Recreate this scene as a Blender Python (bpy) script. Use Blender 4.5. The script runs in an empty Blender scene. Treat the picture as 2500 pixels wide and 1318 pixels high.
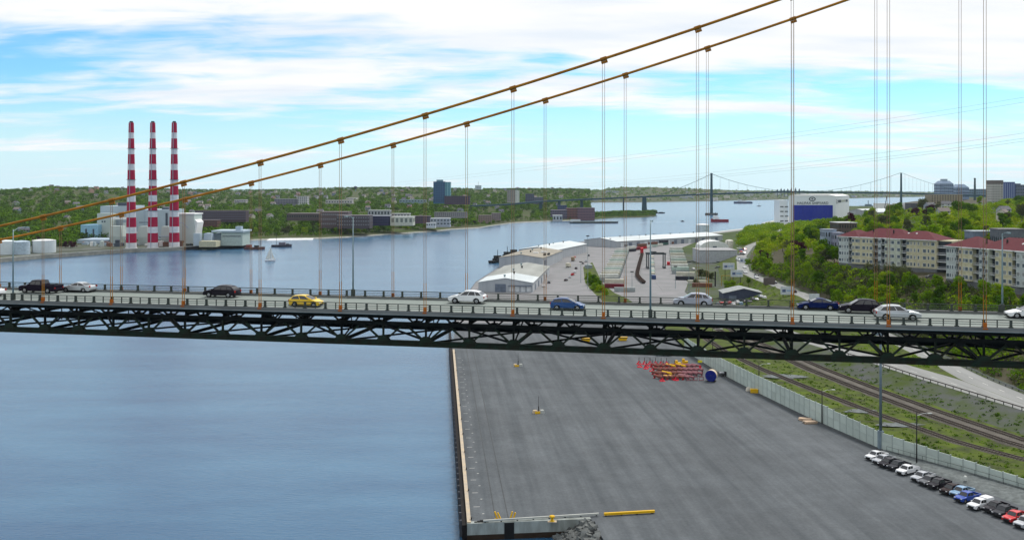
import bpy, bmesh, math, random
from mathutils import Vector, Matrix
R = math.radians
rnd = random.Random(7)
SC = bpy.context.scene
COL = SC.collection

# ---------------------------------------------------------------- camera, sky, sun, exposure
F = 2300.0           # focal length in pixels of the 2500 px wide photograph
HC = 64.0            # camera height above the water
HZ = 462.0           # horizon row
cam_data = bpy.data.cameras.new('camera')
cam = bpy.data.objects.new('camera', cam_data); COL.objects.link(cam)
cam.location = (0, 0, HC); cam.rotation_euler = (R(90), 0, 0)
cam_data.sensor_width = 36; cam_data.lens = 36 * F / 2500
cam_data.shift_y = -(659 - HZ) / 2500
cam_data.clip_start = 1; cam_data.clip_end = 40000
SC.camera = cam

SUN_EL, SUN_AZ = 52, 35      # azimuth measured from the view direction towards the right
world = bpy.data.worlds.new('World'); SC.world = world; world.use_nodes = True
def build_sky():
    nt = world.node_tree; nt.nodes.clear()
    N = nt.nodes.new; L = nt.links.new
    out = N('ShaderNodeOutputWorld'); bg = N('ShaderNodeBackground'); bg.inputs[1].default_value = 0.1
    sky = N('ShaderNodeTexSky'); sky.sky_type = 'NISHITA'; sky.sun_disc = False
    sky.sun_elevation = R(SUN_EL); sky.sun_rotation = R(SUN_AZ)
    sky.altitude = 50; sky.air_density = 1.0; sky.dust_density = 0.3; sky.ozone_density = 1.5
    hsv = N('ShaderNodeHueSaturation'); hsv.inputs['Hue'].default_value = 0.488; hsv.inputs['Saturation'].default_value = 1.25; hsv.inputs['Value'].default_value = 1.0
    L(sky.outputs[0], hsv.inputs['Color'])
    tc = N('ShaderNodeTexCoord'); sep = N('ShaderNodeSeparateXYZ'); L(tc.outputs['Generated'], sep.inputs[0])
    def math_(op, a, b=None, c=None):
        m = N('ShaderNodeMath'); m.operation = op
        for i, v in enumerate((a, b, c)):
            if v is None: continue
            if isinstance(v, (int, float)): m.inputs[i].default_value = v
            else: L(v, m.inputs[i])
        return m.outputs[0]
    z = sep.outputs[2]
    zc = math_('MAXIMUM', z, 0.0)
    # a flat cloud deck seen from below: divide by height so the streaks lie down towards the horizon
    den = math_('ADD', zc, 0.10)
    px = math_('DIVIDE', sep.outputs[0], den); py = math_('DIVIDE', sep.outputs[1], den)
    cmb = N('ShaderNodeCombineXYZ'); L(px, cmb.inputs[0]); L(py, cmb.inputs[1]); cmb.inputs[2].default_value = SKY_SEED
    n1 = N('ShaderNodeTexNoise'); n1.inputs['Scale'].default_value = 0.62; n1.inputs['Detail'].default_value = 4; n1.inputs['Roughness'].default_value = 0.5; n1.inputs['Distortion'].default_value = 0.4
    n2 = N('ShaderNodeTexNoise'); n2.inputs['Scale'].default_value = 2.4; n2.inputs['Detail'].default_value = 5; n2.inputs['Roughness'].default_value = 0.55; n2.inputs['Distortion'].default_value = 0.5
    mp = N('ShaderNodeMapping'); mp.inputs['Scale'].default_value = (1, 1.9, 1); L(cmb.outputs[0], mp.inputs[0])
    L(mp.outputs[0], n1.inputs['Vector']); L(mp.outputs[0], n2.inputs['Vector'])
    s = math_('MULTIPLY_ADD', n1.outputs[0], 0.72, math_('MULTIPLY', n2.outputs[0], 0.29))
    bias = math_('MULTIPLY', zc, SKY_BIAS)                     # thicker deck higher up
    s = math_('ADD', s, bias)
    ramp = N('ShaderNodeMapRange'); ramp.interpolation_type = 'SMOOTHSTEP'
    ramp.inputs['From Min'].default_value = SKY_LO; ramp.inputs['From Max'].default_value = SKY_HI
    L(s, ramp.inputs['Value'])
    # shading inside the clouds
    n3 = N('ShaderNodeTexNoise'); n3.inputs['Scale'].default_value = 1.3; n3.inputs['Detail'].default_value = 5
    mp3 = N('ShaderNodeMapping'); mp3.inputs['Location'].default_value = (7, 3, 2); mp3.inputs['Scale'].default_value = (1, 2.4, 1); L(cmb.outputs[0], mp3.inputs[0]); L(mp3.outputs[0], n3.inputs['Vector'])
    cr = N('ShaderNodeValToRGB'); L(n3.outputs[0], cr.inputs[0])
    cr.color_ramp.elements[0].position = 0.33; cr.color_ramp.elements[0].color = (0.78, 0.84, 0.91, 1)
    cr.color_ramp.elements[1].position = 0.56; cr.color_ramp.elements[1].color = (0.93, 0.94, 0.96, 1)
    cl = N('ShaderNodeVectorMath'); cl.operation = 'SCALE'; cl.inputs['Scale'].default_value = 8.5; L(cr.outputs[0], cl.inputs[0])
    mix = N('ShaderNodeMix'); mix.data_type = 'RGBA'; L(ramp.outputs[0], mix.inputs['Factor'])
    # pale band of distant haze just over the horizon
    hz = N('ShaderNodeMapRange'); hz.interpolation_type = 'SMOOTHSTEP'; hz.inputs['From Min'].default_value = 0.0; hz.inputs['From Max'].default_value = 0.115
    hz.inputs['To Min'].default_value = 0.82; hz.inputs['To Max'].default_value = 0.0; L(zc, hz.inputs['Value'])
    mh = N('ShaderNodeMix'); mh.data_type = 'RGBA'; L(hz.outputs[0], mh.inputs['Factor'])
    sc_ = N('ShaderNodeVectorMath'); sc_.operation = 'MULTIPLY'; sc_.inputs[1].default_value = SKY_TINT; L(hsv.outputs[0], sc_.inputs[0])
    L(sc_.outputs[0], mh.inputs['A']); mh.inputs['B'].default_value = (5.9, 7.7, 8.7, 1)
    L(mh.outputs['Result'], mix.inputs['A']); L(cl.outputs[0], mix.inputs['B'])
    L(mix.outputs['Result'], bg.inputs[0]); L(bg.outputs[0], out.inputs[0])
SKY_SEED, SKY_BIAS, SKY_LO, SKY_HI, SKY_TINT = 3.7, 1.1, 0.515, 0.70, (0.64, 0.96, 1.16)
build_sky()
sun_data = bpy.data.lights.new('sun', 'SUN'); sun_data.energy = 2.6; sun_data.angle = R(14); sun_data.color = (1, 0.95, 0.88)
sun = bpy.data.objects.new('sun', sun_data); COL.objects.link(sun)
d_ = Vector((math.sin(R(SUN_AZ)) * math.cos(R(SUN_EL)), math.cos(R(SUN_AZ)) * math.cos(R(SUN_EL)), math.sin(R(SUN_EL))))
sun.rotation_euler = d_.to_track_quat('Z', 'Y').to_euler(); sun.location = (0, 0, 300)
SC.view_settings.view_transform = 'Standard'; SC.view_settings.look = 'None'
SC.view_settings.exposure = 0.36; SC.view_settings.gamma = 1.0; SC.view_settings.use_curve_mapping = False
SC.render.engine = 'CYCLES'
SC.cycles.max_bounces = 6; SC.cycles.diffuse_bounces = 3; SC.cycles.glossy_bounces = 3; SC.cycles.transmission_bounces = 3
SC.cycles.transparent_max_bounces = 8; SC.cycles.volume_bounces = 0; SC.cycles.use_denoising = True

# ---------------------------------------------------------------- helpers
def P(px, py, z):                     # the point at height z that the photograph shows at this pixel
    Y = F * (HC - z) / (py - HZ)
    return Vector(((px - 1250) * Y / F, Y, z))
def PX(px, Y): return (px - 1250) * Y / F
def PZ(py, Y): return HC - (py - HZ) * Y / F
def proj(x, y, z): return (1250 + F * x / y, HZ + F * (HC - z) / y)

MATS = {}
def M(name, col, rough=0.7, metal=0.0, var=0.12, scale=0.6, bump=0.0, bscale=8.0, col2=None, rnd_obj=0.0, stretch=None, spec=None):
    if name in MATS: return MATS[name]
    m = bpy.data.materials.new(name); m.use_nodes = True; MATS[name] = m
    nt = m.node_tree; N = nt.nodes.new; L = nt.links.new
    b = nt.nodes['Principled BSDF']; b.inputs['Roughness'].default_value = rough; b.inputs['Metallic'].default_value = metal
    b.inputs['Specular IOR Level'].default_value = spec if spec is not None else (.5 if rough < .4 else .16)
    tc = N('ShaderNodeTexCoord'); mp = N('ShaderNodeMapping'); L(tc.outputs['Object'], mp.inputs[0])
    if stretch: mp.vector_type = 'TEXTURE'; mp.inputs['Scale'].default_value = [1 / q for q in stretch[:3]]; mp.inputs['Rotation'].default_value = (0, 0, stretch[3] if len(stretch) > 3 else 0)
    n = N('ShaderNodeTexNoise'); n.inputs['Scale'].default_value = scale; n.inputs['Detail'].default_value = 5; n.inputs['Roughness'].default_value = 0.6
    L(mp.outputs[0], n.inputs['Vector'])
    c2 = col2 or tuple(max(0, c * (1 - 2.2 * var)) for c in col)
    mx = N('ShaderNodeMix'); mx.data_type = 'RGBA'
    mr = N('ShaderNodeMapRange'); mr.inputs['From Min'].default_value = 0.35; mr.inputs['From Max'].default_value = 0.65; L(n.outputs[0], mr.inputs['Value'])
    L(mr.outputs[0], mx.inputs['Factor']); mx.inputs['A'].default_value = (*col, 1); mx.inputs['B'].default_value = (*c2, 1)
    o = mx.outputs['Result']
    if rnd_obj:
        oi = N('ShaderNodeObjectInfo'); h = N('ShaderNodeHueSaturation')
        a = N('ShaderNodeMapRange'); a.inputs['To Min'].default_value = 1 - rnd_obj; a.inputs['To Max'].default_value = 1 + rnd_obj * 0.8; L(oi.outputs['Random'], a.inputs['Value']); L(a.outputs[0], h.inputs['Value'])
        w = N('ShaderNodeMath'); w.operation = 'MULTIPLY'; w.inputs[1].default_value = 7.31; L(oi.outputs['Random'], w.inputs[0])
        w2 = N('ShaderNodeMath'); w2.operation = 'FRACT'; L(w.outputs[0], w2.inputs[0])
        b2 = N('ShaderNodeMapRange'); b2.inputs['To Min'].default_value = 0.5 - 0.09 * rnd_obj; b2.inputs['To Max'].default_value = 0.5 + 0.05 * rnd_obj; L(w2.outputs[0], b2.inputs['Value']); L(b2.outputs[0], h.inputs['Hue'])
        L(o, h.inputs['Color']); o = h.outputs[0]
    L(o, b.inputs['Base Color'])
    if bump:
        nb = N('ShaderNodeTexNoise'); nb.inputs['Scale'].default_value = bscale; nb.inputs['Detail'].default_value = 4; L(mp.outputs[0], nb.inputs['Vector'])
        bp = N('ShaderNodeBump'); bp.inputs['Strength'].default_value = bump; bp.inputs['Distance'].default_value = 0.1; L(nb.outputs[0], bp.inputs['Height']); L(bp.outputs[0], b.inputs['Normal'])
    return m

def link(o, parent=None):
    COL.objects.link(o)
    if parent is not None: o.parent = parent
    return o
def tag(o, label=None, cat=None, group=None, kind=None):
    if label: o['label'] = label
    if cat: o['category'] = cat
    if group: o['group'] = group
    if kind: o['kind'] = kind
    return o
def thing(name, label, cat, loc=(0, 0, 0), rz=0, group=None):
    o = bpy.data.objects.new(name, None); COL.objects.link(o); o.location = loc; o.rotation_euler = (0, 0, rz); o.empty_display_size = 0.5
    return tag(o, label, cat, group)
def copy_tree(o, parent=None):
    c = o.copy(); COL.objects.link(c); c.parent = parent
    for ch in list(o.children): copy_tree(ch, c)
    return c
def inst(name, me, parent=None, loc=(0, 0, 0), rz=0, scale=None, rot=None):   # another object on the same mesh
    o = bpy.data.objects.new(name, me); COL.objects.link(o); o.parent = parent; o.location = loc
    o.rotation_euler = rot or (0, 0, rz)
    if scale: o.scale = scale
    return o

class MB:
    def __init__(s): s.v = []; s.f = []; s.c = []
    def add(s, vs, fs):
        b = len(s.v); s.v += [tuple(v) for v in vs]; s.f += [tuple(i + b for i in f) for f in fs]; return s
    def hexa(s, p):       # p: 4 bottom then 4 top, counter-clockwise
        return s.add(p, [(3, 2, 1, 0), (4, 5, 6, 7), (0, 1, 5, 4), (1, 2, 6, 5), (2, 3, 7, 6), (3, 0, 4, 7)])
    def box(s, x0, x1, y0, y1, z0, z1):
        return s.hexa([(x0, y0, z0), (x1, y0, z0), (x1, y1, z0), (x0, y1, z0), (x0, y0, z1), (x1, y0, z1), (x1, y1, z1), (x0, y1, z1)])
    def bar(s, a, b, w, h, up=(0, 0, 1)):     # straight member of width w and height h
        a = Vector(a); b = Vector(b); d = (b - a).normalized(); u = Vector(up)
        if abs(d.dot(u)) > 0.98: u = Vector((0, 1, 0))
        r = d.cross(u).normalized() * w / 2; t = r.cross(d).normalized() * h / 2
        return s.hexa([a - r - t, a + r - t, b + r - t, b - r - t, a - r + t, a + r + t, b + r + t, b - r + t])
    def prism(s, poly, z0, z1):
        n = len(poly); vs = [(x, y, z0) for x, y in poly] + [(x, y, z1) for x, y in poly]
        return s.add(vs, [tuple(range(n - 1, -1, -1)), tuple(range(n, 2 * n))] + [(i, (i + 1) % n, n + (i + 1) % n, n + i) for i in range(n)])
    def tube(s, pts, r, n=8, caps=True):
        pts = [Vector(p) for p in pts]; rs = r if isinstance(r, (list, tuple)) else [r] * len(pts)
        rings = []
        for i, p in enumerate(pts):
            d = (pts[min(i + 1, len(pts) - 1)] - pts[max(i - 1, 0)]).normalized()
            u = Vector((0, 0, 1)) if abs(d.z) < 0.95 else Vector((1, 0, 0))
            a = d.cross(u).normalized(); b = d.cross(a).normalized()
            rings.append([p + (a * math.cos(2 * math.pi * k / n) + b * math.sin(2 * math.pi * k / n)) * rs[i] for k in range(n)])
        vs = [v for r_ in rings for v in r_]; fs = []
        for i in range(len(pts) - 1):
            for k in range(n): fs.append((i * n + k, i * n + (k + 1) % n, (i + 1) * n + (k + 1) % n, (i + 1) * n + k))
        if caps: fs += [tuple(range(n - 1, -1, -1)), tuple(range((len(pts) - 1) * n, len(pts) * n))]
        return s.add(vs, fs)
    def lathe(s, prof, n=24, c=(0, 0), cap=True):
        vs = [(c[0] + r * math.cos(2 * math.pi * k / n), c[1] + r * math.sin(2 * math.pi * k / n), z) for r, z in prof for k in range(n)]
        m = len(prof); fs = [(i * n + k, i * n + (k + 1) % n, (i + 1) * n + (k + 1) % n, (i + 1) * n + k) for i in range(m - 1) for k in range(n)]
        if cap: fs += [tuple(range(n - 1, -1, -1)), tuple(range((m - 1) * n, m * n))]
        return s.add(vs, fs)
    def quad(s, *p): return s.add(p, [tuple(range(len(p)))])
    def mesh(s, name, mat, smooth=False):
        me = bpy.data.meshes.new(name); me.from_pydata(s.v, [], s.f)
        if mat: me.materials.append(mat)
        if smooth: me.polygons.foreach_set('use_smooth', [True] * len(me.polygons))
        me.validate(); me.update(); return me
    def build(s, name, mat, parent=None, smooth=False, loc=None, rz=0):
        o = bpy.data.objects.new(name, s.mesh(name, mat, smooth)); link(o, parent)
        if loc is not None: o.location = loc
        o.rotation_euler = (0, 0, rz)
        return o

def lerp(a, b, t): return a + (b - a) * t
def interp(x, xs, ys):
    if x <= xs[0]: return ys[0]
    for i in range(1, len(xs)):
        if x <= xs[i]:
            t = (x - xs[i - 1]) / (xs[i] - xs[i - 1]); return lerp(ys[i - 1], ys[i], t)
    return ys[-1]
# ---------------------------------------------------------------- water
def water_material():
    m = bpy.data.materials.new('harbour_water'); m.use_nodes = True
    nt = m.node_tree; N = nt.nodes.new; L = nt.links.new; b = nt.nodes['Principled BSDF']
    b.inputs['Base Color'].default_value = (0.075, 0.15, 0.22, 1); b.inputs['Roughness'].default_value = 0.2; b.inputs['IOR'].default_value = 1.45
    tc = N('ShaderNodeTexCoord')
    def noise(scale, rot, st, det):
        mp = N('ShaderNodeMapping'); mp.inputs['Rotation'].default_value = (0, 0, rot); mp.inputs['Scale'].default_value = (1, st, 1); L(tc.outputs['Object'], mp.inputs[0])
        n = N('ShaderNodeTexNoise'); n.inputs['Scale'].default_value = scale; n.inputs['Detail'].default_value = det; n.inputs['Roughness'].default_value = 0.6; L(mp.outputs[0], n.inputs['Vector']); return n
    n1 = noise(0.5, R(18), 2.6, 7); n2 = noise(0.09, R(10), 2.2, 4); n3 = noise(0.011, R(-24), 3.2, 6)
    ad = N('ShaderNodeMath'); ad.operation = 'MULTIPLY_ADD'; ad.inputs[1].default_value = 2.6; a1 = N('ShaderNodeMath'); a1.operation = 'MULTIPLY'; a1.inputs[1].default_value = 2.4; L(n1.outputs[0], a1.inputs[0]); L(n2.outputs[0], ad.inputs[0]); L(a1.outputs[0], ad.inputs[2])
    bp = N('ShaderNodeBump'); bp.inputs['Distance'].default_value = 0.085; b.inputs['Specular Tint'].default_value = (.62, .87, 1, 1); L(ad.outputs[0], bp.inputs['Height'])
    mr = N('ShaderNodeMapRange'); mr.inputs['From Min'].default_value = 0.35; mr.inputs['From Max'].default_value = 0.65; mr.inputs['To Min'].default_value = 0.55; mr.inputs['To Max'].default_value = 1.0; L(n3.outputs[0], mr.inputs['Value']); L(mr.outputs[0], bp.inputs['Strength'])
    L(bp.outputs[0], b.inputs['Normal'])
    mx = N('ShaderNodeMix'); mx.data_type = 'RGBA'; mx.inputs['A'].default_value = (0.008, 0.062, 0.145, 1); mx.inputs['B'].default_value = (0.045, 0.125, 0.22, 1)
    mq = N('ShaderNodeMapRange'); mq.inputs['From Min'].default_value = .38; mq.inputs['From Max'].default_value = .64; L(n3.outputs[0], mq.inputs['Value']); L(mq.outputs[0], mx.inputs['Factor']); L(mx.outputs['Result'], b.inputs['Base Color'])
    return m
WATER = water_material()
w_ = MB(); w_.quad((-12000, 60, 0), (12000, 60, 0), (12000, 30000, 0), (-12000, 30000, 0)); w_.quad((-12000, -3000, 0), (12000, -3000, 0), (12000, 60, 0), (-12000, 60, 0))
tag(w_.build('water', WATER), kind='structure')

# ---------------------------------------------------------------- west shore: terrain strips
# station Y: (x, z) of wall line A, rail zone edge B, road A edges C D, road B edges E F, slope toe G, bench front H, bench back I, far J
ST = {
 130: [(128,4),(160,4),(165,6.3),(173,6.3),(173.1,6.3),(180,6.3),(184,6.4),(225,20),(280,26),(1500,40)],
 190: [(103.4,4),(138,4),(146,6.3),(153.5,6.3),(153.6,6.3),(160.5,6.3),(164,6.4),(206,20),(270,26),(1500,42)],
 222: [(86.9,4),(127,4),(138.5,6.4),(145,6.4),(145.1,6.4),(150,6.4),(153,6.5),(196,20),(265,26),(1500,42)],
 254: [(79.3,4),(119,4),(131.3,6.4),(137,6.4),(137.1,6.4),(143.8,6.4),(147,6.5),(192,20),(262,26),(1500,43)],
 284: [(73.8,4),(113,4),(124.2,6.5),(135.4,6.5),(135.6,6.5),(144,6.5),(147,6.6),(190,20),(260,26),(1500,43)],
 312: [(69.5,4),(107,4),(117.6,7),(127,7),(138,7),(145,7),(148,7.1),(190,20),(260,26),(1500,43)],
 350: [(66,4),(100,4),(109,7),(118,7),(139,7.8),(146.5,7.8),(149,8),(186,21),(258,26.5),(1500,43)],
 400: [(66,3.6),(95,3.8),(103,6),(112,6),(140,9),(147.5,9),(150,9.3),(181,23),(250,27),(1500,44)],
 471: [(70,3.1),(94,3.2),(100,4),(113,4),(143.5,10.5),(151.5,10.5),(153,11),(163,23.5),(245,27.5),(1500,45)],
 557: [(90,3.05),(96,3.1),(102,3.2),(138,3.3),(144,10.5),(152,10.5),(154,11),(168,23),(250,30),(1500,46)],
 615: [(94,3.05),(106,3.1),(115,3.1),(137,3.5),(147,10.5),(155,10.5),(157,11),(180,22),(262,31),(1500,46)],
 760: [(112,3.05),(122,3.1),(130,3.1),(165,4),(181,10),(189,10),(192,10.3),(225,18),(320,33),(1600,47)],
 900: [(137,3.05),(145,3.1),(150,3.1),(205,4),(223,10),(231,10),(235,10.3),(275,17),(380,35),(1700,48)],
 1050: [(187,3.05),(195,3.1),(200,3.1),(262,4),(286,10),(294,10),(298,10.3),(345,16),(450,37),(1900,48)],
 1300: [(272,3.05),(280,3.1),(285,3.1),(345,4),(370,9),(378,9),(382,9.2),(450,16),(580,40),(2200,48)],
 1650: [(480,3.05),(490,3.1),(500,3.1),(600,3.2),(640,5),(648,5),(652,5.2),(720,16),(850,42),(2600,48)],
 2300: [(760,3.05),(770,3.1),(780,3.1),(900,3.2),(930,5),(938,5),(942,5.2),(1000,14),(1150,40),(3200,48)],
 3400: [(1180,3.05),(1190,3.1),(1200,3.1),(1300,3.2),(1330,5),(1338,5),(1342,5.2),(1400,14),(1600,36),(4200,46)],
}
SY = sorted(ST)
def section(Y):
    Y = min(max(Y, SY[0]), SY[-1])
    for i in range(1, len(SY)):
        if Y <= SY[i]:
            t = (Y - SY[i - 1]) / (SY[i] - SY[i - 1]); a, b = ST[SY[i - 1]], ST[SY[i]]
            return [(lerp(p[0], q[0], t), lerp(p[1], q[1], t)) for p, q in zip(a, b)]
def h_west(X, Y):
    s = section(Y)
    if X < s[0][0]: return 3.0
    return interp(X, [p[0] for p in s], [p[1] for p in s])
YS = []
y_ = 130
while y_ < 3400:
    YS.append(y_); y_ += 4 if y_ < 420 else (8 if y_ < 760 else (25 if y_ < 1300 else 80))
YS.append(3400)
def hash2(a, b):
    v = math.sin(a * 12.9898 + b * 78.233) * 43758.5453; return v - math.floor(v)
def strip(name, i, mat, nx=1, rough=0.0, dz=0.0, lo=0, hi=9999):
    vs, fs = [], []; YY = [y for y in YS if lo <= y <= hi]
    for r_, Y in enumerate(YY):
        s = section(Y); (xa, za), (xb, zb) = s[i], s[i + 1]
        for k in range(nx + 1):
            t = k / nx
            if nx > 6: t = t ** 1.0
            e = rough * (hash2(r_, k) - 0.35) if 0 < k < nx else 0
            vs.append((lerp(xa, xb, t), Y, lerp(za, zb, t) + e + dz))
    n = nx + 1
    for r_ in range(len(YY) - 1):
        for k in range(nx): fs.append((r_ * n + k, r_ * n + k + 1, (r_ + 1) * n + k + 1, (r_ + 1) * n + k))
    mb = MB(); mb.add(vs, fs); o = mb.build(name, mat, smooth=True); tag(o, kind='structure'); return o

def asphalt_material():
    m = M('asphalt', (0.084, 0.093, 0.101), 0.85, scale=0.36, col2=(0.056, 0.064, 0.071), bump=0.15, bscale=3, stretch=(1, 0.03, 1, R(4.4)))
    nt = m.node_tree; N = nt.nodes.new; L = nt.links.new; b = nt.nodes['Principled BSDF']; src = b.inputs['Base Color'].links[0].from_socket
    tc = N('ShaderNodeTexCoord'); o = src
    # broad weathered patches, repair squares, fine grit and dark stains
    for (kind, sc, lo, hi, a, c) in (('n', .035, .4, .62, 1.0, 1.22), ('n', .16, .42, .6, .93, 1.07), ('n', 1.6, .35, .65, .9, 1.1), ('n', .5, .66, .74, 1.0, .72)):
        n = N('ShaderNodeTexNoise'); n.inputs['Scale'].default_value = sc; n.inputs['Detail'].default_value = 6; n.inputs['Roughness'].default_value = .65; L(tc.outputs['Object'], n.inputs['Vector'])
        mr = N('ShaderNodeMapRange'); mr.inputs['From Min'].default_value = lo; mr.inputs['From Max'].default_value = hi; mr.inputs['To Min'].default_value = a; mr.inputs['To Max'].default_value = c; L(n.outputs[0], mr.inputs['Value'])
        vm = N('ShaderNodeVectorMath'); vm.operation = 'SCALE'; L(o, vm.inputs[0]); L(mr.outputs[0], vm.inputs['Scale']); o = vm.outputs[0]
    L(o, b.inputs['Base Color']); return m
ASPH = asphalt_material()
YARDM = M('yard_concrete', (0.215, 0.21, 0.218), 0.85, scale=0.06, col2=(0.165, 0.17, 0.172))
ROADM = M('road_asphalt', (0.245, 0.25, 0.245), 0.85, var=0.1, scale=0.3, col2=(0.19, 0.195, 0.19), stretch=(1, 0.06, 1, 0))
GRASS = M('grass_ground', (0.072, 0.105, 0.006), 0.95, var=0.2, scale=0.2, col2=(0.035, 0.045, 0.014), bump=0.4, bscale=2, spec=0.15)
BANK = M('gravel_bank', (0.075, 0.08, 0.08), 0.95, scale=0.12, col2=(0.042, 0.065, 0.008), bump=0.5, bscale=2.5, spec=0.15)
FORESTF = M('forest_floor', (0.05, 0.05, 0.024), 0.95, scale=0.1, col2=(0.075, 0.065, 0.045), bump=0.5, bscale=1.5, spec=0.1)
HILLG = M('hill_ground', (0.055, 0.085, 0.02), 0.95, scale=0.02, col2=(0.035, 0.05, 0.018), spec=0.1)
BALL = M('track_ballast', (0.115, 0.105, 0.09), 0.95, scale=0.35, col2=(0.075, 0.068, 0.058), bump=0.6, bscale=6, spec=0.15)
STEEL_R = M('rail_steel', (0.12, 0.10, 0.085), 0.45, 0.5)
SLEEP = M('sleeper_wood', (0.06, 0.048, 0.04), 0.9)
CONC = M('pale_concrete', (0.42, 0.43, 0.40), 0.85, scale=0.3, col2=(0.33, 0.345, 0.33))
YELL = M('safety_yellow', (0.68, 0.40, 0.01), 0.5, var=0.06)
WHITE = M('white_paint', (0.74, 0.74, 0.73), 0.5, var=0.05)
BLACK = M('black_rubber', (0.012, 0.012, 0.013), 0.7)

YC = min(YS, key=lambda y: abs(y - 470)); YD = min(YS, key=lambda y: abs(y - 900))
strip('rail_verge', 0, GRASS, 10, 0.35, hi=YC); strip('yard_edge', 0, YARDM, 2, 0, lo=YC)
strip('road_embankment', 1, BANK, 3, 0.25, hi=YC); strip('yard_edge', 1, YARDM, 2, 0, lo=YC)
strip('slip_road', 2, ROADM, 2, hi=YC); strip('parking_ground', 2, BANK, 2, lo=YC, hi=YD); strip('rough_ground', 2, HILLG, 2, lo=YD)
strip('road_median', 3, GRASS, 5, 0.0)
strip('shore_road', 4, ROADM, 2)
strip('road_shoulder', 5, BANK, 1)
strip('wooded_slope', 6, FORESTF, 6, 1.0)
strip('bench_ground', 7, FORESTF, 6, 0.8)
strip('upland', 8, HILLG, 16, 1.5)

# ---------------------------------------------------------------- quay and yard slab
shore = [(-8.2, 172), (-22.8, 361), (-28, 500), (-24, 620), (-8, 760), (8, 870), (22, 960), (33, 1010), (100, 1130), (190, 1240), (262, 1300)]
right = [(x, Y) for Y in reversed([y for y in YS if y <= 1300]) for (x, z) in [section(Y)[0]]]
near = [(128, 130), (20, 130), (16, 163.9), (14.6, 174.6)]
poly = shore + right + near[1:]
quay = MB(); quay.prism(list(reversed(poly)), -4, 3.0)
me = quay.mesh('quay', ASPH); bm = bmesh.new(); bm.from_mesh(me); bmesh.ops.recalc_face_normals(bm, faces=bm.faces); bmesh.ops.triangulate(bm, faces=[f for f in bm.faces if len(f.verts) > 4]); bm.to_mesh(me); bm.free()
quay_o = inst('quay', me); tag(quay_o, kind='structure')
yp = [(-26, 430), (-27.5, 500), (-23.5, 620), (-7.5, 760), (8.5, 870), (22.5, 960), (33.5, 1010), (100, 1129), (190, 1239), (262, 1299)] + [(x, Y) for Y in reversed([y for y in YS if 430 <= y <= 1300]) for (x, z) in [section(Y)[0]]]
mb = MB(); mb.add([(x, y, 3.006) for x, y in yp], [tuple(range(len(yp)))]); me = mb.mesh('container_yard', YARDM); bm = bmesh.new(); bm.from_mesh(me); bmesh.ops.triangulate(bm, faces=bm.faces); bm.to_mesh(me); bm.free(); tag(inst('container_yard', me), kind='structure')
gp_ = [P(1424, 652, 3.0), P(1446, 640, 3.0), P(1470, 690, 3), P(1500, 715, 3.0), P(1530, 728, 3), P(1560, 748, 3), P(1490, 752, 3), P(1450, 715, 3), P(1428, 690, 3)]
mb = MB(); mb.add([(p.x, p.y, 3.012) for p in gp_], [tuple(range(len(gp_)))]); tag(mb.build('grass_strip', GRASS), kind='structure')
# further quay land beside the shipyard
sh2 = [(262, 1300), (330, 1420), (420, 1560), (450, 1660), (450, 1700), (700, 2300), (760, 2300), (480, 1650), (272, 1300)]
mb = MB(); mb.prism(sh2, -4, 3.0); tag(mb.build('shipyard_apron', CONC), kind='structure')

qa, qb = Vector((-8.2, 172, 3)), Vector((-22.8, 361, 3)); qd = (qb - qa).normalized(); qn = Vector((qd.y, -qd.x, 0))     # qn points landwards
COPE = M('coping_concrete', (0.50, 0.40, 0.27), 0.8, scale=0.35, col2=(0.34, 0.30, 0.25))
WALLD = M('quay_wall_timber', (0.016, 0.014, 0.014), 0.9)
GROOVE = M('rail_groove', (0.06, 0.065, 0.068), 0.8)
# coping blocks, one by one
cb = MB(); cb.box(0, .72, 0, 5.92, 0.0, 0.32); cbm = cb.mesh('coping_block', COPE)
ang = math.atan2(qd.y, qd.x) - math.pi / 2
nblk = int((qb - qa).length / 6)
for k in range(nblk):
    inst('coping_block', cbm, quay_o, qa + qd * (6 * k) + Vector((0, 0, 0.004)), ang)
# dark timber face with vertical fender piles
mb = MB(); a = qa - qn * 0.9; b = qb + qd * 60 - qn * 0.9
mb.hexa([a + Vector((0, 0, -6)), a + qn * 0.88 + Vector((0, 0, -6)), b + qn * 0.88 + Vector((0, 0, -6)), b + Vector((0, 0, -6)), a + Vector((0, 0, -.25)), a + qn * 0.88 + Vector((0, 0, -.25)), b + qn * 0.88 + Vector((0, 0, -.25)), b + Vector((0, 0, -.25))])
mb.build('fender_face', WALLD, quay_o)
fm = MB(); fm.box(-0.42, 0.0, -0.18, 0.18, -5, 0.02); fmm = fm.mesh('fender_pile', M('fender_cap', (0.09, 0.095, 0.11), 0.8))
for k in range(48):
    inst('fender_pile', fmm, quay_o, qa + qd * (2 + 4.1 * k) - qn * 0.92, ang)
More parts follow.
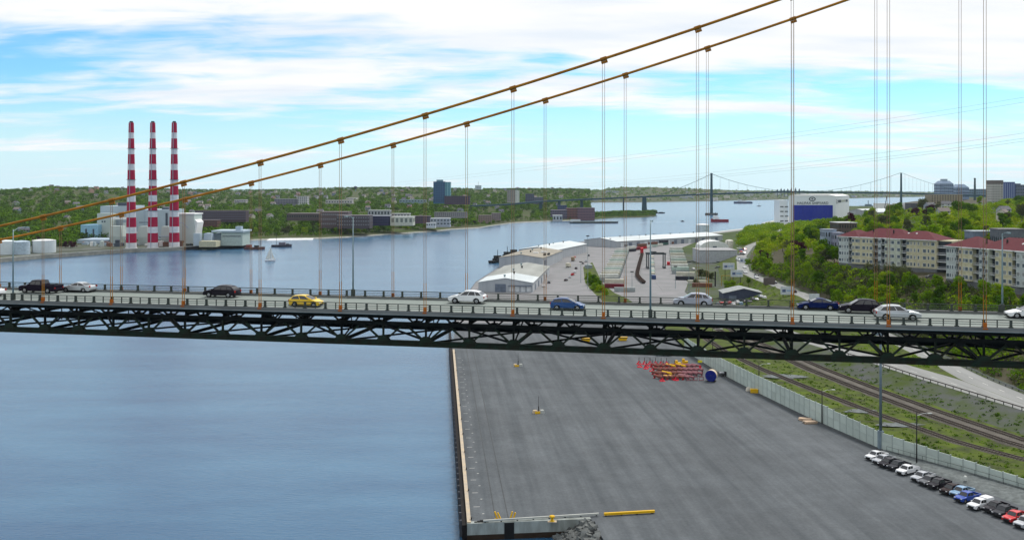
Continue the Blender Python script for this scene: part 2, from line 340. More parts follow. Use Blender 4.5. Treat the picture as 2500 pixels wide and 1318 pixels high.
# crane rail grooves, white berth ticks
for off in (5.2, 7.6):
    mb = MB(); a = qa + qd * 2 + qn * off; b = qb + qd * 40 + qn * off
    mb.quad(a + Vector((0, 0, .005)), a + qn * .22 + Vector((0, 0, .005)), b + qn * .22 + Vector((0, 0, .005)), b + Vector((0, 0, .005))); mb.build('crane_rail', GROOVE, quay_o)
tm = MB(); tm.quad((0, 0, 0), (1.2, 0, 0), (1.2, .2, 0), (0, .2, 0)); tmm = tm.mesh('berth_mark', M('worn_white', (.42, .42, .40), .8))
tm2 = MB(); tm2.quad((0, 0, 0), (.4, 0, 0), (.4, .3, 0), (0, .3, 0)); tmm2 = tm2.mesh('berth_dot', M('worn_white', (0, 0, 0)))
for k in range(20):
    inst('berth_mark', tmm, quay_o, qa + qd * (9 + 8.4 * k) + qn * 1.5 + Vector((0, 0, .006)), ang)
    inst('berth_dot', tmm2, quay_o, qa + qd * (5 + 8.4 * k) + qn * 3.0 + Vector((0, 0, .006)), ang)
# near end: pale concrete face, dark of a recessed ladder bay put on as a black slab
a = Vector((-8.2, 172, 3)); b = Vector((14.6, 174.6, 3)); ed = (b - a).normalized(); en = Vector((ed.y, -ed.x, 0))
mb = MB(); mb.hexa([a + en * .3 + Vector((0, 0, -2.0)), b + en * .3 + Vector((0, 0, -2.0)), b - en * .9 + Vector((0, 0, -2.0)), a - en * .9 + Vector((0, 0, -2.0)), a + en * .3 + Vector((0, 0, .12)), b + en * .3 + Vector((0, 0, .12)), b - en * .9 + Vector((0, 0, .12)), a - en * .9 + Vector((0, 0, .12))])
mb.build('quay_end_wall', M('stained_concrete', (0.34, 0.37, 0.355), 0.9, scale=0.5, col2=(0.20, 0.215, 0.20), stretch=(1, 1, .25)), quay_o)
mb = MB(); p0 = a + ed * 6.8 + en * .42; mb.hexa([p0 + Vector((0, 0, -3)), p0 + ed * 1.8 + Vector((0, 0, -3)), p0 + ed * 1.8 - en * .1 + Vector((0, 0, -3)), p0 - en * .1 + Vector((0, 0, -3)), p0 + Vector((0, 0, .02)), p0 + ed * 1.8 + Vector((0, 0, .02)), p0 + ed * 1.8 - en * .1 + Vector((0, 0, .02)), p0 - en * .1 + Vector((0, 0, .02))])
mb.build('bay_slab', BLACK, quay_o)
mb = MB(); mb.hexa([a + en * .34 + Vector((0, 0, -3.6)), b + en * .34 + Vector((0, 0, -3.6)), b + Vector((0, 0, -3.6)), a + Vector((0, 0, -3.6)), a + en * .34 + Vector((0, 0, -2.01)), b + en * .34 + Vector((0, 0, -2.01)), b + Vector((0, 0, -2.01)), a + Vector((0, 0, -2.01))])
mb.build('tide_mark', M('wet_weed', (0.035, 0.022, 0.014), 0.8), quay_o)
# kerb beams along the near edge: pale beam and yellow beam
def beam(name, mat, p, q, w, h, label, cat='barrier', extra=None):
    p = Vector(p); q = Vector(q); t = thing(name, label, cat, p, math.atan2((q - p).y, (q - p).x)); L_ = (q - p).length
    mb = MB(); mb.box(0, L_, -w / 2, w / 2, 0.18, 0.18 + h); mb.build('beam', mat, t)
    for k in range(int(L_ / 3) + 1):
        mb = MB(); x = min(k * 3 + .2, L_ - .3); mb.box(x, x + .25, -w / 2 + .02, w / 2 - .02, 0, .18); mb.build('foot', BLACK, t)
    return t
beam('kerb_beam', CONC, P(1180, 1275, 3.13), P(1462, 1259, 3.0), .32, .3, 'long pale kerb beam along the near end of the quay')
beam('barrier_beam', YELL, P(1475, 1259, 3), P(1598, 1252, 3), .45, .42, 'long bright yellow barrier beam lying on the asphalt by the rocks')
# riprap at the slab corner
mb = MB(); rr = random.Random(3)
for k in range(420):
    u = rr.random(); Y = lerp(174.2, 150, u); xr = interp(Y, [150, 163.9, 174.6], [17.6, 15.9, 14.3]); v = rr.random() ** 0.8
    x = xr - v * interp(Y, [150, 164, 174], [10, 9, 7]); z = lerp(2.9, -0.6, v) + rr.uniform(-.2, .2); r_ = rr.uniform(.28, .62)
    b8 = [Vector((sx, sy, sz)) * r_ * rr.uniform(.7, 1.15) for sz in (-1, 1) for sx, sy in ((-1, -1), (1, -1), (1, 1), (-1, 1))]
    rot = Matrix.Rotation(rr.uniform(0, 6), 3, 'Z') @ Matrix.Rotation(rr.uniform(0, 6), 3, 'X'); mb.hexa([rot @ q + Vector((x, Y, z)) for q in b8])
o = mb.build('riprap', M('grey_rock', (0.17, 0.18, 0.175), 0.9, scale=0.4, col2=(0.05, 0.053, 0.053))); tag(o, 'loose grey riprap boulders at the corner of the quay', 'rocks', kind='stuff')
mb = MB(); mb.add([(15.9, 163.9, 2.6), (17.6, 150, 2.6), (7, 150, -1.5), (7, 168, -1.5), (8, 174.2, -1.5), (14.3, 174.2, 2.6)], [(0, 1, 2, 3, 4, 5)]); tag(mb.build('rock_bed', M('rock_bed', (0.05, 0.05, 0.05), .9)), kind='structure')

# ---------------------------------------------------------------- retaining wall of concrete panels
XW = lambda Y: section(Y)[0][0]
WY = [150, 190, 206, 222, 234, 245, 262, 282, 295, 307, 330, 360]
WT = [5.2, 5.7, 6.2, 6.9, 7.3, 7.8, 8.0, 8.1, 8.1, 8.1, 8.0, 7.9]
PANEL = M('wall_panel_concrete', (0.46, 0.52, 0.475), 0.85, scale=0.25, col2=(0.38, 0.435, 0.405), rnd_obj=0.12)
wall = thing('retaining_wall', 'long pale concrete panel wall between the quay and the railway', 'wall', (0, 0, 0))
Y = 150.0; pts = []
while Y < 360: pts.append(Vector((XW(Y) - .2, Y, 0))); Y += 2.75
pm = {}
for k in range(len(pts) - 1):
    a, b = pts[k], pts[k + 1]; d = b - a; L_ = d.length; rz = math.atan2(d.y, d.x); top = interp(a.y, WY, WT); base = 3.0 if a.y > 215 else lerp(4.0, 3.0, max(0, (a.y - 160) / 55)); hh = (top - base) / 2
    key = (round(L_, 1), round(hh, 1))
    if key not in pm:
        mb = MB(); mb.box(0.05, L_ - 0.05, -.09, .09, 0.03, key[1] - .0); pm[key] = mb.mesh('wall_panel', PANEL)
    for j in range(2): inst('wall_panel', pm[key], wall, (a.x, a.y, base + j * (key[1] + .02)), rz)
    if 'post' not in pm: mb = MB(); mb.box(-.1, .1, -.14, .14, 0, 1); pm['post'] = mb.mesh('wall_post', M('wall_post_grey', (0.33, 0.38, 0.355), .8))
    inst('wall_post', pm['post'], wall, (a.x, a.y, base - .1), rz, (1, 1, 2 * key[1] + .3))
mb = MB(); a = [Vector((p.x - .25, p.y, 3.012)) for p in pts if p.y > 212]
for k in range(len(a) - 1): mb.quad(a[k], a[k + 1], a[k + 1] + Vector((-1.6, 0, 0)), a[k] + Vector((-1.6, 0, 0)))
tag(mb.build('gutter_strip', M('gutter_dark', (0.075, 0.08, 0.085), .8)), kind='structure')
# gravel bank in front of the wall, low mesh fence on it
GRAV = M('gravel_grey', (0.15, 0.17, 0.17), 0.95, scale=0.9, col2=(0.09, 0.10, 0.10), bump=0.6, bscale=3)
mb = MB(); vs = []; fs = []; yy = [150 + 2.6 * k for k in range(28)]
for i, Y in enumerate(yy):
    wdt = interp(Y, [150, 190, 212, 223], [9, 8, 4.5, .4]); zt = interp(Y, [150, 200, 223], [4.2, 3.8, 3.1])
    for k in range(7): vs.append((XW(Y) - .35 - wdt * (1 - k / 6), Y, lerp(3.02, zt, k / 6) + (.22 * hash2(i, k) if 0 < k < 6 else 0)))
for i in range(len(yy) - 1):
    for k in range(6): fs.append((i * 7 + k, i * 7 + k + 1, i * 7 + k + 8, i * 7 + k + 7))
mb.add(vs, fs); tag(mb.build('gravel_bank', GRAV), kind='structure')
fence = thing('mesh_fence', 'low dark mesh fence on the gravel bank at the foot of the panel wall', 'fence', (0, 0, 0))
DK = M('fence_dark', (0.03, 0.034, 0.034), .7)
fp = [Vector((XW(Y) - 1.6, Y, interp(Y, [150, 200, 223], [4.1, 3.75, 3.1]))) for Y in [152 + 2.9 * k for k in range(24)]]
for z0 in (.1, 1.15):
    mb = MB(); mb.tube([p + Vector((0, 0, z0)) for p in fp], .035, 5); mb.build('fence_wire', DK, fence)
mb = MB(); mb.tube([(0, 0, -.2), (0, 0, 1.2)], .04, 5); fpm = mb.mesh('fence_post', DK)
for p in fp: inst('fence_post', fpm, fence, p)

# ---------------------------------------------------------------- railway
def track(name, u, label, y0=140, y1=470, step=1.2):
    t = thing(name, label, 'railway track', (0, 0, 0), group='railway tracks behind the wall')
    ys = [y0 + 6 * k for k in range(int((y1 - y0) / 6) + 1)]
    zt = lambda Y: interp(Y, [300, 400, 470], [4.14, 3.85, 3.32])
    c = [Vector((XW(Y) + interp(Y, u[0], u[1]), Y, zt(Y) + .12)) for Y in ys]
    mb = MB()
    for k in range(len(c) - 1):
        d = (c[k + 1] - c[k]).normalized(); n = Vector((d.y, -d.x, 0)); d2 = (c[min(k + 2, len(c) - 1)] - c[k + 1]); d2 = d2.normalized() if d2.length > 0 else d; n2 = Vector((d2.y, -d2.x, 0))
        A, B = c[k], c[k + 1]; mb.quad(A - n * 1.9 - Vector((0, 0, .3)), A - n * 1.35, B - n2 * 1.35, B - n2 * 1.9 - Vector((0, 0, .3))); mb.quad(A - n * 1.35, A + n * 1.35, B + n2 * 1.35, B - n2 * 1.35); mb.quad(A + n * 1.35, A + n * 1.9 - Vector((0, 0, .3)), B + n2 * 1.9 - Vector((0, 0, .3)), B + n2 * 1.35)
    mb.build('ballast', BALL, t)
    for sgn in (-1, 1):
        mb = MB()
        for k in range(len(c) - 1):
            d = (c[k + 1] - c[k]).normalized(); n = Vector((d.y, -d.x, 0)); mb.bar(c[k] + n * sgn * .74 + Vector((0, 0, .18)), c[k + 1] + n * sgn * .74 + Vector((0, 0, .18)), .13, .17)
        mb.build('rail', STEEL_R, t)
    mb = MB()
    for k in range(len(c) - 1):
        d = (c[k + 1] - c[k]); L_ = d.length; d.normalize(); n = Vector((d.y, -d.x, 0)); j = 0
        while j < L_: q = c[k] + d * j + Vector((0, 0, .06)); mb.bar(q - n * 1.3, q + n * 1.3, .26, .1); j += .75
    tag(mb.build('sleeper', SLEEP, t), kind='stuff')
track('railway_track', ([140, 209, 320, 470], [20, 19.5, 13.5, 10]), 'single railway track nearest the pale panel wall')
track('railway_track', ([140, 225, 331, 470], [31, 30.5, 29, 16]), 'middle railway track, left one of the close pair')
track('railway_track', ([140, 225, 331, 470], [36, 35.8, 34.6, 21]), 'railway track nearest the road, right one of the close pair')
mb = MB()
ys = [140 + 6 * k for k in range(40)]
for k in range(len(ys) - 1):
    A, B = ys[k], ys[k + 1]; f1 = lambda Y: XW(Y) + interp(Y, [140, 225, 331, 470], [32.6, 32.2, 30.8, 17]); f2 = lambda Y: XW(Y) + interp(Y, [140, 225, 331, 470], [34.6, 34.3, 33, 20])
    mb.quad((f1(A), A, 4.245), (f2(A), A, 4.245), (f2(B), B, 4.245), (f1(B), B, 4.245))
tag(mb.build('ballast_strip', BALL), kind='structure')
# puddles of bare gravel beside the track
for i, (px, py, sx, sy) in enumerate(((1915, 918, 9, 4), (2102, 1002, 6, 3), (2195, 1035, 7, 3))):
    p = P(px, py, 4.3); mb = MB(); n = 34; rr = random.Random(i)
    mb.add([(p.x + sx * math.cos(6.283 * k / n) * rr.uniform(.45, 1.0), p.y + sy * math.sin(6.283 * k / n) * rr.uniform(.45, 1.0), h_west(p.x, p.y) + .27) for k in range(n)], [tuple(range(n))])
    tag(mb.build('gravel_patch', GRAV), kind='structure')
# guardrail along the slip road
gr = thing('guardrail', 'steel guardrail with dark posts along the slip road above the tracks', 'guardrail', (0, 0, 0))
gp = [Vector((section(Y)[2][0] + .25, Y, section(Y)[2][1])) for Y in [150 + 3.2 * k for k in range(58)]]
mb = MB()
for k in range(len(gp) - 1): mb.bar(gp[k] + Vector((0, 0, .72)), gp[k + 1] + Vector((0, 0, .72)), .08, .3)
mb.build('rail', M('guardrail_rust', (0.10, 0.085, 0.075), .6), gr)
mb = MB(); mb.box(-.08, .08, -.08, .08, 0, .8); gpm = mb.mesh('post', DK)
for p in gp: inst('post', gpm, gr, p + Vector((-.2, 0, -.02)))
gr2 = thing('guardrail', 'guardrail along the far wooded side of the shore road', 'guardrail', (0, 0, 0))
gp = [Vector((section(Y)[5][0] + .3, Y, section(Y)[5][1] + .05)) for Y in [200 + 3.6 * k for k in range(50)]]
mb = MB()
for k in range(len(gp) - 1): mb.bar(gp[k] + Vector((0, 0, .7)), gp[k + 1] + Vector((0, 0, .7)), .08, .3)
mb.build('rail', M('guardrail_grey', (0.16, 0.17, 0.17), .6), gr2)
for p in gp: inst('post', gpm, gr2, p + Vector((.2, 0, -.02)))
# road lane markings
LINE = M('lane_paint', (0.66, 0.66, 0.62), .7)
for (i, nm, dashed) in ((2, 'lane_marking', 1), (4, 'lane_marking', 1)):
    mb = MB(); Y = 160
    while Y < 640:
        s0 = section(Y); s1 = section(Y + 3); x0 = (s0[i][0] + s0[i + 1][0]) / 2; x1 = (s1[i][0] + s1[i + 1][0]) / 2
        if s0[i + 1][0] - s0[i][0] < 14: mb.quad((x0 - .09, Y, s0[i][1] + .012), (x0 + .09, Y, s0[i][1] + .012), (x1 + .09, Y + 3, s1[i][1] + .012), (x1 - .09, Y + 3, s1[i][1] + .012))
        Y += 9
    tag(mb.build(nm, LINE), kind='structure')
# ---------------------------------------------------------------- the suspension bridge
TH = math.atan(0.21); D0 = 105.7; W_ = 13.3; ZR = 49.45
CT, SN = math.cos(TH), math.sin(TH)
def S_at(px, d):                       # distance along the bridge of the point seen at this column, on the line at distance d
    xp = (px - 1250) / F; Y = d / (CT + SN * xp); X = Y * xp; return X * CT - Y * SN, Y
def BW(s, d, z): return Vector((s * CT + d * SN, -s * SN + d * CT, z))
br = thing('suspension_bridge', 'dark green steel truss suspension bridge deck with orange cables crossing the harbour', 'bridge', (0, 0, 0), -TH)
STEEL = M('shaded_green_steel', (0.008, 0.010, 0.009), .7, scale=1.2, col2=(0.004, 0.005, 0.005), spec=.06)  # the green paint darkened; shade under the deck put into the colour
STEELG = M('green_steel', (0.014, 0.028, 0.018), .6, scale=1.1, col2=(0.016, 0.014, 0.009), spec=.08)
RAILG = M('rail_green_steel', (0.055, 0.065, 0.055), .6, scale=1.5, col2=(0.032, 0.04, 0.034))
FASC = M('fascia_grey', (0.165, 0.175, 0.17), .8, scale=.8, col2=(0.11, 0.115, 0.11), stretch=(.3, 1, 2))
ORANGE = M('orange_cable_paint', (0.42, 0.175, 0.008), .5, scale=.5, col2=(0.27, 0.105, 0.008))
HANG = M('hanger_rope', (0.27, 0.155, 0.075), .6, var=.08)
DECK = M('bridge_asphalt', (0.215, 0.246, 0.23), .85, scale=.5, col2=(0.18, 0.208, 0.195), stretch=(.05, 1.2, 1), bump=.1, bscale=4)
SA, SB = -150.0, 118.0
DN, DF = D0, D0 + W_
mb = MB(); mb.box(SA, SB, DN - .1, DF + .1, ZR - .28, ZR); mb.build('deck', DECK, br)
for nm, y0, y1 in (('kerb', DN - .38, DN + .32), ('kerb', DF - .32, DF + .38)):
    mb = MB(); mb.box(SA, SB, y0, y1, ZR - .16, ZR + .27); k = mb.build(nm, FASC, br)
mb = MB(); mb.box(SA, SB, DN - .46, DN - .385, ZR - .16, ZR - .10); mb.build('drip_edge', M('drip_edge_pale', (0.34, 0.35, 0.34), .7), br)
for off in (.28 * W_, .5 * W_ - .12, .5 * W_ + .12, .72 * W_):
    col = M('faded_lane_paint', (0.34, 0.345, 0.32), .8)
    mb = MB(); s = SA
    if abs(off - .5 * W_) < .3: mb.quad((SA, DN + off - .06, ZR + .005), (SB, DN + off - .06, ZR + .005), (SB, DN + off + .06, ZR + .005), (SA, DN + off + .06, ZR + .005))
    else:
        while s < SB - 3: mb.quad((s, DN + off - .06, ZR + .005), (s + 3, DN + off - .06, ZR + .005), (s + 3, DN + off + .06, ZR + .005), (s, DN + off + .06, ZR + .005)); s += 9
    mb.build('lane_marking', col, br)
# railings
mb = MB(); mb.box(-.11, .11, -.16, .10, 0, .80); mb.box(-.2, .2, -.2, .14, 0, .1); post_n = mb.mesh('rail_post', RAILG)
mb = MB(); mb.box(-.05, .05, -.05, .05, 0, .78); post_t = mb.mesh('rail_post_thin', RAILG)
for side, y0 in ((0, DN + .02), (1, DF - .02)):
    rl = thing('railing', None, None, (0, 0, 0)); rl.parent = br
    if side == 0: rl['label'] = 'near railing of the bridge with three rails'
    else: rl['label'] = 'far railing of the bridge with four rails'
    for z, h in ((.76, .09), (.5, .055), (.27, .055)) + (((.08, .05),) if side else ()):
        mb = MB(); mb.box(SA, SB, y0 - .04, y0 + .04, ZR + .27 + z - h / 2, ZR + .27 + z + h / 2); mb.build('rail', RAILG, rl)
    k = 0; s = -149.0
    while s < SB - 1:
        inst('rail_post', post_n, rl, (s, y0, ZR + .27)); 
        if side == 0: inst('rail_post_thin', post_t, rl, (s + 1.3, y0, ZR + .27))
        s += 2.6
# trusses
near_px = [108, 275, 450, 637, 833, 1039, 1253, 1474, 1703, 1934, 2168, 2403]
far_px = [145, 294, 449, 611, 780, 958, 1138, 1330, 1526, 1727, 1936, 2139, 2345]
near_s = [S_at(p, DN)[0] for p in near_px]; far_s = [S_at(p, DF)[0] for p in far_px]
def extend(l, step, lo, hi):
    l = list(l)
    while l[0] - step > lo: l.insert(0, l[0] - step)
    while l[-1] + step < hi: l.append(l[-1] + step)
    return l
hs = extend(near_s, 10.15, SA + 2, SB - 2)
nodes = []
for a, b in zip(hs[:-1], hs[1:]): nodes += [a, (a + b) / 2]
nodes.append(hs[-1])
ZT, ZB = 48.2, 45.9
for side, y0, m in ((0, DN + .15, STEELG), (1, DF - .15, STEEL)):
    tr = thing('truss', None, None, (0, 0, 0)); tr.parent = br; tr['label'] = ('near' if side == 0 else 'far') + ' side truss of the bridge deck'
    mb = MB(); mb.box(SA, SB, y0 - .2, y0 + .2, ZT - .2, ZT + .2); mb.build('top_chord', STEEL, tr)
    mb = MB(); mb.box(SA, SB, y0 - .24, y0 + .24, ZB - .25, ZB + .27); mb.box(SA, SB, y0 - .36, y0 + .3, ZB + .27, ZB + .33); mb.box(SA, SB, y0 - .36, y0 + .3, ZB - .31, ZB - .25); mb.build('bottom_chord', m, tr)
    gm = MB(); gm.prism([(-.8, -.3), (.8, -.3), (.8, .32), (.38, .82), (-.38, .82), (-.8, .32)], -.31, .31); gv = [(x, z, y) for x, y, z in gm.v]; gm.v = gv; gus = gm.mesh('gusset', m)
    gm = MB(); gm.prism([(-.55, -.2), (.55, -.2), (.28, -.6), (-.28, -.6)], -.27, .27); gm.v = [(x, z, y + .1) for x, y, z in gm.v]; gus2 = gm.mesh('top_gusset', STEEL)
    for i, s in enumerate(nodes):
        inst('gusset', gus, tr, (s, y0, ZB))
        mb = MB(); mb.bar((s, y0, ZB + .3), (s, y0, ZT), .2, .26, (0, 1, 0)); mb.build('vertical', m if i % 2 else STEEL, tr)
        if i + 1 < len(nodes):
            mid = (s + nodes[i + 1]) / 2; inst('top_gusset', gus2, tr, (mid, y0, ZT))
            for a, b in ((s + .2, mid - .15), (nodes[i + 1] - .2, mid + .15)):
                mb = MB(); mb.bar((a, y0, ZB + .3), (b, y0, ZT - .1), .2, .26, (0, 1, 0)); mb.build('diagonal', m, tr)
# floor beams, stringers and the wind bracing below
for i, s in enumerate(nodes):
    fb = thing('floor_beam', None, None, (s, 0, 0)); fb.parent = br
    mb = MB(); mb.box(-.16, .16, DN + .4, DF - .4, 48.42, 49.1); mb.box(-.24, .24, DN + .4, DF - .4, 48.36, 48.42); mb.build('web', STEEL, fb)
    if i % 2 == 0:
        mb = MB(); mb.bar((0, DN + .4, ZB + .1), (0, DF - .4, ZB + .1), .3, .35)
        mb.bar((0, DN + .4, ZB + .3), (0, (DN + DF) / 2, 48.4), .13, .15); mb.bar((0, DF - .4, ZB + .3), (0, (DN + DF) / 2, 48.4), .13, .15)
        mb.bar((0, DN + W_ * .25, ZB + 1.0), (0, DN + W_ * .25, 48.4), .1, .1); mb.bar((0, DN + W_ * .75, ZB + 1.0), (0, DN + W_ * .75, 48.4), .1, .1)
        mb.build('sway_frame', STEEL, fb)
for k in range(8):
    y = DN + .9 + k * (W_ - 1.8) / 7; mb = MB(); mb.box(SA, SB, y - .12, y + .12, 48.86, ZR - .285); mb.build('stringer', STEEL, br)
for y in (DN + .05, DF - .05):
    mb = MB(); mb.box(SA, SB, y - .14, y + .14, 48.82, ZR - .285); mb.build('edge_stringer', STEEL, br)
for a, b in zip(nodes[::2][:-1], nodes[::2][1:]):
    for p, q in (((a, DN + .4), (b, DF - .4)), ((a, DF - .4), (b, DN + .4))):
        mb = MB(); z = ZB + (.05 if p[1] < q[1] else .33); mb.bar((p[0], p[1], z), (q[0], q[1], z), .22, .2); mb.build('wind_brace', STEEL, br)
for a, b in zip(nodes[::2][:-1], nodes[::2][1:]):
    mb = MB(); mb.bar((a, DF - .4, ZB + .2), ((a + b) / 2, DN + .5, ZT - .1), .16, .18); mb.bar(((a + b) / 2, DN + .5, ZT - .1), (b, DF - .4, ZB + .2), .16, .18); mb.build('sway_brace', STEEL, br)
# main cables, clamps and hangers
near_cab = [(100, 527), (268, 489), (443, 446), (629, 396), (825, 341), (1032, 280), (1247, 214), (1468, 144), (1698, 68), (1931, -11), (2166, -94), (2402, -180)]
far_cab = [(142, 557), (293, 521), (447, 484), (605, 445), (775, 402), (952, 353), (1137, 300), (1328, 244), (1525, 182), (1724, 118), (1931, 48), (2137, -24), (2344, -100)]
mbh = MB()
mb = MB(); mb.tube([(-.36, 0, 0), (.36, 0, 0)], .23, 12); mb.box(-.36, .36, -.09, .09, -.52, -.25); clampm = mb.mesh('cable_clamp', M('clamp_brown', (0.33, 0.13, 0.01), .55))
mb = MB(); mb.box(-.17, .17, -.15, .15, 0, .62); mb.box(-.24, .24, -.2, .2, -.06, .08); sockm = mb.mesh('hanger_socket', M('socket_orange', (0.42, 0.11, 0.008), .5))
for cabs, ss, dist, sd in ((near_cab, near_s, DN - .22, 0), (far_cab, far_s, DF + .22, 1)):
    zs = [PZ(py, S_at(px, dist)[1]) for px, py in cabs]
    c = [(s, z) for s, z in zip(ss, zs)]
    # quadratic through the measured nodes, carried on beyond the frame
    n = len(c); sx = [p[0] for p in c]; A = [[sum(x ** (i + j) for x in sx) for j in range(3)] for i in range(3)]; B = [sum(z * x ** i for x, z in c) for i in range(3)]
    sol = Matrix(A).inverted() @ Vector(B); fz = lambda s, q=sol: q[0] + q[1] * s + q[2] * s * s
    vert = -sol[1] / (2 * sol[2])
    zc = lambda s: max(fz(s), ZR + 1.6) if s > vert else max(fz(vert), ZR + 1.6)
    path = [(s, dist, zc(s)) for s in [SA + 4 * k for k in range(int((SB - SA) / 4) + 1)]]
    mb = MB(); mb.tube(path, .158, 12); mb.build('main_cable', ORANGE, br, smooth=True)
    for s in extend(ss, 10.15, SA + 4, SB - 4):
        if zc(s) < ZR + 2.4: continue
        sl = math.atan(sol[1] + 2 * sol[2] * s); inst('cable_clamp', clampm, br, (s, dist, zc(s)), rot=(0, -sl, 0))
        inst('hanger_socket', sockm, br, (s, dist, ZR + .12))
        hg = thing('hanger', None, None, (0, 0, 0)); hg.parent = br
        for q in (-.13, .13):
            mb = MB(); mb.tube([(s + q, dist, ZR + .8), (s + q, dist, zc(s) - .3)], .025, 6); mb.build('rope', HANG, hg)
            top_ = min(zc(s) - .5, ZR + 3.6); mb = MB(); mb.tube([(s + q, dist, ZR + .7), (s + q, dist, top_)], .042, 6); mb.build('added_orange_tube', ORANGE, hg)  # orange tube added; the lower rope only looks orange by contrast
# lamp posts on the bridge
GALV = M('galvanised_blue_grey', (0.22, 0.30, 0.32), .5, .3)
def bridge_lamp(px, side, top_py, label):
    dist = DN + .02 if side == 0 else DF - .02; s, Y = S_at(px, dist); zt = PZ(top_py, Y); p = BW(s, dist, ZR + .27)
    t = thing('street_lamp', label, 'street lamp', p, -TH); h = zt - p.z
    mb = MB(); mb.box(-.22, .22, -.2, .2, 0, .9); mb.build('base', RAILG, t)
    mb = MB(); mb.tube([(0, 0, .1), (0, 0, h * .55), (0, 0, h)], [.12, .09, .055], 10); mb.build('pole', GALV, t, smooth=True)
    q = 1 if side == 0 else -1
    mb = MB(); mb.tube([(0, 0, h - .25), (0, q * .8, h + .1), (0, q * 2.2, h + .2)], .045, 6); mb.build('arm', GALV, t)
    mb = MB(); mb.box(-.14, .14, min(q * 2.1, q * 2.8), max(q * 2.1, q * 2.8), h + .08, h + .24); mb.build('lamp_head', GALV, t)
bridge_lamp(32, 0, 560, 'blue grey lamp post on the near railing at the left end beside the dark pickup')
bridge_lamp(862, 1, 530, 'slim lamp post on the far railing above open water')
bridge_lamp(1588, 0, 545, 'tall lamp post on the near railing in front of the container yard')
bridge_lamp(2447, 1, 570, 'lamp post on the far railing in front of the right apartment block')

# ---------------------------------------------------------------- vehicles
GLASS = M('dark_glass', (0.010, 0.012, 0.015), .08, var=.02, spec=.8)
TYRE = M('tyre_rubber', (0.012, 0.012, 0.012), .8); RIM = M('wheel_rim', (0.32, 0.32, 0.33), .35, .7)
LAMPW = M('headlamp_clear', (0.75, 0.76, 0.78), .15); LAMPR = M('tail_lamp_red', (0.42, 0.015, 0.01), .25); PLAST = M('black_plastic', (0.02, 0.02, 0.021), .6)
def paint(name, c, metal=.25): 
    dark = sum(c) < .12 and sum(c) > 0
    m = M('paint_' + name, c, .35 if dark else .28, 0 if dark else metal, var=.04, spec=.07 if dark else None)
    if dark: return m
    m.node_tree.nodes['Principled BSDF'].inputs['Coat Weight'].default_value = .25
    return m
KIND = {  # L, W, H, belt, wheel radius, wheel x front/rear, cabin base rear/front, roof rear/front, hood z at nose, tail z
 'hatch': dict(L=4.1, W=1.72, H=1.48, belt=.92, wr=.31, wf=1.28, wb=-1.22, cb=(-1.98, 1.1), rf=(-1.55, .05), nose=.66, tail=.9, hood=.9),
 'sedan': dict(L=4.75, W=1.82, H=1.44, belt=.92, wr=.33, wf=1.45, wb=-1.38, cb=(-1.95, 1.15), rf=(-.92, .1), nose=.66, tail=.96, hood=.9),
 'suv': dict(L=4.75, W=1.9, H=1.68, belt=1.04, wr=.36, wf=1.45, wb=-1.38, cb=(-2.28, 1.2), rf=(-1.62, .22), nose=.84, tail=1.0, hood=1.06),
 'pickup': dict(L=5.8, W=1.98, H=1.86, belt=1.16, wr=.40, wf=1.9, wb=-1.75, cb=(-.75, 1.5), rf=(-.6, .85), nose=1.0, tail=.85, hood=1.12),
}
WHEELS = {}
def wheel_meshes(r):
    if r not in WHEELS:
        a = MB(); pr = [(r * .62, -.11), (r * .97, -.11), (r, -.07), (r, .07), (r * .97, .11), (r * .62, .11)]; a.lathe(pr, 16, cap=False); a.v = [(x, z, y) for x, y, z in a.v]
        b = MB(); b.lathe([(.02, -.10), (r * .3, -.105), (r * .62, -.09), (r * .62, .09), (r * .3, .105), (.02, .10)], 12); b.v = [(x, z, y) for x, y, z in b.v]
        WHEELS[r] = (a.mesh('tyre', TYRE), b.mesh('rim', RIM))
    return WHEELS[r]
